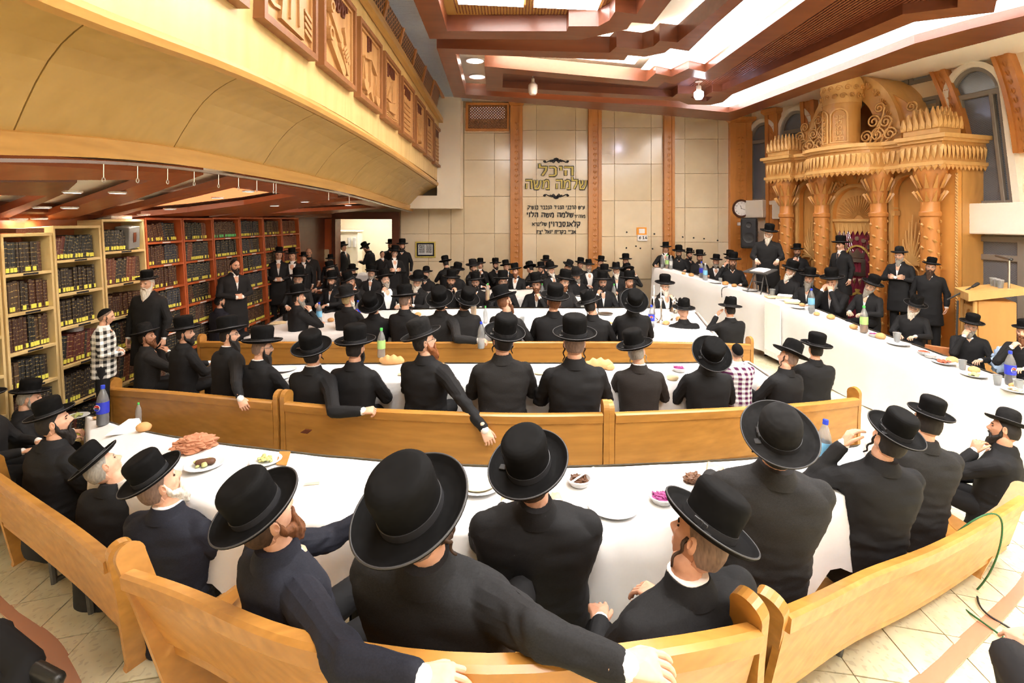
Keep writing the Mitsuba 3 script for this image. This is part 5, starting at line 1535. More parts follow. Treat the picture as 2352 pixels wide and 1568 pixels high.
_torso_cache = {}
def person(no, q, pos, s, yaw, lean=0, hy=0, hp=0, hr=0, stand=False, la='table', ra='table', hat='tall', felt=0, suit=0, beard=None, hair='black',
           payot=0, glasses=False, skin=0, lod=0, vee=0, wide=1.0, fat=1.0, face=True, jacket=None, tilt=(0, 0), hs=1.0, collar=True, twist=0, vest=False, tie=False, rwr=None, rwl=None, wc=False):
    """One man: q = key, pos = where the middle of his hat brim is, s = size, yaw = heading (0 looks into the hall)."""
    Rh = rz(hy) @ rx(hp) @ ry(hr)
    Rl = rx(lean) @ rz(twist)
    neck = np.array([0, -.005, .555])
    headc = neck + Rh @ np.array([0, .022, .135])
    brim = neck + Rh @ np.array([0, .020, .135 + .064])
    R = ry(tilt[1]) @ rx(tilt[0]) @ rz(yaw)
    hip = np.asarray(pos) - R @ (Rl @ brim) * s
    Mh = m4(R, hip, s)                                     # hips: legs
    Mt = m4(R @ Rl, hip, s)                                # torso and arms
    Mk = Mt @ m4(Rh, headc)                                # head
    def arms(name, side):
        e, w, fw, up, curl = ARM[name] if isinstance(name, str) else name
        f = np.array([side, 1, 1.0])
        return np.array(e) * f, np.array(w) * f, np.array(fw) * f, np.array(up) * f, curl
    A = {1: arms(ra, 1), -1: arms(la, -1)}
    inv = np.linalg.inv(Mt)
    for sd, rw in ((1, rwr), (-1, rwl)):                  # an arm given by where its elbow and wrist are in the hall
        if rw:
            e_, w_ = [(inv @ np.array([*q_, 1.0]))[:3] for q_ in rw[:2]]
            A[sd] = (e_, w_, inv[:3, :3] @ np.array(rw[2]), inv[:3, :3] @ np.array(rw[3]), rw[4])
    ck = (str(la), str(ra), str(rwr), str(rwl), stand, jacket, lod, round(wide, 2), vee, collar, wc)
    if ck not in _torso_cache:
        w = wide
        secs = [(-.24, .205 * w, .15, .02), (-.13, .202 * w, .148, .01), (-.02, .200 * w, .152, .0), (.12, .188 * w, .145, 0), (.28, .205 * w, .148, 0), (.38, .222 * w, .143, -.005), (.45, .216 * w, .120, -.01), (.495, .165 * w, .092, -.012), (.52, .105, .082, -.01), (.535, .082, .078, -.006)]
        if stand and jacket:
            secs = [(-.20, .205 * w, .15, 0)] + secs[2:]
        elif stand:
            secs = [(-.46, .225 * w, .17, 0), (-.25, .215 * w, .165, 0)] + secs
        core = mf(loft(secs, (20, 28, 44)[lod]))
        sl = []
        n = (8, 12, 16)[lod]
        for sd in (1, -1):
            e, wr, fw, up, curl = A[sd]
            sh = np.array([sd * .178 * w, -.01, .432])
            sl.append(manifold3d.Manifold.batch_hull([sph(sh, .072, n), sph(sh + (-sd * .05, 0, .0), .075, n), sph(sh * .6 + e * .4, .066, n)]))
            sl.append(bone(sh * .7 + e * .3, e, .068, .056, n))
            sl.append(bone(e, wr - (wr - e) / np.linalg.norm(wr - e) * .02, .057, .043, n))
        jk = union([core] + sl)
        t = smoothed(jk, (.05, .032, .016)[lod], (4, 8, 14)[lod])
        if lod:
            def folds(p):
                el = 0
                for sd in (1, -1):
                    e = A[sd][0]
                    el = el + np.exp(-(np.linalg.norm(p - e, axis=1) / .13) ** 2)
                base = meshkit.fbm(p * np.array([7, 7, 12.0]), 3, 5) - .5
                cr = meshkit.noise(p * np.array([11, 11, 38.0]) + meshkit.noise(p * 9)[:, None] * 1.6, 8) - .5
                waist = np.exp(-((p[:, 2] - .08) / .10) ** 2) * .7
                return base * .9 + cr * (el + waist) * 1.0
            t = displaced(t, .026 if lod == 2 else .018, folds)
        jm = mf(t)
        if vee:
            dpt, wv = vee
            zt = .58
            cut = manifold3d.Manifold.hull_points(np.array([(-wv, .03, zt), (wv, .03, zt), (0, .03, .48 - dpt), (-wv, .35, zt), (wv, .35, zt), (0, .35, .48 - dpt), (0, .03, .40 - dpt)]))
            jm = jm - cut
        cl = None
        if collar:
            cs = [(.498, .108, .090, -.014), (.503, .110, .096, -.014), (.512, .106, .094, -.013), (.535, .092, .092, -.012), (.562, .078, .083, -.008), (.574, .073, .077, -.008)]
            cl = mf(loft(cs, 24, 2.0))
            if vee:
                cl = cl - manifold3d.Manifold.hull_points(np.array([(-.075, .01, .62), (.075, .01, .62), (0, .03, .44), (-.075, .3, .62), (.075, .3, .62), (0, .3, .44)]))
            jm = jm + cl
        st_ = .577 if vee or wc else .561
        shirt = [mf(loft([(.10, .15 * w, .118, .006), (.30, .17 * w, .124, .006), (.42, .15 * w, .112, 0), (.50, .10, .086, -.004), (.54, .072, .074, -.004), (st_, .0665, .070, -.003), (st_ + .002, .060, .064, -.003)], 24))]
        for sd in (1, -1):
            e, wr, fw, up, curl = A[sd]
            d = (wr - e) / np.linalg.norm(wr - e)
            shirt.append(bone(wr - d * .03, wr + d * .008, .034, .034, 10))
        body = [bone((0, -.005, .46), (0, .005, .60), .062, .056, 14), bone((0, 0, .05), (0, 0, .42), .11, .12, 10)]
        for sd in (1, -1):
            e, wr, fw, up, curl = A[sd]
            sh = np.array([sd * .17, 0, .43])
            body += [bone((0, 0, .42), sh, .08, .04, 8), bone(sh, e, .04, .035, 8), bone(e, wr, .035, .028, 8), hand(wr, fw, up, sd, lod, curl)]
        _torso_cache[ck] = (tm(jm), tm(union(shirt)), union(body))
    jt, st, bm = _torso_cache[ck]
    bsuit = jacket or 'suit_%d' % suit
    put(q + '__jacket', jt, bsuit, 40, m=Mt)
    put(q + '__shirt', st, 'shirt', 40, m=Mt)
    # the body: head, neck, torso, arms and hands as one surface
    hm = m4(Rh, headc)
    hd = head_mesh(lod, fat).transform(hm[:3])
    put(q + '__body', tm(bm + hd), 'skin_%d' % skin, 35, m=Mt)
    # legs
    fz = (floor_z(hip[0], hip[1]) - hip[2]) / s
    fz = min(fz, -.35) if not stand else min(fz, -.7)
    legs, shoes = [], []
    for sd in (1, -1):
        if stand:
            h0, kn, an = np.array([sd * .095, 0, -.05]), np.array([sd * .10, .02, -.05 + (fz + .1) * .5]), np.array([sd * .105, 0, fz + .09])
        else:
            h0, kn, an = np.array([sd * .10, .02, .0]), np.array([sd * .13, .40, .02]), np.array([sd * .13, .36, fz + .09])
        legs += [bone(h0, kn, .095, .068, 10), bone(kn, an, .068, .05, 10)]
        shoes.append(manifold3d.Manifold.batch_hull([sph(an + (0, -.03, -.045), .04, 8), sph(an + (0, .15, -.055), .032, 8), sph(an + (0, .05, -.03), .04, 8)]).trim_by_plane([0, 0, 1], an[2] - .088))
    put(q + '__trousers', tm(union(legs)), 'trousers', 40, m=Mh)
    for k, sh in enumerate(shoes):
        put(q + '__shoe' + ('' if k == 0 else '_001'), tm(sh), 'leather_black', 40, m=Mh)
    # hair, beard, side locks, face
    if hair != 'bald':
        put(q + '__hair', hair_mesh(lod, ''), 'hair_' + hair, 40, m=Mk)
    if beard:
        c, L, full = beard
        put(q + '__beard', beard_mesh(L, full, lod), 'hair_' + c, True, m=Mk)
    if payot:
        pc = hair if hair not in ('bald', 'stubble') else (beard[0] if beard else 'brown')
        for k, sd in enumerate((1, -1)):
            put(q + '__sidelock' + ('' if k == 0 else '_001'), payot_mesh(sd, payot, lod), 'hair_' + pc, True, m=Mk)
    if face:
        pc = (beard[0] if beard else hair) if hair != 'bald' else 'grey'
        pc = 'black' if pc == 'stubble' else pc
        for k, sd in enumerate((1, -1)):
            sfx = '' if k == 0 else '_001'
            put(q + '__eye' + sfx, tm(ell((sd * .032, .079, .001), .010, .005, .0048, 10)), 'eye', 40, m=Mk)
            put(q + '__eyebrow' + sfx, tube([(sd * .016, .087, .018), (sd * .032, .088, .023), (sd * .050, .078, .018)], .0036, 6), 'hair_' + pc, True, m=Mk)
    if glasses:
        put(q + '__glasses', glasses_mesh(lod), 'metal_thin' if lod < 2 else 'metal_dark', True, m=Mk)
    if tie:
        put(q + '__necktie', hullp((-.018, .10, .50), (.018, .10, .50), (-.03, .135, .26), (.03, .135, .26), (0, .14, .22), (0, .12, .50), (0, .15, .26)), 'ink', m=Mt)
    # hat
    Mb = Mk @ m4(np.eye(3) * np.array([1, 1, 1.0]), (0, -.002, .064), hs)
    if hat == 'kippah':
        k = manifold3d.Manifold.sphere(1.0, 32).scale([.084, .104, .122]).translate([0, -.006, .003]).trim_by_plane([0, -.62, .78], .045)
        put(q + '__skullcap', tm(k), 'felt_0', 60, m=Mk)
    elif hat:
        hm_, band, edge = hat_mesh(hat, lod)
        put(q + '__hat', hm_, 'felt_%d' % felt, 50, m=Mb)
        put(q + '__hat__hat_band', band, 'hat_ribbon', 40, m=Mb)
        put(q + '__hat__brim_edge', edge, 'hat_edge', True, m=Mb)

PEOPLE = [
 ((-4.285, 4.25, 0.983), 0.84, 'man with long yellowish white beard cut off by the left edge of the picture', 'person', 'men on the front bench', {'yaw': -75, 'hair': 'white', 'beard': ('blond', 0.2, 1.1), 'lod': 1, 'suit': 1, 'hs': 0.776}),
 ((-4.386, 4.75, 0.836), 0.84, 'grey-haired man at the far left table end, tall hat seen from the side', 'person', 'men on the front bench', {'yaw': -55, 'hr': -4, 'hp': -6, 'hair': 'grey', 'beard': ('grey', 0.05, 1), 'lod': 1, 'suit': 1, 'hs': 0.831}),
 ((-3.625, 4.1, 0.873), 1.049, 'dark-bearded man in tall wide-brimmed hat, second hat from the left edge on the front bench', 'person', 'men on the front bench', {'yaw': -28, 'hy': -22, 'hr': -3, 'hair': 'black', 'beard': ('black', 0.09, 1), 'lod': 2, 'lean': -3, 'suit': 1, 'la': 'table', 'ra': 'table', 'wide': 1.12, 'hp': 16, 'hs': 0.749}),
 ((-2.874, 3.6, 0.735), 1.019, 'man whose tall black hat leans left beside the dark cola bottle end of the table', 'person', 'men on the front bench', {'yaw': -15, 'hy': -10, 'hair': 'grey', 'lod': 2, 'lean': -4, 'suit': 1, 'wide': 1.12, 'hp': 34, 'hr': -26, 'hs': 0.775}),
 ((-2.07, 3.0, 0.927), 1.04, 'white-bearded man in dark blue suit and tall black hat behind the bench joint', 'person', 'men on the front bench', {'yaw': -12, 'hy': -26, 'hr': -8, 'hair': 'stubble', 'beard': ('white', 0.07, 1), 'lod': 2, 'suit': 3, 'lean': 3, 'wc': True, 'wide': 1.15, 'hp': 24, 'hs': 0.807}),
 ((-0.986, 2.02, 1.284), 0.988, 'red-brown bearded man in big black hat with arm stretched along the front bench', 'person', 'men on the front bench', {'yaw': -42, 'hy': 4, 'hr': -4, 'hair': 'brown', 'beard': ('auburn', 0.08, 1), 'lod': 2, 'suit': 3, 'la': ((0.2, 0.3, 0.26), (0.1, 0.5, 0.33), (0.1, 1, -0.1), (-0.6, 0, 1), 50), 'tilt': (6, 0), 'lean': 6, 'rwr': ((-0.47, 1.5, 1.129), (-0.251, 1.41, 1.165), (1, 0.05, -0.1), (0, -0.3, 1), 22), 'wide': 1.1, 'hp': 18, 'hs': 0.866}),
 ((-0.323, 1.69, 1.461), 1.072, 'man in the biggest black hat at the bottom centre, arm over the bench', 'person', 'men on the front bench', {'yaw': -20, 'hy': -16, 'hr': -3, 'hair': 'stubble', 'beard': ('brown', 0.04, 0.95), 'payot': 0.13, 'lod': 2, 'suit': 0, 'fat': 1.03, 'tilt': (6, 0), 'lean': 12, 'la': 'lap', 'rwr': ((0.07, 1.5, 1.216), (0.303, 1.42, 1.189), (1, 0.1, -0.1), (0, -0.3, 1), 22), 'wide': 1.28, 'hp': 11, 'hs': 0.93}),
 ((0.078, 2.4, 1.27), 1.055, 'man seen squarely from behind in a smooth black coat right of the biggest hat', 'person', 'men on the front bench', {'yaw': 0, 'hy': -22, 'hr': -8, 'hair': 'brown', 'beard': ('blond', 0.05, 1), 'lod': 2, 'suit': 1, 'glasses': True, 'la': ((0.26, 0.16, 0.16), (0.14, 0.36, 0.2), (-0.3, 1, 0), (0, 0, 1), 30), 'ra': ((0.26, 0.16, 0.16), (0.14, 0.36, 0.2), (-0.3, 1, 0), (0, 0, 1), 30), 'tilt': (12, 0), 'lean': 2, 'wide': 1.3, 'hp': 10, 'hs': 0.943}),
 ((0.744, 1.98, 1.242), 1.022, 'hunched man with sidelock and white collar, hat tipped to the right, bottom right of centre', 'person', 'men on the front bench', {'yaw': 24, 'hy': 16, 'hr': 24, 'hair': 'stubble', 'beard': None, 'payot': 0.12, 'lod': 2, 'suit': 1, 'skin': 1, 'tilt': (8, 0), 'wc': True, 'wide': 1.35, 'la': ((0.33, 0.14, 0.17), (0.16, 0.34, 0.16), (-0.45, 0.9, 0), (0, 0, 1), 30), 'ra': ((0.33, 0.14, 0.17), (0.16, 0.34, 0.16), (-0.45, 0.9, 0), (0, 0, 1), 30), 'lean': -4, 'hp': 17, 'hs': 0.895}),
 ((1.277, 2.5, 1.367), 1.07, 'broad-backed man in charcoal coat and grey-black felt hat by the clear water bottle', 'person', 'men on the front bench', {'yaw': -4, 'hr': -10, 'hair': 'black', 'felt': 1, 'hat': 'round', 'suit': 2, 'lod': 2, 'payot': 0.1, 'tilt': (10, 4), 'lean': 2, 'wide': 1.2, 'hp': 20, 'hs': 0.86}),
 ((2.383, 3.25, 1.081), 1.045, 'man in tall hat raising his left hand to his ear, right front bench', 'person', 'men on the front bench', {'yaw': 2, 'hr': 6, 'hair': 'black', 'payot': 0.15, 'lod': 2, 'suit': 1, 'la': 'ear', 'tilt': (8, 5), 'lean': 0, 'wide': 1.12, 'hp': 13, 'hs': 0.794}),
 ((3.003, 3.75, 1.006), 0.98, 'upright man in charcoal coat behind the one with a hand at his ear, low-brimmed hat', 'person', 'men on the front bench', {'yaw': -8, 'hp': 0, 'hr': 4, 'hair': 'black', 'suit': 2, 'lod': 2, 'tilt': (5, 6), 'lean': 0, 'wide': 1.1, 'hs': 0.751}),
 ((4.216, 4.45, 0.672), 0.988, 'man at the right end of the front bench with a hand over his face', 'person', 'men on the front bench', {'yaw': 42, 'hr': 16, 'hp': 2, 'hair': 'black', 'suit': 1, 'lod': 2, 'la': 'cheek', 'ra': 'lap', 'tilt': (3, 7), 'hat': 'round', 'skin': 1, 'beard': ('black', 0.06, 1), 'felt': 1, 'hs': 0.74}),
 ((-4.28, 6.1, 1.083), 0.84, 'man in a round brown-black hat resting his fist on his mouth by the pale bookcase', 'person', 'men on the middle bench', {'yaw': -48, 'hy': -28, 'hp': 14, 'hr': -2, 'hat': 'round', 'felt': 1, 'hair': 'black', 'beard': ('auburn', 0.06, 1), 'suit': 2, 'lod': 1, 'ra': 'mouth', 'skin': 1, 'lean': -1, 'hs': 0.873}),
 ((-3.639, 5.8, 1.192), 0.846, 'pale profile-faced man second from the left on the middle bench, no glasses', 'person', 'men on the middle bench', {'yaw': -35, 'hy': -38, 'hp': 6, 'hair': 'black', 'beard': ('black', 0.05, 1), 'suit': 1, 'lod': 1, 'lean': -1, 'hs': 1.0}),
 ((-2.961, 5.45, 1.251), 0.882, 'bespectacled man looking right, arm hanging over the middle bench with open hand', 'person', 'men on the middle bench', {'yaw': -30, 'hy': -38, 'hp': 8, 'hr': -8, 'hair': 'black', 'beard': ('black', 0.16, 1), 'glasses': True, 'suit': 1, 'lod': 1, 'payot': 0.15, 'rwr': ((-2.521, 4.78, 0.882), (-2.444, 4.7, 0.798), (0.5, -0.2, -0.75), (0.3, -1, 0.3), 30), 'wc': True, 'lean': -1, 'hs': 1.0}),
 ((-2.487, 5.2, 1.187), 0.931, 'black-bearded man in glasses and a flat-topped hat, fourth from the left on the middle bench', 'person', 'men on the middle bench', {'yaw': -22, 'hy': -38, 'hp': -2, 'hr': -5, 'hair': 'stubble', 'beard': ('black', 0.15, 1), 'glasses': True, 'suit': 1, 'lod': 1, 'wc': True, 'lean': -1, 'hs': 1.0}),
 ((-1.84, 4.8, 1.224), 0.942, 'young man with arm laid along the middle bench, hat tilted back, fifth from left', 'person', 'men on the middle bench', {'yaw': -10, 'hp': 16, 'hr': 2, 'hair': 'black', 'payot': 0.08, 'suit': 1, 'lod': 1, 'wc': True, 'rwr': ((-1.469, 4.3, 0.82), (-1.227, 4.28, 0.834), (1, 0.1, 0.12), (0, -0.4, 1), 60), 'hs': 1.0}),
 ((-1.485, 4.95, 1.245), 0.991, 'man left of the green-capped water bottle, seen from behind in a black coat', 'person', 'men on the middle bench', {'yaw': -12, 'hy': -8, 'hp': 3, 'hair': 'black', 'beard': ('black', 0.06, 1.1), 'suit': 1, 'lod': 1, 'lean': -1, 'hs': 1.0}),
 ((-0.832, 4.8, 1.34), 1.0, 'red-bearded man in glasses and tall hat, right arm hanging over the middle bench', 'person', 'men on the middle bench', {'yaw': -18, 'hy': -48, 'hp': 16, 'hr': -4, 'hair': 'black', 'beard': ('red', 0.09, 1.05), 'glasses': True, 'suit': 1, 'lod': 2, 'felt': 1, 'skin': 2, 'rwr': ((-0.411, 4.33, 0.91), (-0.221, 4.15, 0.74), (0.45, -0.1, -0.9), (0.4, -1, 0.1), 25), 'hs': 0.932}),
 ((-0.067, 4.7, 1.378), 1.065, 'man in charcoal coat with two dark sidelocks right of the red-bearded man', 'person', 'men on the middle bench', {'yaw': 3, 'hy': 2, 'hp': 13, 'hr': 5, 'hair': 'black', 'payot': 0.13, 'beard': ('black', 0.05, 1), 'suit': 2, 'lod': 2, 'felt': 0, 'wide': 1.05, 'hs': 0.943}),
 ((0.554, 4.62, 1.384), 1.12, 'man with shaved nape and two hanging sidelocks, hat brim level, middle of the middle bench', 'person', 'men on the middle bench', {'yaw': -2, 'hp': 6, 'hair': 'stubble', 'payot': 0.17, 'suit': 1, 'lod': 2, 'wide': 1.02, 'hs': 0.938}),
 ((1.187, 5.05, 1.184), 0.95, 'man in a faded brown-black coat with grey curled sidelock, hat slanting up to the right', 'person', 'men on the middle bench', {'yaw': -8, 'hy': -12, 'hp': 4, 'hr': -12, 'hair': 'grey', 'payot': 0.13, 'suit': 4, 'lod': 1, 'wide': 1.02, 'wc': True, 'hs': 1.0}),
 ((1.908, 5.0, 1.112), 0.992, 'man whose hat is tilted so far back that its round top faces us, middle bench', 'person', 'men on the middle bench', {'yaw': -2, 'hp': 42, 'hair': 'black', 'suit': 1, 'lod': 1, 'lean': 0, 'hs': 1.0}),
 ((2.305, 5.35, 1.094), 0.7, 'boy in purple and white checked shirt and skullcap beside the tilted-back hat', 'boy', 'men on the middle bench', {'yaw': -6, 'hat': 'kippah', 'hair': 'stubble', 'payot': 0.14, 'jacket': 'plaid_purple', 'collar': False, 'lod': 1, 'ra': 'mouth'}),
 ((2.827, 5.3, 1.048), 0.881, 'man with long sidelock turned left, hat tipped right, end of the middle bench', 'person', 'men on the middle bench', {'yaw': 22, 'hy': 20, 'hp': 10, 'hr': 22, 'hair': 'stubble', 'payot': 0.16, 'suit': 1, 'lod': 1, 'hat': 'fedora', 'tilt': (0, 4), 'hs': 1.0}),
 ((3.612, 6.2, 0.912), 0.896, 'man in flat-topped hat at the right end of the middle bench', 'person', 'men on the middle bench', {'yaw': 0, 'hp': 2, 'hr': 2, 'hair': 'black', 'suit': 1, 'lod': 1, 'tilt': (0, 4), 'wide': 1.08, 'hs': 1.0}),
 ((-4.432, 7.95, 1.214), 0.84, 'bareheaded-looking man in skullcap and blue-black coat at the left end of the third bench', 'person', 'men on the third bench, backs turned', {'yaw': -30, 'hy': -30, 'hp': 2, 'hat': 'kippah', 'hair': 'black', 'beard': ('black', 0.04, 1), 'glasses': True, 'suit': 3, 'lod': 1}),
 ((-3.403, 8.3, 1.224), 0.95, 'grey-bearded man in profile holding his cheek at the left of the third table', 'person', 'men on the third bench, backs turned', {'yaw': -52, 'hy': -22, 'hr': -6, 'hp': 6, 'hair': 'black', 'beard': ('grey', 0.1, 1.1), 'suit': 1, 'lod': 1, 'ra': 'cheek', 'glasses': False, 'hs': 1.0}),
 ((-2.527, 8.0, 1.247), 0.954, 'white-bearded man in flat wide hat left of the blue-labelled bottle, seen from behind', 'person', 'men on the third bench, backs turned', {'yaw': -20, 'hy': -20, 'hp': 10, 'hr': -2, 'hair': 'blond', 'beard': ('white', 0.12, 1), 'suit': 1, 'lod': 1, 'felt': 1, 'hs': 1.0}),
 ((-1.992, 7.4, 1.21), 0.999, 'man whose round hat tops his dark blue coat, tilted back, fourth on the third bench', 'person', 'men on the third bench, backs turned', {'yaw': 0, 'hp': 36, 'hr': -4, 'hair': 'black', 'suit': 1, 'lod': 1, 'hs': 1.0}),
 ((-1.496, 7.3, 1.335), 0.982, 'man with thin light sidelock and tall hat sloping up right, fifth on the third bench', 'person', 'men on the third bench, backs turned', {'yaw': -18, 'hy': -14, 'hp': -2, 'hr': -7, 'hair': 'stubble', 'payot': 0.16, 'suit': 1, 'lod': 1, 'hat': 'tall', 'hs': 1.0}),
 ((-0.989, 7.15, 1.316), 1.016, 'man with hat tipped back on the third bench, in front of the orange juice bottle', 'person', 'men on the third bench, backs turned', {'yaw': -3, 'hp': 30, 'hair': 'black', 'suit': 2, 'lod': 1, 'rwr': ((-0.688, 6.55, 0.91), (-0.433, 6.5, 0.9), (1, 0, 0.0), (0, -0.3, 1), 40), 'hs': 1.0}),
 ((-0.624, 7.2, 1.308), 0.966, 'man with slanted round hat just left of the orange juice bottle, third bench', 'person', 'men on the third bench, backs turned', {'yaw': 8, 'hp': 24, 'hr': 12, 'hair': 'black', 'suit': 2, 'lod': 1, 'hs': 1.0}),
 ((-0.126, 7.2, 1.326), 1.046, 'reddish-haired man with hat slanting sharply, right of the orange juice bottle', 'person', 'men on the third bench, backs turned', {'yaw': -30, 'hy': -20, 'hr': -22, 'hp': 6, 'hair': 'auburn', 'beard': ('auburn', 0.06, 1), 'payot': 0.14, 'suit': 2, 'lod': 1, 'hs': 1.0}),
 ((0.576, 7.05, 1.36), 1.067, 'broad man with two curly auburn sidelocks, middle of the third bench', 'person', 'men on the third bench, backs turned', {'yaw': 0, 'hp': 10, 'hr': 4, 'hair': 'auburn', 'payot': 0.1, 'suit': 1, 'lod': 1, 'wide': 1.08, 'hs': 1.0}),
 ((1.047, 7.1, 1.294), 0.993, 'man in pinched black hat slanting up right, blond sidelock, third bench', 'person', 'men on the third bench, backs turned', {'yaw': -15, 'hy': -14, 'hp': 8, 'hr': -14, 'hair': 'black', 'payot': 0.12, 'suit': 1, 'lod': 1, 'hat': 'fedora', 'hs': 1.0}),
 ((1.639, 7.0, 1.309), 0.996, 'man whose hat is tilted straight back showing a round disc, third bench right of centre', 'person', 'men on the third bench, backs turned', {'yaw': -2, 'hp': 44, 'hair': 'black', 'suit': 1, 'lod': 1, 'hs': 1.0}),
 ((2.692, 8.2, 1.02), 0.959, 'bald-naped man in small fedora, second from the right end of the third bench', 'person', 'men on the third bench, backs turned', {'yaw': 6, 'hp': 4, 'hair': 'bald', 'suit': 1, 'lod': 1, 'hat': 'fedora', 'wide': 1.1, 'hs': 1.0}),
 ((3.382, 8.1, 1.063), 0.925, 'man at the right end of the third bench with white collar and raised left hand', 'person', 'men on the third bench, backs turned', {'yaw': 12, 'hp': 0, 'hr': 3, 'hair': 'black', 'suit': 1, 'lod': 1, 'la': 'ear', 'hat': 'fedora', 'wide': 1.1, 'skin': 1, 'wc': True, 'hs': 1.0}),
 ((-3.928, 9.6, 1.368), 0.925, 'man with glasses seen over the profile man shoulder, by the red bookcase', 'person', 'men facing us across the third table', {'yaw': 190, 'hair': 'black', 'beard': ('grey', 0.02, 1), 'glasses': True, 'suit': 1, 'vee': (0.22, 0.055), 'hs': 1.0}),
 ((-3.832, 11.0, 1.41), 0.84, 'man with long yellow-grey beard looking down left behind the third table', 'person', 'men facing us across the third table', {'yaw': 140, 'hp': -10, 'hr': 6, 'hair': 'grey', 'beard': ('blond', 0.2, 1.1), 'suit': 1, 'vee': (0.22, 0.055), 'hs': 0.909}),
 ((-3.442, 10.0, 1.292), 0.858, 'man with big black beard and white collar, left across the third table', 'person', 'men facing us across the third table', {'yaw': 165, 'hp': -4, 'hair': 'black', 'beard': ('black', 0.15, 1.15), 'suit': 1, 'vee': (0.22, 0.055), 'hs': 1.0}),
 ((-3.117, 10.0, 1.275), 0.947, 'man with glasses, hat tipped up to the right, across the third table', 'person', 'men facing us across the third table', {'yaw': 195, 'hr': 22, 'hp': -8, 'hair': 'black', 'beard': ('auburn', 0.03, 1), 'glasses': True, 'suit': 1, 'vee': (0.22, 0.055), 'la': 'mouth', 'hs': 1.0}),
 ((-3.548, 11.6, 1.298), 0.84, 'man in flat black hat in front of the doorway table', 'person', 'men facing us across the third table', {'yaw': 200, 'hp': -6, 'hair': 'black', 'suit': 1, 'vee': (0.22, 0.055), 'hs': 0.883}),
 ((-2.952, 11.0, 1.327), 0.84, 'frowning man with short grey beard and glasses left of the white-shirted one', 'person', 'men facing us across the third table', {'yaw': 185, 'hp': 4, 'hr': -6, 'hair': 'grey', 'beard': ('grey', 0.05, 1), 'glasses': True, 'suit': 1, 'vee': (0.22, 0.055), 'hs': 0.925}),
 ((-2.385, 9.8, 1.33), 0.9, 'grey-bearded man with open white shirt touching his ear, looking up right', 'person', 'men facing us across the third table', {'yaw': 212, 'hp': 14, 'hr': 4, 'hair': 'black', 'beard': ('grey', 0.09, 1.1), 'glasses': True, 'suit': 1, 'vee': (0.45, 0.15), 'skin': 2, 'ra': 'cheek', 'hs': 1.0}),
 ((-1.8, 10.0, 1.275), 0.992, 'old man with white beard and glasses holding a cup in both hands', 'person', 'men facing us across the third table', {'yaw': 155, 'hp': -8, 'hr': -10, 'hat': 'round', 'hair': 'white', 'beard': ('white', 0.12, 1.1), 'glasses': True, 'suit': 1, 'vee': (0.22, 0.055), 'la': 'hold', 'ra': 'hold', 'hs': 1.0}),
 ((-1.904, 11.6, 1.25), 0.84, 'thin grey man in round hat behind the old man with the cup', 'person', 'men facing us across the third table', {'yaw': 160, 'hat': 'round', 'hair': 'grey', 'beard': ('grey', 0.1, 0.9), 'suit': 1, 'payot': 0.1, 'hs': 0.905}),
 ((-1.181, 10.2, 1.278), 0.954, 'dark-bearded man with hand at his neck facing us, left of the juice bottle', 'person', 'men facing us across the third table', {'yaw': 184, 'hp': -2, 'hr': -3, 'hair': 'black', 'beard': ('black', 0.05, 1), 'suit': 1, 'la': 'cheek', 'hs': 1.0}),
 ((-0.721, 10.3, 1.224), 0.923, 'man in glasses peering past the slanted round hat at the third table', 'person', 'men facing us across the third table', {'yaw': 178, 'hr': 4, 'hair': 'black', 'beard': ('black', 0.05, 1), 'glasses': True, 'suit': 1, 'hs': 1.0}),
 ((-0.178, 10.2, 1.252), 0.981, 'man with moustache and goggle-like glasses above the slanting hat of the third bench', 'person', 'men facing us across the third table', {'yaw': 188, 'hp': 4, 'hair': 'black', 'beard': ('black', 0.06, 1), 'glasses': True, 'suit': 1, 'vee': (0.22, 0.055), 'hs': 1.0}),
 ((0.458, 10.0, 1.225), 1.003, 'red-bearded man with glasses and hand on his mouth across the third table', 'person', 'men facing us across the third table', {'yaw': 172, 'hr': 6, 'hp': -3, 'hair': 'brown', 'beard': ('auburn', 0.07, 1), 'glasses': True, 'suit': 1, 'la': 'mouth', 'vee': (0.22, 0.055), 'hs': 1.0}),
 ((0.988, 9.8, 1.297), 1.043, 'young man with glasses and short brown beard looking right over the curly-locked man', 'person', 'men facing us across the third table', {'yaw': 205, 'hr': -8, 'hp': -4, 'hair': 'brown', 'beard': ('auburn', 0.05, 1), 'glasses': True, 'suit': 2, 'skin': 2, 'hs': 1.0}),
 ((1.768, 10.2, 1.244), 0.991, 'full black-bearded man with glasses facing us squarely, white collar showing', 'person', 'men facing us across the third table', {'yaw': 180, 'hp': 0, 'hair': 'black', 'beard': ('black', 0.07, 1.15), 'glasses': True, 'suit': 1, 'vee': (0.22, 0.055), 'ra': 'cheek', 'hs': 1.0}),
 ((2.309, 10.3, 1.241), 0.971, 'man with glasses and beard in three-quarter view, right of the black-bearded one', 'person', 'men facing us across the third table', {'yaw': 208, 'hp': 2, 'hr': -6, 'hair': 'black', 'beard': ('auburn', 0.07, 1), 'glasses': True, 'suit': 1, 'hs': 1.0}),
 ((2.925, 10.0, 1.192), 0.993, 'white-bearded man with glasses and fist at his chin behind the silver candlesticks', 'person', 'men facing us across the third table', {'yaw': 192, 'hp': -4, 'hair': 'white', 'beard': ('white', 0.12, 1.05), 'glasses': True, 'suit': 1, 'vee': (0.3, 0.1), 'la': 'mouth', 'skin': 2, 'hs': 1.0}),
 ((-1.581, 12.4, 1.418), 0.84, 'man bending left in a tall hat near the framed notice, back wall crowd', 'person', 'men in the crowd by the back wall', {'yaw': 30, 'hp': -14, 'hr': -4, 'hair': 'black', 'suit': 1, 'hs': 0.972}),
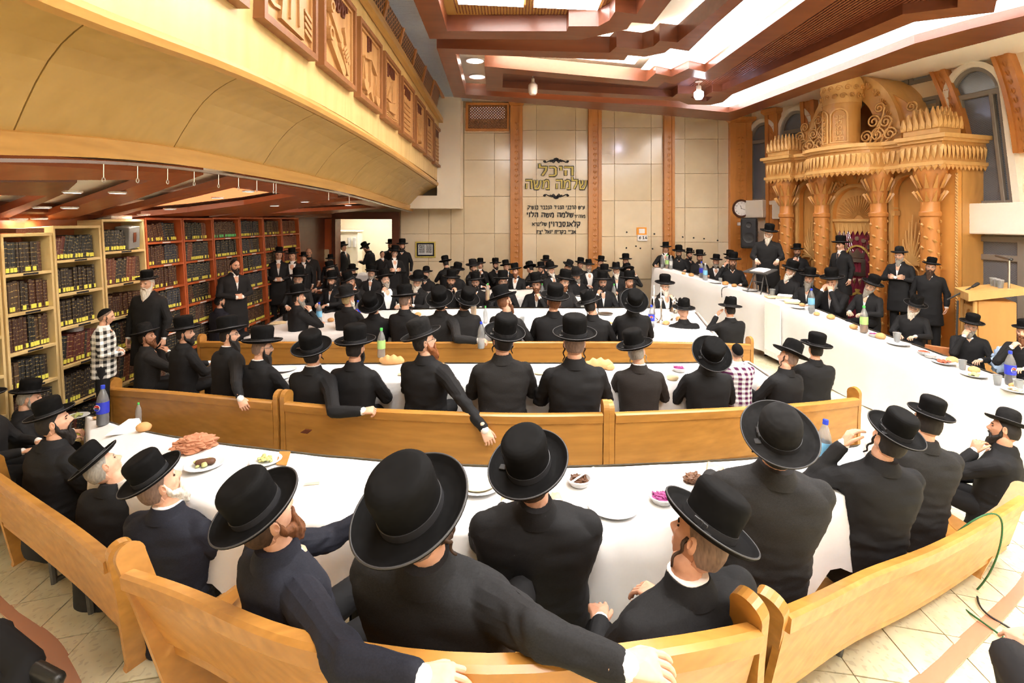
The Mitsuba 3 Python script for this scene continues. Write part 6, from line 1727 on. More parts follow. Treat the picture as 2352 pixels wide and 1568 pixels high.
 ((-1.197, 11.4, 1.327), 0.873, 'tall-hatted man seen from behind left of the first pilaster, crowd', 'person', 'men in the crowd by the back wall', {'yaw': -20, 'hp': 2, 'hr': 12, 'hair': 'black', 'suit': 1, 'hs': 1.0}),
 ((-0.885, 11.8, 1.377), 0.84, 'grey-hatted man turned right with dark beard beside the first pilaster', 'person', 'men in the crowd by the back wall', {'yaw': -120, 'hp': -2, 'hr': 6, 'felt': 1, 'hair': 'black', 'beard': ('black', 0.08, 1), 'suit': 1, 'hs': 0.988}),
 ((-0.803, 13.2, 1.311), 0.84, 'beardless youth facing us under the first wall bay, back row', 'person', 'men in the crowd by the back wall', {'yaw': 180, 'hair': 'black', 'payot': 0.12, 'suit': 1, 'la': 'mouth', 'vee': (0.22, 0.055), 'hs': 0.905}),
 ((-0.418, 13.2, 1.311), 0.84, 'youth with short beard looking right just left of the first pilaster', 'person', 'men in the crowd by the back wall', {'yaw': 212, 'hp': 4, 'hair': 'black', 'beard': ('black', 0.03, 1), 'suit': 1, 'ra': 'mouth', 'vee': (0.22, 0.055), 'hs': 0.94}),
 ((-0.149, 12.8, 1.291), 0.84, 'youth in hat tilted back before the first pilaster', 'person', 'men in the crowd by the back wall', {'yaw': 190, 'hp': 12, 'hr': 6, 'hair': 'black', 'suit': 1, 'vee': (0.22, 0.055), 'hs': 0.944}),
 ((0.069, 11.8, 1.289), 0.84, 'bearded man with white shirt front under the first pilaster, looking left', 'person', 'men in the crowd by the back wall', {'yaw': 160, 'hp': 2, 'hr': 10, 'hair': 'brown', 'beard': ('auburn', 0.09, 1), 'suit': 1, 'vee': (0.3, 0.1), 'hs': 0.991}),
 ((0.43, 12.6, 1.266), 0.84, 'man turned away bowing with hat leaning right, right of the first pilaster', 'person', 'men in the crowd by the back wall', {'yaw': 60, 'hp': -20, 'hr': 16, 'hair': 'black', 'suit': 1, 'hs': 0.961}),
 ((0.681, 12.2, 1.302), 0.84, 'man whose hat shows edge-on in front of the standing man, second wall bay', 'person', 'men in the crowd by the back wall', {'yaw': 120, 'hp': -4, 'hr': 4, 'hair': 'black', 'beard': ('black', 0.04, 1), 'suit': 1, 'hs': 0.899}),
 ((0.865, 13.3, 1.369), 0.84, 'half-hidden man at the back, hat above the white-bearded man of the second bay', 'person', 'men in the crowd by the back wall', {'yaw': 182, 'hair': 'black', 'suit': 1, 'hs': 0.946}),
 ((0.836, 11.4, 1.355), 0.899, 'white-bearded man in slanted round hat looking right, second wall bay', 'person', 'men in the crowd by the back wall', {'yaw': 222, 'hr': 8, 'hp': 4, 'hat': 'round', 'hair': 'white', 'beard': ('white', 0.09, 1.1), 'suit': 1, 'vee': (0.3, 0.1), 'hs': 1.0}),
 ((1.343, 12.4, 1.325), 0.84, 'man in grey-black hat seen from behind before the second bay', 'person', 'men in the crowd by the back wall', {'yaw': -150, 'hp': -20, 'hr': -14, 'felt': 1, 'hair': 'black', 'suit': 1, 'hs': 0.942}),
 ((1.335, 10.9, 1.283), 0.88, 'grey-bearded man in soft grey bowler with head bowed to the right', 'person', 'men in the crowd by the back wall', {'yaw': 212, 'hr': 16, 'hp': -10, 'hat': 'round', 'felt': 1, 'hair': 'grey', 'beard': ('grey', 0.07, 1), 'suit': 1, 'hs': 1.0}),
 ((1.727, 13.2, 1.322), 0.84, 'young man with sidelocks looking down left of the second pilaster', 'person', 'men in the crowd by the back wall', {'yaw': 205, 'hr': -6, 'hp': -4, 'hair': 'black', 'payot': 0.1, 'suit': 1, 'hs': 0.934}),
 ((1.789, 12.2, 1.363), 0.84, 'elderly man with open white shirt and soft hat by the second pilaster', 'person', 'men in the crowd by the back wall', {'yaw': 190, 'hat': 'fedora', 'hair': 'grey', 'beard': ('grey', 0.04, 1), 'suit': 1, 'vee': (0.45, 0.14), 'hs': 0.923}),
 ((2.261, 13.3, 1.358), 0.84, 'man in tall narrow hat leaning right before the second pilaster', 'person', 'men in the crowd by the back wall', {'yaw': -160, 'hr': -8, 'hair': 'black', 'suit': 1, 'hs': 0.937}),
 ((1.979, 11.2, 1.308), 0.875, 'man whose hat hides behind the black-bearded one, right of the second pilaster', 'person', 'men in the crowd by the back wall', {'yaw': 185, 'hair': 'black', 'beard': ('black', 0.06, 1), 'suit': 1, 'hs': 1.0}),
 ((2.271, 11.4, 1.345), 0.863, 'man with broad white beard below the wall calendar', 'person', 'men in the crowd by the back wall', {'yaw': 180, 'hair': 'white', 'beard': ('white', 0.14, 1.2), 'suit': 1, 'vee': (0.22, 0.055), 'hat': 'fedora', 'hs': 1.0}),
 ((2.871, 13.2, 1.41), 0.858, 'man with dark sidelocks facing us highest in the crowd under the calendar', 'person', 'men in the crowd by the back wall', {'yaw': 176, 'hp': 2, 'hair': 'black', 'beard': ('black', 0.04, 1), 'payot': 0.14, 'suit': 1, 'hs': 1.0}),
 ((2.606, 11.8, 1.279), 0.84, 'man with upturned hat raising his elbow right of the white-bearded man', 'person', 'men in the crowd by the back wall', {'yaw': 205, 'hp': 26, 'hr': -8, 'hair': 'black', 'suit': 1, 'la': 'ear', 'hs': 0.972}),
 ((-4.548, 10.2, 1.771), 0.84, 'tall youth in long black coat standing left of the pair at the red bookcase end', 'person', 'people standing by the bookcases', {'yaw': 205, 'hr': -4, 'stand': True, 'hair': 'black', 'payot': 0.1, 'suit': 1, 'vee': (0.22, 0.055), 'la': 'clasp', 'ra': 'clasp', 'hs': 0.74}),
 ((-4.335, 10.3, 1.739), 0.84, 'youth with open white shirt standing right of the pair at the red bookcase end', 'person', 'people standing by the bookcases', {'yaw': 190, 'hr': 4, 'stand': True, 'hair': 'black', 'payot': 0.1, 'suit': 1, 'vee': (0.3, 0.1), 'la': 'down', 'ra': 'down', 'hs': 0.785}),
 ((-4.311, 10.8, 1.653), 0.7, 'smaller boy in hat standing behind the two youths by the dark door', 'boy', 'people standing by the bookcases', {'yaw': 195, 'stand': True, 'hair': 'black', 'suit': 1, 'vee': (0.3, 0.1), 'la': 'down', 'ra': 'down', 'hs': 0.746}),
 ((-4.631, 11.9, 1.706), 0.84, 'bareheaded man in grey coat standing in the dark corner by the red door', 'person', 'people standing by the bookcases', {'yaw': 200, 'stand': True, 'hat': None, 'hair': 'bald', 'suit': 2, 'la': 'down', 'ra': 'reach'}),
 ((-4.3, 8.1, 1.745), 0.84, 'bareheaded man with black beard standing with clasped hands before the red bookcase', 'person', 'people standing by the bookcases', {'yaw': -128, 'hy': 10, 'stand': True, 'hat': None, 'hair': 'black', 'beard': ('black', 0.06, 1.05), 'suit': 1, 'vee': (0.22, 0.055), 'la': 'clasp', 'ra': 'clasp', 'lod': 1, 'wide': 1.1}),
 ((-4.365, 6.25, 1.697), 0.84, 'old man with very long white beard standing between the pale and red bookcases', 'person', 'people standing by the bookcases', {'yaw': 178, 'stand': True, 'hair': 'white', 'beard': ('white', 0.3, 1.1), 'suit': 1, 'la': 'down', 'ra': 'down', 'lod': 1, 'hp': -4, 'hs': 0.74}),
 ((-4.228, 5.45, 1.437), 0.7, 'boy in black and white checked shirt and skullcap standing at the pale bookcase', 'boy', 'people standing by the bookcases', {'yaw': -62, 'stand': True, 'hat': 'kippah', 'hair': 'stubble', 'payot': 0.12, 'jacket': 'plaid_black', 'collar': False, 'la': 'clasp', 'ra': 'clasp', 'lod': 1, 'hp': -6, 'wide': 0.9}),
 ((-4.309, 12.4, 1.48), 0.7, 'boy in black hat standing in front of the red door post', 'boy', 'people standing by the doorway', {'yaw': 190, 'stand': True, 'hair': 'black', 'payot': 0.1, 'suit': 1, 'la': 'down', 'ra': 'down', 'hs': 0.904}),
 ((-4.721, 14.6, 1.67), 0.84, 'man with pushed-back hat standing in the bright doorway facing right', 'person', 'people standing by the doorway', {'yaw': -110, 'hp': 16, 'stand': True, 'hair': 'black', 'suit': 1, 'vee': (0.22, 0.055), 'la': 'down', 'ra': 'down', 'hs': 0.892}),
 ((-4.044, 14.4, 1.668), 0.84, 'man leaning over a stand and reading in the bright doorway', 'person', 'people standing by the doorway', {'yaw': 80, 'hp': -22, 'lean': -10, 'stand': True, 'hair': 'black', 'beard': ('auburn', 0.04, 1), 'suit': 1, 'vee': (0.22, 0.055), 'la': 'hold', 'ra': 'hold', 'hs': 0.924}),
 ((-3.303, 13.3, 1.569), 0.7, 'boy in skullcap standing left of the bespectacled youth at the doorway', 'boy', 'people standing by the doorway', {'yaw': -140, 'stand': True, 'hat': 'kippah', 'hair': 'stubble', 'suit': 1, 'la': 'down', 'ra': 'down', 'collar': False}),
 ((-3.418, 14.7, 1.738), 0.84, 'man half hidden behind the red doorpost', 'person', 'people standing by the doorway', {'yaw': 185, 'stand': True, 'hair': 'black', 'beard': ('black', 0.03, 1), 'suit': 1, 'la': 'down', 'ra': 'down', 'hs': 0.915}),
 ((-2.735, 12.2, 1.668), 0.844, 'youth with glasses and white shirt standing at the doorway with folded arms', 'person', 'people standing by the doorway', {'yaw': 205, 'hr': -6, 'hp': 4, 'stand': True, 'hair': 'black', 'payot': 0.1, 'glasses': True, 'suit': 1, 'vee': (0.3, 0.1), 'la': 'fold', 'ra': 'fold', 'skin': 2, 'hs': 1.0}),
 ((-2.772, 13.2, 1.795), 0.84, 'tall black-bearded man with sidelocks standing left of the framed notice', 'person', 'people standing by the doorway', {'yaw': 182, 'stand': True, 'hair': 'black', 'beard': ('black', 0.07, 1), 'payot': 0.14, 'suit': 1, 'la': 'down', 'ra': 'down', 'hs': 0.957}),
 ((3.883, 13.2, 1.718), 0.84, 'youth with long sidelock seated at the far left corner of the head table', 'person', 'men seated behind the head table', {'yaw': 165, 'hair': 'black', 'payot': 0.2, 'suit': 1, 'vee': (0.3, 0.1), 'la': 'table', 'ra': 'tablewide', 'hs': 0.909}),
 ((4.117, 12.9, 1.637), 0.848, 'man with long dark beard looking down, second from the far end of the head table', 'person', 'men seated behind the head table', {'yaw': 170, 'hp': -6, 'hair': 'black', 'beard': ('black', 0.18, 1), 'suit': 1, 'lod': 0, 'la': 'table', 'ra': 'table', 'hs': 1.0}),
 ((4.579, 13.5, 1.556), 0.84, 'man turned away behind the long dark-bearded one at the head table', 'person', 'men seated behind the head table', {'yaw': -150, 'hr': -6, 'hair': 'black', 'beard': ('black', 0.03, 1), 'suit': 1, 'hs': 0.855}),
 ((4.526, 12.6, 1.549), 0.84, 'man in front of the blue-labelled bottles at the head table, hat level', 'person', 'men seated behind the head table', {'yaw': 178, 'hair': 'black', 'beard': ('brown', 0.04, 1), 'suit': 1, 'hs': 0.977}),
 ((4.807, 12.3, 1.467), 0.84, 'grey-bearded man with light shirt leaning at the head table left of the wide-hatted one', 'person', 'men seated behind the head table', {'yaw': 165, 'hr': -4, 'hair': 'grey', 'beard': ('grey', 0.08, 1), 'suit': 1, 'vee': (0.3, 0.1), 'la': 'table', 'ra': 'table', 'hs': 0.916}),
 ((5.292, 12.7, 1.543), 0.84, 'man in tilted hat behind the wide-hatted man near the loudspeaker', 'person', 'men seated behind the head table', {'yaw': 215, 'hr': -10, 'hair': 'black', 'suit': 1, 'hs': 0.909}),
 ((4.859, 11.5, 1.538), 0.966, 'man with long grey-brown sidelocks and wide hat left of the standing speaker', 'person', 'men seated behind the head table', {'yaw': 165, 'hp': -2, 'hr': -4, 'hair': 'grey', 'beard': ('brown', 0.12, 1), 'payot': 0.18, 'suit': 1, 'la': 'table', 'ra': 'ear', 'lod': 1, 'hs': 1.0}),
 ((5.359, 10.9, 2.164), 0.94, 'white-bearded speaker in glasses standing at the head table with a book stand', 'person', 'men standing by the ark', {'yaw': 150, 'hy': 8, 'hp': 4, 'hr': -9, 'stand': True, 'hair': 'white', 'beard': ('white', 0.15, 1.15), 'glasses': True, 'suit': 0, 'lod': 1, 'wide': 1.15, 'la': ((0.3, 0.14, 0.2), (0.22, 0.36, 0.19), (-0.2, 1, -0.3), (0, 0.3, 1), 35), 'ra': ((0.3, 0.12, 0.2), (0.2, 0.34, 0.18), (-0.3, 1, -0.3), (0, 0.3, 1), 35), 'skin': 2, 'lean': -10, 'hs': 1.0}),
 ((6.386, 11.7, 1.747), 0.84, 'man with fist at his chin standing between the speaker and the left ark column', 'person', 'men standing by the ark', {'yaw': 150, 'stand': True, 'hair': 'black', 'beard': ('brown', 0.05, 1), 'suit': 1, 'vee': (0.22, 0.055), 'ra': 'mouth', 'la': 'fold', 'hs': 0.885}),
 ((5.412, 10.1, 1.457), 0.956, 'white-bearded old man in profile next to the standing speaker at the head table', 'person', 'men seated behind the head table', {'yaw': 112, 'hp': 8, 'hr': -14, 'hair': 'white', 'beard': ('white', 0.15, 1.1), 'suit': 0, 'lod': 1, 'skin': 2, 'hs': 1.0}),
 ((5.535, 9.71, 1.364), 0.927, 'man with long grey beard and sidelock behind the water bottle at the head table', 'person', 'men seated behind the head table', {'yaw': 128, 'hp': 0, 'hr': -5, 'hair': 'grey', 'beard': ('grey', 0.22, 1.1), 'payot': 0.16, 'suit': 0, 'lod': 1, 'vee': (0.22, 0.055), 'hs': 1.0}),
 ((5.653, 9.23, 1.377), 1.042, 'man covering his face with clasped hands at the head table', 'person', 'men seated behind the head table', {'yaw': 125, 'hp': -8, 'hair': 'grey', 'beard': ('grey', 0.12, 1.1), 'suit': 1, 'lod': 1, 'la': 'brow', 'ra': 'brow', 'vee': (0.22, 0.055), 'hs': 1.0}),
 ((5.934, 8.6, 1.354), 0.881, 'grey-bearded man in glasses beside the amber drink bottle at the head table, hat tipped', 'person', 'men seated behind the head table', {'yaw': 118, 'hy': 6, 'hp': 2, 'hr': -22, 'hair': 'grey', 'beard': ('grey', 0.14, 1.1), 'glasses': True, 'suit': 1, 'lod': 1, 'vee': (0.22, 0.055), 'skin': 2, 'hs': 1.0}),
 ((6.18, 8.0, 1.113), 0.851, 'man with bright white beard and half glasses looking down at the head table', 'person', 'men seated behind the head table', {'yaw': 130, 'hp': -10, 'hr': -17, 'hat': 'fedora', 'hair': 'white', 'beard': ('white', 0.15, 1.2), 'glasses': True, 'suit': 1, 'lod': 1, 'la': 'table', 'ra': 'table', 'skin': 2, 'hs': 1.0}),
 ((6.424, 7.3, 0.964), 0.84, 'man with a hand over his nose and glasses seated before the wooden lectern', 'person', 'men seated behind the head table', {'yaw': 140, 'hp': -4, 'hr': -9, 'hair': 'black', 'beard': ('grey', 0.1, 1), 'glasses': True, 'suit': 1, 'lod': 1, 'ra': 'brow', 'la': 'table', 'hs': 0.915}),
 ((6.468, 6.6, 1.041), 0.84, 'auburn-bearded man with fist at his mouth cut off by the right edge', 'person', 'men seated behind the head table', {'yaw': 118, 'hp': -2, 'hair': 'brown', 'beard': ('auburn', 0.13, 1), 'suit': 1, 'lod': 1, 'ra': 'mouth', 'la': 'table', 'skin': 2, 'hs': 0.744}),
 ((6.48, 10.3, 1.954), 0.84, 'clean-shaven man in a tall hat standing in profile before the left ark panel', 'person', 'men standing by the ark', {'yaw': 108, 'stand': True, 'hair': 'black', 'suit': 1, 'vee': (0.22, 0.055), 'lod': 1, 'la': 'down', 'ra': 'down', 'tie': True, 'hs': 0.986}),
 ((6.786, 9.15, 1.828), 0.84, 'man with grey beard and folded arms standing before the ark curtain, round-crowned hat', 'person', 'men standing by the ark', {'yaw': 122, 'hp': -2, 'stand': True, 'hair': 'black', 'beard': ('grey', 0.16, 0.95), 'hat': 'round', 'felt': 1, 'glasses': True, 'suit': 1, 'vee': (0.22, 0.055), 'lod': 1, 'la': 'fold', 'ra': 'fold', 'hs': 0.801}),
 ((7.022, 8.75, 1.664), 0.84, 'man with long brown beard standing before the right ark panel', 'person', 'men standing by the ark', {'yaw': 140, 'hr': -8, 'stand': True, 'hair': 'black', 'beard': ('brown', 0.26, 0.95), 'glasses': True, 'suit': 1, 'lod': 1, 'la': 'down', 'ra': 'down', 'hs': 0.803}),
]

for i_, (pos_, s_, lab_, cat_name, grp_, kw_) in enumerate(PEOPLE):
    key_ = num('person')
    tag(key_, lab_, cat_name, grp_)
    person(i_, key_, pos_, s_, **kw_)

# ------------------------------------------------------------------ lettering and things on the back wall
def wall_text(key, text, cx, py, hpx, bs, w=.15, t=.012, gap=.2, sq=1.0, out=.06, fit=None):
    g = hebrew(text, hpx / 1200 * YB, w, gap, sq)
    if fit:
        b = g.bounds
        g = affinity.scale(g, (fit / 1200 * YB) / (b[2] - b[0]), 1, origin=(0, 0))
    m = extr(g, t)
    m.apply_transform(frame_m((bx(cx), YB - out, bz(py)), (1, 0, 0), (0, 0, 1), (0, -1, 0)))
    put(key, m, bs)
tag('wall_inscription', 'Hebrew dedication in gold and black letters with scroll ornaments on the stone wall', 'sign')
wall_text('wall_inscription__shadow', 'היכל', 1277, 404, 20, 'ink', .235, .010, .16, fit=83)
wall_text('wall_inscription__gold_line', 'היכל', 1277, 403.5, 19, 'gold_letter', .155, .016, .16, fit=80)
wall_text('wall_inscription__shadow_001', 'שלמה משה', 1277, 434, 20, 'ink', .235, .010, .16, fit=143)
wall_text('wall_inscription__gold_line_001', 'שלמה משה', 1277, 433.5, 19, 'gold_letter', .155, .016, .16, fit=140)
for i, (tx, cx, py, h, fit) in enumerate((('ע"ש הרבני הנגיד הנכבד בנש"ק', 1277, 480, 7.2, 131), ('שלמה משה הלוי', 1263, 498.5, 9.5, 107), ('מוה"ר', 1331, 500, 6.2, 25), ('קלאגסברוין', 1296, 520, 10, 72), ('שליט"א', 1239, 518, 7, 34), ('אב"י בקרית יואל יצ"ו', 1277, 536, 7.2, 90))):
    wall_text('wall_inscription__black_line' + ('' if i == 0 else '_%03d' % i), tx, cx, py, h, 'ink', .17, fit=fit)
orn = []
for py, up in ((374, 1), (446, -1)):
    u = 1 / 1200 * YB
    C0 = np.array([bx(1277), YB - .055, bz(py)])
    for s in (-1, 1):
        for (dx, dy, r_, tu) in ((6.5, 2.2, 3.6, 1.5), (26, 2.0, 3.0, 1.2), (13, 3, 2.4, 1.0)):
            a = np.linspace(0, tu * 2 * math.pi, 30)
            r = r_ * (1 - a / a[-1] * .8)
            orn.append(tube(np.stack([C0[0] + s * u * (dx + r * np.cos(a)), np.full(30, C0[1]), C0[2] + up * u * (dy + r * np.sin(a))], 1), .011, 5))
        orn.append(tube([C0 + (s * u * x_, 0, up * u * z_) for x_, z_ in ((2, 3), (9, 6.4), (16, 4.0), (23, .6), (29, 3))], .013, 5))
    for a in np.linspace(-.9, .9, 5):
        orn.append(tube([C0 + (u * 2 * math.sin(a), 0, up * u * 4), C0 + (u * 7 * math.sin(a), 0, up * u * (5 + 6 * math.cos(a)))], [.008, .022], 5))
put('wall_inscription__ornament', cat_(orn), 'ink')
# tear-off calendar
tag('wall_calendar', 'small tear-off calendar with an orange head on the stone wall', 'calendar')
c = (bx(1461), bx(1484))
put('wall_calendar__head', box(c[0], c[1], YB - .06, YB - .035, bz(539), bz(522), .003), 'calendar_orange')
put('wall_calendar__picture', box(c[0] + .06, c[1] - .05, YB - .064, YB - .06, bz(536), bz(525)), 'paper_white')
put('wall_calendar__pad', box(c[0] + .02, c[1] + .01, YB - .10, YB - .035, bz(553), bz(539), .004), 'paper_white')
m = meshkit.text_mesh('6 14', .075, .004, bold=True)
m.apply_transform(frame_m((c[0] + .045, YB - .105, bz(548.5)), (1, 0, 0), (0, 0, 1), (0, -1, 0)))
put('wall_calendar__figures', m, 'ink')
# framed notice
tag('framed_notice', 'framed two-column printed notice on the stone wall beside the doorway', 'picture frame')
x0, x1, z0, z1 = bx(955), bx(1001), bz(591), bz(554.5)
fr = sg.box(x0, z0, x1, z1)
def wallp(g, t, out):
    m_ = extr(g, t); m_.apply_transform(frame_m((0, YB - out, 0), (1, 0, 0), (0, 0, 1), (0, -1, 0))); return m_
put('framed_notice__frame', wallp(fr.difference(fr.buffer(-.035)), .03, .04), 'gold_letter')
put('framed_notice__mat', wallp(fr.buffer(-.03), .012, .04), 'ink')
put('framed_notice__paper', wallp(fr.buffer(-.075), .016, .04), 'paper_grey')
put('framed_notice__print', cat_([wallp(sg.box(x0 + .10 + c_ * .19, z1 - .105 - r_ * .022, x0 + .10 + c_ * .19 + .15, z1 - .10 - r_ * .022 + .006), .018, .04) for c_ in (0, 1) for r_ in range(10)]), 'ink')
# dark plugs in the stone
for i, (px, py) in enumerate(((1439, 533), (1502, 537), (1438, 569), (1470, 570), (1498, 571), (1567, 544), (1592, 546), (1616, 548), (1647, 552), (1617, 581), (1592, 576), (1460, 565))):
    b = lathe([(0, 0), (.022, 0), (.020, .012), (.012, .02), (0, .02)], 12)
    b.apply_transform(frame_m((bx(px), YB - .035, bz(py)), (1, 0, 0), (0, 0, 1), (0, -1, 0)))
    k = num('wall_plug')
    put(k, b, 'ink', 40, label='small dark plug in the marble wall left of the clock', cat='plug', group='dark plugs in the stone wall')
# clock
tag('wall_clock', 'round white wall clock with a dark wooden rim on the corner pilaster', 'clock')
CM = frame_m((bx(1696.5), YB - .14, bz(479)), (1, 0, 0), (0, 0, 1), (0, -1, 0))
put('wall_clock__rim', moved(lathe([(0, 0), (.235, 0), (.245, .03), (.225, .055), (.195, .05), (.19, .03), (0, .03)], 40), CM), 'clock_rim', 40)
put('wall_clock__face', moved(lathe([(0, .03), (.19, .03), (.19, .034), (0, .034)], 40), CM), 'paper_white')
nm = []
for h_ in range(12):
    a = math.pi / 2 - (h_ + 1) * math.pi / 6
    g = meshkit.text_mesh(str(h_ + 1), .032, .003)
    b_ = g.bounds
    g.apply_translation((.155 * math.cos(a) - (b_[0][0] + b_[1][0]) / 2, .155 * math.sin(a) - .016, .034))
    nm.append(g)
put('wall_clock__numerals', moved(cat_(nm), CM), 'ink')
for k_, (a, L, w) in enumerate(((112, .09, .007), (-20, .14, .005))):
    a = math.radians(a)
    put('wall_clock__hand' + ('' if k_ == 0 else '_001'), moved(hullp(*[(L * f * math.cos(a) - w * s * math.sin(a), L * f * math.sin(a) + w * s * math.cos(a), .037 + dz) for f, s in ((-.15, -1), (-.15, 1), (1, -.5), (1, .5)) for dz in (0, .002)]), CM), 'ink')
sm = bx(1696)
put('smoke_detector', box(sm - .09, sm + .07, YB - .16, YB - .12, bz(518), bz(510.5), .012), 'cap_white', label='small white oval box below the wall clock', cat='box')
put('wall_notice', box(bx(738), bx(759), YB - .115, YB - .10, bz(599), bz(572)), 'bread_pale', label='yellowed paper notice pinned on the open red door', cat='notice')
# loudspeaker beside the speaker
tag('loudspeaker', 'black loudspeaker hanging at the corner behind the standing speaker', 'loudspeaker')
LM = m4(rz(-28), (bx(1720) * .93, YB * .93, bz(566) * .93 + .17))
put('loudspeaker__cabinet', box(-.19, .19, -.02, .36, -.05, .72, .03), 'black_plastic', m=LM)
put('loudspeaker__grille', box(-.16, .16, -.035, -.02, .0, .67, .01), 'speaker_grille', m=LM)
for k_, (z, r_) in enumerate(((.22, .13), (.54, .07))):
    w = lathe([(0, 0), (r_, 0), (r_, .012), (r_ * .8, .004), (r_ * .3, .002), (0, .01)], 28)
    put('loudspeaker__driver' + ('' if k_ == 0 else '_001'), w, 'black_plastic', 40, m=LM @ frame_m((0, -.035, z), (1, 0, 0), (0, 0, 1), (0, -1, 0)))
put('loudspeaker__bracket', tube([(0, .34, .34), (.15, 1.0, .34), (.5, 1.4, .34)], .025, 8), 'metal_dark', m=LM)
# white cabinet in the lobby
tag('lobby_cabinet', 'white stone-fronted cabinet in the bright room behind the doorway', 'cabinet')
LX = lambda px, d: (px - 1176) / 1200 * d
put('lobby_cabinet__body', box(LX(770, 16.3), LX(822, 16.3), 16.3, 16.8, -.3, 2.4 - 28 / 1200 * 16.3, .01), 'plaster')
put('lobby_cabinet__top', box(LX(768, 16.3), LX(824, 16.3), 16.24, 16.85, 2.4 - 28 / 1200 * 16.3, 2.4 - 24 / 1200 * 16.3, .008), 'plaster')
for k_, px in enumerate((776, 800, 812)):
    put('lobby_cabinet__tap' + ('' if k_ == 0 else '_%03d' % k_), box(LX(px, 16.3), LX(px + 6, 16.3), 16.22, 16.3, 1.55, 1.85, .01), 'paper_grey')
tag('lobby_table', 'small table with a white cloth and books in front of the doorway', 'table')
put('lobby_table__cloth', box(LX(815, 13.0), LX(848, 13.0), 13.0, 13.6, .35, 1.02, .02), 'tablecloth')
put('lobby_table__papers', cat_([box(LX(818 + k_ * 6, 13.0), LX(824 + k_ * 6, 13.0), 13.05 + .04 * k_, 13.35, 1.02, 1.05 + .02 * (k_ % 2), .003) for k_ in range(5)]), 'paper_white')

# ------------------------------------------------------------------ lamps hanging from the ceiling
p = [(0.415,10.37,5.122)][0]
tag('hanging_bulb', 'white unlit bulb hanging in the ceiling channel left of centre', 'light bulb')
BM = m4(np.eye(3), (p[0] * .97, p[1] * .97, ceil_z(p[0]) - .12))
put('hanging_bulb__globe', moved(lathe([(0, -.20), (.06, -.19), (.085, -.15), (.09, -.06), (.085, 0), (.05, .03), (.035, .06), (0, .06)], 24), BM), 'cap_white', 40)
put('hanging_bulb__cord', moved(cat_([tube([(0, 0, .06), (0, 0, .28)], .006, 6), lathe([(0, .05), (.035, .05), (.03, .12), (0, .12)], 16)]), BM), 'cap_white')
p = [(3.797,10.62,4.975)][0]
tag('corner_lamp', 'bluish white glowing lamp hanging at the corner of the wooden ceiling frame', 'lamp')
BM = m4(np.eye(3), (p[0] * .96, p[1] * .96, ceil_z(p[0]) - .10))
put('corner_lamp__globe', moved(lathe([(0, -.13), (.06, -.12), (.095, -.06), (.09, .02), (.05, .05), (0, .05)], 20), BM), 'cap_white', 40, emit=(46, 50, 70))
put('corner_lamp__fitting', moved(cat_([lathe([(0, .05), (.05, .05), (.045, .14), (0, .14)], 16), tube([(0, 0, .14), (0, 0, .24)], .01, 6), lathe([(0, .22), (.07, .22), (.06, .26), (0, .26)], 16)]), BM), 'cap_white')
for s_ in [(3.558,10.81,4.985),(4.167,10.55,4.958)]:
    put(num('ceiling__corner_block'), box(s_[0] - .2, s_[0] + .2, s_[1] - .2, s_[1] + .2, ceil_z(s_[0]) - .02, ceil_z(s_[0]) + .3, .01), 'wood_red')

# ------------------------------------------------------------------ things on the tables
def bottle(pos, label, s=1.0, fill='water_fill', level=.5, lab='label_blue', cap='cap_blue', logo=None, tilt=0, H=.33):
    k = num('bottle')
    tag(k, label, 'bottle')
    M = m4(ry(tilt), pos, s)
    pr = [(0, 0), (.036, 0), (.043, .008), (.044, .05), (.042, .09), (.044, .13), (.043, .20), (.036, .235), (.022, .275), (.014, .295), (.0135, .312), (0, .312)]
    f = H / .33
    pr = [(r_, z * f) for r_, z in pr]
    put(k + '__shell', lathe(pr, 24), 'bottle_plastic', 40, m=M)
    if fill:
        zt = .03 + level * .2 * f
        put(k + '__drink', lathe([(0, .004), (.034, .004), (.0405, .010), (.0405, zt), (0, zt)], 20), fill, 40, m=M)
    if lab:
        put(k + '__label', lathe([(.0445, .10 * f), (.0455, .10 * f), (.0455, .195 * f), (.0445, .195 * f), (.0445, .10 * f)], 28), lab, 40, m=M)
    if logo == 'globe':
        a = frame_m((-.012, -.0462, .152 * f), (1, 0, 0), (0, 0, 1), (0, -1, 0))
        disc = sg.Point(0, 0).buffer(.023)
        top = disc.intersection(sg.Polygon([(-.03, .004), (-.01, .010), (.01, .004), (.03, .008), (.03, .03), (-.03, .03)]))
        put(k + '__logo_disc', moved(extr(disc.buffer(.003), .002), a), 'cap_white', m=M)
        put(k + '__logo_red', moved(extr(top, .004), a), 'label_red', m=M)
        put(k + '__logo_blue', moved(extr(disc.intersection(sg.box(-.03, -.03, .03, -.008)), .004), a), 'label_blue', m=M)
        tx = meshkit.text_mesh('PEPSI', .009, .004, bold=True)
        tx.apply_translation((-tx.bounds[1][0] / 2, -.0055, .0005))
        put(k + '__logo_word', moved(tx, a), 'ink', m=M)
    put(k + '__cap', lathe([(0, .300 * f), (.0165, .300 * f), (.0165, .326 * f), (.014, .329 * f), (0, .329 * f)], 18), cap, 40, m=M)
    return k

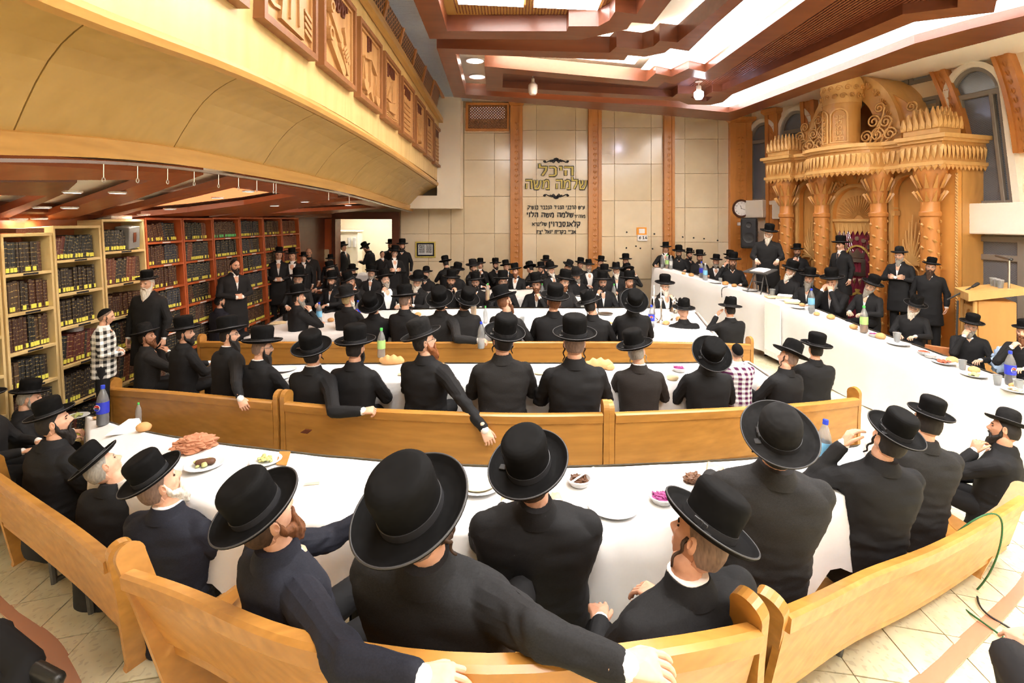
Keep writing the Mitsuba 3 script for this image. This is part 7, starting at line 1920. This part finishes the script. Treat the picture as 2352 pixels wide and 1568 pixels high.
def plate(pos, label, s=1.0, food=None, bs='metal_steel', seed=0, tint='paper_grey'):
    k = num('plate')
    tag(k, label, 'plate')
    M = m4(np.eye(3), pos, s)
    put(k + '__dish', lathe([(0, .002), (.07, .002), (.085, .008), (.108, .014), (.112, .017), (.108, .019), (.085, .012), (.068, .006), (0, .006)], 36), tint, 40, m=M)
    if food:
        r = random.Random(seed)
        ms = []
        for _ in range(22):
            a, q_ = r.uniform(0, 6.28), r.uniform(0, .05)
            ms.append(tm(ell((q_ * math.cos(a), q_ * math.sin(a), .012 + r.uniform(0, .02)), r.uniform(.012, .022), r.uniform(.010, .02), r.uniform(.006, .012), 8)))
        put(k + '__food', cat_(ms), food, 40, m=M)
    return k

def bowl(pos, label, s=1.0, food='cabbage', seed=0):
    k = num('bowl')
    tag(k, label, 'bowl')
    M = m4(np.eye(3), pos, s)
    put(k + '__dish', lathe([(0, 0), (.045, 0), (.062, .03), (.072, .034), (.070, .038), (.058, .034), (.042, .006), (0, .006)], 30), 'paper_grey', 40, m=M)
    r = random.Random(seed)
    ms = [tube([(r.uniform(-.04, .04), r.uniform(-.04, .04), .022 + r.uniform(0, .016)) for _ in range(3)], .004, 5) for _ in range(34)] + [tm(ell((0, 0, .016), .052, .052, .014, 14))]
    put(k + '__food', cat_(ms), food, 40, m=M)
    return k

def bread(pos, label, s=1.0, kind='roll', bs='bread', rot=0):
    k = num('bread')
    r = {'roll': (.055, .048, .036), 'loaf': (.13, .06, .05), 'pita': (.10, .10, .012), 'slice': (.05, .045, .012)}[kind]
    e = trimesh.creation.icosphere(subdivisions=3)
    v = np.asarray(e.vertices) * r
    v = v * (1 + .18 * (meshkit.fbm(v * 26, 3, 2) - .5))[:, None]
    v[:, 2] = np.maximum(v[:, 2], -r[2] * .7) + r[2] * .7
    if kind == 'loaf':
        v[:, 2] *= 1 + .12 * np.sin(v[:, 0] * 90)
    put(k, trimesh.Trimesh(v, e.faces, process=False), bs, True, m=m4(rz(rot), pos, s), label=label, cat='bread')

def cup(pos, label, s=1.0, fill=None):
    k = num('cup')
    tag(k, label, 'cup')
    M = m4(np.eye(3), pos, s)
    put(k + '__wall', lathe([(0, 0), (.026, 0), (.036, .095), (.038, .096), (.038, .099), (.034, .097), (.0245, .004), (0, .004)], 24), 'bottle_plastic', 40, m=M)
    put(k + '__rim', tube([(.0365 * math.cos(a), .0365 * math.sin(a), .097) for a in np.arange(20) * math.pi / 10], .0018, 5, closed=True), 'cap_white', True, m=M)
    if fill:
        put(k + '__drink', lathe([(0, .005), (.024, .005), (.030, .055), (0, .055)], 20), fill, 40, m=M)

Z0 = .765
TB = [(-3.807,4.86,0.496),(2.089,3.54,0.689),(-1.543,6.17,0.78),(-0.38,6.42,0.822),(1.022,5.4,0.802),(-3.186,8.63,0.696),(-2.552,8.65,0.742),(-0.605,8.25,0.819),(-0.406,7.99,0.822),(2.123,7.96,0.762),(2.754,10.2,0.742),(2.003,10.27,0.817),(0.576,10.02,0.855),(-0.467,10.01,0.857)]
bottle(TB[0], 'cola bottle with blue globe label at the far left end of the front table', 1.12, 'soda_dark', .42, 'label_blue', 'cap_blue', 'globe')
bottle(TB[1], 'half-full clear water bottle with blue cap right of the charcoal felt hat', 1.1, 'water_fill', .55, 'label_cyan', 'cap_blue', tilt=6)
bottle(TB[2], 'clear bottle with green cap and green label on the second table', 1.05, None, 0, 'label_green', 'cap_green')
bottle(TB[3], 'clear water bottle with blue cap beside the red-bearded man', 1.0, 'water_fill', .3, None, 'cap_blue')
bottle(TB[5], 'clear bottle with pale blue cap at the left of the third table', 1.05, None, 0, 'label_cyan', 'cap_blue')
bottle(TB[6], 'blue-labelled cola bottle behind the white-bearded man on the third table', 1.0, 'soda_dark', .3, 'label_blue', 'cap_blue', 'globe')
bottle(TB[7], 'orange juice bottle with green cap on the third table', 1.05, 'juice', .85, None, 'cap_green')
bottle(TB[8], 'small clear bottle with green cap beside the orange juice', .8, None, 0, None, 'cap_green')
bottle(TB[9], 'blue-labelled cola bottle in front of the candlesticks', 1.05, 'soda_dark', .1, 'label_blue', 'cap_blue', 'globe')
bottle(TB[11], 'bottle with green cap and orange drink in front of the white-bearded man under the calendar', 1.0, 'juice', .5, None, 'cap_green')
bottle(TB[12], 'green-capped bottle showing between the hats right of the red-bearded man with glasses', 1.0, 'juice', .4, None, 'cap_green')
bottle(TB[13], 'green-capped juice bottle in the crowd at the fourth table', 1.0, 'juice', .8, None, 'cap_green')

P1 = [(-2.142,3.64,0.686),(-1.698,3.6,0.735),(-0.196,3.09,0.822),(0.557,2.88,0.809),(0.854,2.98,0.793),(0.402,3.13,0.817),(-4.358,5.24,0.426),(-3.453,4.65,0.54),(-3.272,4.31,0.55)]
plate(P1[0], 'grey plate with a piece of cream-topped food on the front table', 1.15, 'salad', seed=1)
ck = num('bread')
put(ck, tm(manifold3d.Manifold.batch_hull([ell((-.03, -.01, .03), .03, .03, .02, 10), ell((.04, .01, .03), .03, .03, .022, 10)])), 'food_brown', 40, m=m4(np.eye(3), P1[0], 1.0), label='dark browned crust of the food on the grey plate near the paper bag', cat='food')
plate(P1[1], 'grey plate with green salad half hidden by the red-brown bearded man hat', .95, 'salad', seed=2)
plate(P1[2], 'plate with a large pale flatbread between the two middle hats', 1.25, None, seed=3)
bread((P1[2][0], P1[2][1], P1[2][2] + .015), 'large pale flatbread on its plate between the two middle hats', 1.0, 'pita', 'bread_pale')
plate(P1[3], 'empty grey plate on the front table right of the smooth black coat', 1.25)
bowl(P1[4], 'grey bowl of red cabbage on the front table', 1.1, 'cabbage', 4)
bowl(P1[5], 'grey dish with brown dip and a plastic knife by the man with glasses', 1.15, 'food_brown', 5)
put('plastic_knife', box(-.10, .10, -.008, .008, 0, .004, .001), 'cap_white', m=m4(ry(-14) @ rz(35), (P1[5][0] + .02, P1[5][1], P1[5][2] + .055)), label='white plastic knife lying across the dip dish', cat='knife')
plate(P1[6], 'small plate at the far left corner of the front table', .9, 'salad', seed=6)
def crumple(pos, label, s, r, bs, seed, key, cat, sub=4):
    e = trimesh.creation.icosphere(subdivisions=sub)
    v = np.asarray(e.vertices)
    n1 = meshkit.fbm(v * 2.1 + seed, 3, seed)
    n2 = np.abs(meshkit.noise(v * 4.5 + seed, seed + 1) - .5) * 2
    v = v * (r * (1 + .75 * (n1 - .5) + .30 * (n2 - .4))[:, None])
    v[:, 2] = np.maximum(v[:, 2] + r[2] * .55, .002)
    k = num(key)
    put(k, trimesh.Trimesh(v, e.faces, process=False), bs, 28, m=m4(rz(20), pos, s), label=label, cat=cat)
r_ = np.array
bag = [(-2.408,3.97,0.663)][0]
crumple(bag, 'crumpled brown paper bag on the front table below the left middle bench', 1.0, r_([.155, .10, .065]), 'paper_bag', 3, 'paper_bag', 'paper bag')
nap = [(-3.4,4.59,0.545),(-3.194,4.53,0.577),(-3.403,4.76,0.555)]
k = num('napkin')
put(k, hullp((-.12, -.08, 0), (.12, -.06, 0), (.10, .09, .0), (-.08, .08, .02), (.02, .02, .10), (.09, .05, .09)), 'paper_white', m=m4(rz(10), nap[0]), label='folded white paper napkin standing at the left end of the front table', cat='napkin')
bread(nap[1], 'bread roll at the left end of the front table', 1.1, 'roll')
bottle(nap[2], 'small green-capped bottle lying behind the napkin', .55, None, 0, None, 'cap_green')
bread([(-4.026,5.08,0.474)][0], 'bread piece beside the cola bottle at the left end of the front table', .9, 'slice')
sp = [(-1.237,3.22,0.771),(1.118,3.24,0.78)]
put('crumb', hullp((-.05, -.006, 0), (.05, .0, 0), (.045, .014, .012), (-.04, .012, .004)), 'bread_pale', m=m4(np.eye(3), sp[0]), label='long pale chip lying alone on the front table', cat='food')
crumple(sp[1], 'dark browned food on foil left of the tipped black hat', .5, r_([.12, .09, .07]), 'food_brown', 8, 'food_pile', 'food', 3)
bread([(2.664,3.7,0.612)][0], 'bread piece in front of the man touching his ear', .8, 'slice')

P2 = [(1.814,5.67,0.76),(1.642,5.34,0.767),(-2.566,5.91,0.701),(-1.348,5.86,0.788),(-1.134,5.42,0.797),(-0.811,5.53,0.81),(0.286,5.36,0.823),(0.937,5.62,0.808),(1.043,5.59,0.802),(-2.482,5.61,0.703),(2.032,5.89,0.746),(-0.477,5.5,0.819)]
bowl(P2[0], 'bowl of red cabbage on the second table', 1.2, 'cabbage', 11)
bread(P2[1], 'pale bread roll on the second table near the cabbage bowl', 1.1, 'roll', 'bread_pale')
plate(P2[2], 'silver plate beside the long black beard on the second table', 1.1, None)
bread(P2[3], 'brown bread by the green-labelled bottle', 1.1, 'loaf')
bread(P2[4], 'pale bread slice in front of the red-bearded man', 1.0, 'slice', 'bread_pale')
bread(P2[5], 'round loaf behind the red-bearded man on the second table', 1.0, 'loaf')
bread(P2[6], 'pale bread right of the charcoal coat with two sidelocks', 1.1, 'slice', 'bread_pale')
bread(P2[7], 'large round bread right of the shaved nape', 1.2, 'loaf')
bread(P2[8], 'second round bread right of the shaved nape', 1.0, 'roll')
plate(P2[9], 'foil plate on the second table behind the fourth man', .9, None)
P3 = [(-3.677,9.08,0.66),(-4.011,8.98,0.626),(-3.019,8.71,0.709),(1.585,8.89,0.792),(1.519,8.14,0.792),(2.443,8.28,0.744),(2.797,8.74,0.725),(-1.579,8.77,0.792),(-1.222,8.33,0.803),(0.16,7.98,0.824),(2.363,7.79,0.745),(2.79,8.39,0.722),(-2.15,8.43,0.763),(2.208,8.44,0.761)]
for i, (lab, kind) in enumerate((('open prayer book on the left end of the third table', 'b'), ('second open book on the left end of the third table', 'b'), ('bread by the pale blue-capped bottle', 'r'), ('empty silver plate on the third table right of centre', 'p'), ('bread slice in front of the tilted-back hat on the third table', 's'), ('bread piece left of the candlesticks', 'r'), ('bread among the dishes by the candlesticks', 'r'), ('bread roll in front of the old man with the cup', 'r'))):
    if kind == 'b':
        k = num('open_book'); put(k, hullp((-.14, -.1, 0), (.14, -.1, 0), (-.14, .1, 0), (.14, .1, 0), (-.07, -.1, .02), (.07, -.1, .02), (-.07, .1, .02), (.07, .1, .02)), 'bread_pale', m=m4(rz(20), P3[i]), label=lab, cat='book')
    elif kind == 'p':
        plate(P3[i], lab, 1.2, None, tint='metal_steel')
    else:
        bread(P3[i], lab, 1.0, 'roll' if kind == 'r' else 'slice')
cup(P3[8], 'clear cup in front of the tipped-back hat on the third table')
cup(P3[9], 'clear cup right of the slanting hat on the third table')
cup(P3[12], 'clear cup before the white-shirted man')
# silver candlesticks
for i, q in enumerate([(2.334,8.59,0.754),(2.383,8.36,0.749)]):
    k = num('candlestick')
    tag(k, 'silver candlestick with a white candle, %s of the pair' % ('left' if i == 0 else 'right'), 'candlestick', 'candlesticks on the third table')
    pr = [(0, 0), (.06, 0), (.065, .012), (.03, .03), (.014, .06), (.022, .10), (.012, .13), (.020, .19), (.010, .23), (.014, .30), (.034, .33), (.036, .345), (.012, .35), (0, .35)]
    put(k + '__stem', lathe(pr, 22), 'silver', 40, m=m4(np.eye(3), q, 1.15))
    put(k + '__candle', lathe([(0, .35), (.010, .35), (.0095, .46), (0, .465)], 14), 'wax', 40, m=m4(np.eye(3), q, 1.15))
    put(k + '__flame', lathe([(0, .465), (.006, .475), (.004, .49), (0, .505)], 10), 'wax', 40, m=m4(np.eye(3), q, 1.15), emit=(30, 18, 7))
q = [(2.697,8.7,0.732)][0]
tag('silver_jug', 'ornate silver jug beside the candlesticks', 'jug')
put('silver_jug__body', lathe([(0, 0), (.05, 0), (.03, .03), (.06, .09), (.065, .14), (.03, .20), (.024, .25), (.034, .28), (.012, .30), (.018, .33), (0, .35)], 24), 'silver', 40, m=m4(np.eye(3), q, 1.15))
put('silver_jug__handle', tube([(.05, 0, .12), (.11, 0, .18), (.09, 0, .25), (.03, 0, .26)], .007, 6), 'silver', True, m=m4(np.eye(3), q, 1.15))

# head table
def ht_pos(px, w):
    p, t, n = on_head(px)
    return p + n * w + np.array([0, 0, .006])
for px, w, args in ((1507, .25, ('dark cola bottle at the far corner of the head table', 1.0, 'soda_dark', .8, None, 'cap_white')), (1514, .3, ('green-labelled bottle at the far corner of the head table', 1.0, 'soda_amber', .6, 'label_green', 'cap_green')), (1522, .32, ('clear bottle at the far corner of the head table', 1.0, 'water_fill', .6, 'paper_grey', 'cap_white')),
                    (1588, .3, ('blue-labelled bottle on the far part of the head table', 1.1, 'soda_dark', .1, 'label_blue', 'cap_blue')), (1606, .18, ('clear bottle with pale blue label in front of the grey-bearded man', 1.1, 'water_fill', .3, 'label_cyan', 'cap_white')), (1838, .22, ('tall clear water bottle with blue cap before the long grey beard', 1.2, 'water_fill', .3, 'label_cyan', 'cap_blue')),
                    (1957, .22, ('amber drink bottle with green label and green cap on the head table', 1.25, 'soda_amber', .55, 'label_green', 'cap_green')), (2272, .26, ('cola bottle with blue globe label at the right end of the head table', 1.2, 'soda_dark', .5, 'label_blue', 'cap_blue', 'globe'))):
    bottle(ht_pos(px, w), *args)
for px, w, s, lab in ((1558, .18, .8, 'bread on the far part of the head table'), (1575, .2, 1.1, 'large loaf left of the blue-labelled bottle'), (1645, .22, 1.2, 'round bread in front of the wide-hatted man'), (1665, .25, 1.0, 'braided bread by the book stand'), (1806, .3, .9, 'bread before the white-bearded old man'), (1855, .15, .9, 'roll in a small dish before the face-covering man'), (1876, .25, 1.2, 'pretzel-shaped bread on the head table'), (1932, .22, 1.1, 'bread slice beside the amber bottle'), (2000, .22, 1.3, 'torn bread with napkin before the grey-bearded man'), (2152, .3, 1.3, 'bread left of the man with a hand over his nose'), (2208, .25, 1.2, 'golden bread roll before the man with a hand over his nose'), (2290, .18, .9, 'small bread by the cola bottle at the right end')):
    bread(ht_pos(px, w), lab, s, 'roll')
for px, w, s, lab, fd in ((1635, .15, 1.1, 'silver dish on the far part of the head table', None), (1700, .25, 1.3, 'plate beneath the book stand', None), (1822, .12, 1.0, 'dark-rimmed plate by the water bottle', None), (2030, .22, 1.3, 'silver plate before the bright white beard', None), (2128, .28, 1.2, 'silver plate left of the fish plate', None), (2145, .16, 1.2, 'plate with red sauce near the golden roll', 'food_red'), (2226, .12, 1.25, 'plate with yellow salad at the right end of the head table', 'salad'), (2310, .08, 1.2, 'plate at the right picture edge on the head table', 'bread_pale')):
    plate(ht_pos(px, w), lab, s, fd, seed=int(px))
bowl(ht_pos(1978, .2), 'bowl of red cabbage on the head table', 1.2, 'cabbage', 21)
bowl(ht_pos(2094, .2), 'bowl of red dip on the head table', 1.2, 'food_red', 22)
bowl(ht_pos(2120, .18), 'empty-looking grey bowl on the head table', 1.2, 'paper_white', 23)
for px, w, s, lab in ((1498, .35, 1.0, 'first small cup at the far corner of the head table'), (1512, .12, 1.0, 'second small cup at the far corner of the head table'), (1628, .3, 1.0, 'cup before the grey-bearded man at the head table'), (1850, .12, 1.1, 'cup before the face-covering man'), (2017, .3, 1.4, 'tall clear cup by the torn bread'), (2185, .2, 1.2, 'clear cup held by the man with a hand over his nose'), (2272, .08, 1.2, 'clear cup in front of the cola bottle'), (2312, .12, 1.3, 'clear cup at the right picture edge')):
    cup(ht_pos(px, w), lab, s)
cup(ht_pos(1748, .3), 'tall white printed glass before the standing speaker', 1.4, 'wax')
# stack of prayer books and papers
for i, (px, w, h_) in enumerate(((1770, .28, 0), (1771, .28, .035), (1771, .30, .07), (1789, .26, 0), (1790, .26, .03), (1757, .2, 0))):
    p = ht_pos(px, w)
    k = num('prayer_book')
    put(k, box(-.12, .12, -.09, .09, 0, .03, .004), 'paper_white' if i % 2 == 0 else 'bread_pale', m=m4(rz(-50 + 9 * i), (p[0], p[1], p[2] + h_)), label=['bottom book of the white stack before the speaker', 'middle book of the white stack before the speaker', 'top book of the white stack before the speaker', 'bottom book of the low pile right of the white stack', 'top book of the low pile right of the white stack', 'single white book left of the stack'][i], cat='book')
# book stand before the speaker
tag('book_stand', 'black metal book stand with open pages before the standing speaker', 'book stand')
p = ht_pos(1716, .25)
SM = m4(rz(-65), p)
put('book_stand__legs', cat_([tube([(-.16, -.12, 0), (-.10, .05, .42)], .012, 6), tube([(.16, -.12, 0), (.10, .05, .42)], .012, 6), tube([(-.14, .14, 0), (-.10, .05, .42)], .010, 6), tube([(.14, .14, 0), (.10, .05, .42)], .010, 6), tube([(-.14, -.03, .22), (.14, -.03, .22)], .010, 6)]), 'metal_dark', m=SM)
put('book_stand__desk', box(-.28, .28, -.16, .16, -.012, .012, .004), 'metal_dark', m=SM @ m4(rx(14), (0, .05, .43)))
put('book_stand__pages', hullp((-.17, -.10, .012), (.17, -.10, .012), (-.17, .11, .012), (.17, .11, .012), (-.09, -.10, .03), (.09, -.10, .03), (-.09, .11, .03), (.09, .11, .03)), 'paper_white', m=SM @ m4(rx(14), (0, .05, .43)))
put('microphone_cable', tube(spline([ht_pos(1668, .06) + (0, 0, .01), ht_pos(1667, -.09) + (0, 0, -.02), ht_pos(1667, -.10) + (0, 0, -.2)], 12), .007, 6), 'cable_black', label='short black cable hanging over the head table edge', cat='cable')

# lectern at the right with glasses and microphone stand
tag('lectern', 'carved wooden reading stand at the right wall behind the head table', 'lectern')
LC = [(7.071,7.9,1.327)][0]
LMx = m4(rz(-118), (LC[0] + .2, LC[1] + .05, floor_z(LC[0], LC[1]) - .05))
hl = LC[2] - (floor_z(LC[0], LC[1]) - .05)
put('lectern__body', box(-.31, .31, -.22, .22, 0, hl - .12, .015), 'wood_ark', m=LMx)
fp = sg.box(-.26, .15, .26, hl - .25)
put('lectern__panel_frame', moved(extr(fp.difference(arch_poly(.40, hl - .48).buffer(0) if False else affinity.translate(arch_poly(.38, hl - .50), 0, .20)), .025), frame_m((0, -.22, 0), (1, 0, 0), (0, 0, 1), (0, -1, 0))), 'wood_ark_light', m=LMx)
mn = [sg.LineString([(r_ * math.cos(a), .55 + r_ * math.sin(a) + .3) for a in np.linspace(math.pi, 2 * math.pi, 20)]).buffer(.008) for r_ in (.05, .09, .13, .17)]
put('lectern__candelabrum_relief', moved(cat_([extr(g, .02) for g in mn]), frame_m((0, -.225, 0), (1, 0, 0), (0, 0, 1), (0, -1, 0))), 'wood_ark', m=LMx)
put('lectern__top', hullp((-.38, -.34, hl - .14), (.38, -.34, hl - .14), (-.38, .30, hl + .0), (.38, .30, hl + .0), (-.38, -.34, hl - .02), (.38, -.34, hl - .02), (-.38, .30, hl + .10), (.38, .30, hl + .10)), 'wood_ark_light', m=LMx)
for k_ in range(2):
    put('lectern__corner_post' + ('' if k_ == 0 else '_001'), lathe([(0, .1), (.03, .1), (.03, hl - .14), (0, hl - .14)], 12), 'wood_ark_light', 40, m=LMx @ m4(np.eye(3), ((-.31, .31)[k_], -.25, 0)))
for i in range(6):
    p = LMx @ np.array([-.24 + .08 * i, .10 - .02 * (i % 2), hl + .06, 1])
    cup(tuple(p[:3]), 'upturned clear glass on the reading stand at the right', 1.2)
    labels['cup' + ('' if COUNT['cup'] == 1 else '_%03d' % (COUNT['cup'] - 1))]['group'] = 'glasses on the reading stand'
tag('reading_lamp', 'slim metal lamp rail standing on the reading stand', 'lamp')
put('reading_lamp__post', tube([(.25, .15, hl + .05), (.25, .15, hl + .50)], .014, 8), 'metal_steel', True, m=LMx)
put('reading_lamp__bar', tube([(-.28, .15, hl + .52), (.34, .15, hl + .50)], .022, 8), 'metal_dark', True, m=LMx)
tag('microphone_stand', 'black microphone boom stand between the ark and the reading stand', 'microphone stand')
ms_ = [(6.997,8.2,1.136),(7.093,8.0,1.4),(6.917,8.3,1.134),(6.943,8.2,0.384)]
b0 = np.array(ms_[3]); b0[2] = floor_z(b0[0], b0[1])
put('microphone_stand__pole', tube([b0, ms_[0]], .014, 8), 'metal_dark')
put('microphone_stand__boom', tube([ms_[2], ms_[1]], .012, 8), 'metal_dark')
put('microphone_stand__base', moved(lathe([(0, 0), (.14, 0), (.14, .02), (.03, .03), (0, .03)], 20), m4(np.eye(3), b0)), 'metal_dark')
put('microphone_stand__microphone', moved(lathe([(0, -.05), (.018, -.05), (.026, .03), (.02, .06), (0, .065)], 14), m4(ry(60), ms_[1])), 'black_plastic', 40)
# orange chair back near the right end, blue coat behind
tag('orange_chair', 'empty chair with orange-brown back behind the head table', 'chair')
oc = [(6.264,7.6,0.437)][0]
OM = m4(rz(-50), oc)
put('orange_chair__backrest', box(-.21, .21, -.015, .015, -.25, .12, .012), 'chair_orange', m=OM)
put('orange_chair__seat', box(-.21, .21, -.42, 0, -.42, -.39, .01), 'chair_orange', m=OM)
for k_, (a, b) in enumerate(((-.19, -.40), (.19, -.40), (-.19, 0), (.19, 0))):
    put('orange_chair__leg' + ('' if k_ == 0 else '_%03d' % k_), tube([(a, b, -.40), (a, b, floor_z(oc[0], oc[1]) - oc[2])], .014, 6), 'metal_steel', m=OM)
bc = [(6.603,7.0,0.504)][0]
crumple((bc[0], bc[1], bc[2] - .15), 'pale blue cloth bundle between the two right-hand men', 1.0, r_([.16, .14, .22]), 'blue_fabric', 5, 'cloth_bundle', 'cloth', 3)

# cables on the floor and over the bench at the lower right
c1 = [(3.088,3.45,0.451)][0]
put('cable', tube(spline([(2.999,3.62,0.153),(3.088,3.55,0.329),(3.213,3.55,0.397),(3.391,3.62,0.319),(3.376,3.62,0.122),(3.322,3.8,-0.339)] + [(3.064,3.44,-0.223),(3.125,3.25,-0.254),(3.049,3.13,-0.247)], 50), .006, 6), 'cable_green', True, label='thin green cable running over the bench end to the floor', cat='cable')
put('cable_001', tube(spline([(3.269,3.67,-0.245),(3.196,3.49,-0.247),(3.26,3.39,-0.27),(3.135,3.21,-0.262),(3.203,3.14,-0.282)], 40), .006, 6), 'cable_black', True, label='thin black cable curling on the stone floor at the lower right', cat='cable')
# someone's knee, hand and shoe at the lower corners
k = num('person')
tag(k, 'person of whom only a dark knee and hand show, bottom right corner', 'person')
kn = [(2.212,2.3,0.455),(1.97,1.9,0.603),(2.269,2.3,0.11),(2.368,2.35,0.451)]
put(k + '__trousers', tm(union([bone(kn[0], kn[1], .085, .11, 14), bone(kn[0], kn[2], .08, .07, 14)])), 'trousers', True)
put(k + '__body', tm(hand(np.array(kn[0]) + (.10, .02, .10), (-.8, .3, -.5), (.2, -.5, .8), 1, 2, 30)), 'skin_0', 40)
k = num('person')
tag(k, 'person of whom only a black leg and shoe show, bottom left corner', 'person')
kn = [(-2.89,2.9,0.068),(-2.558,2.75,0.051),(-2.526,2.6,-0.059),(-2.354,2.7,0.026)]
put(k + '__trousers', tm(union([bone(kn[0], kn[1], .09, .08, 14), bone(kn[1], kn[2], .08, .07, 14), bone(kn[0], kn[2], .10, .07, 14)])), 'trousers', True)
put(k + '__shoe', tm(bone(kn[1], kn[3], .05, .04, 12)), 'leather_black', 40)
# white tie strap
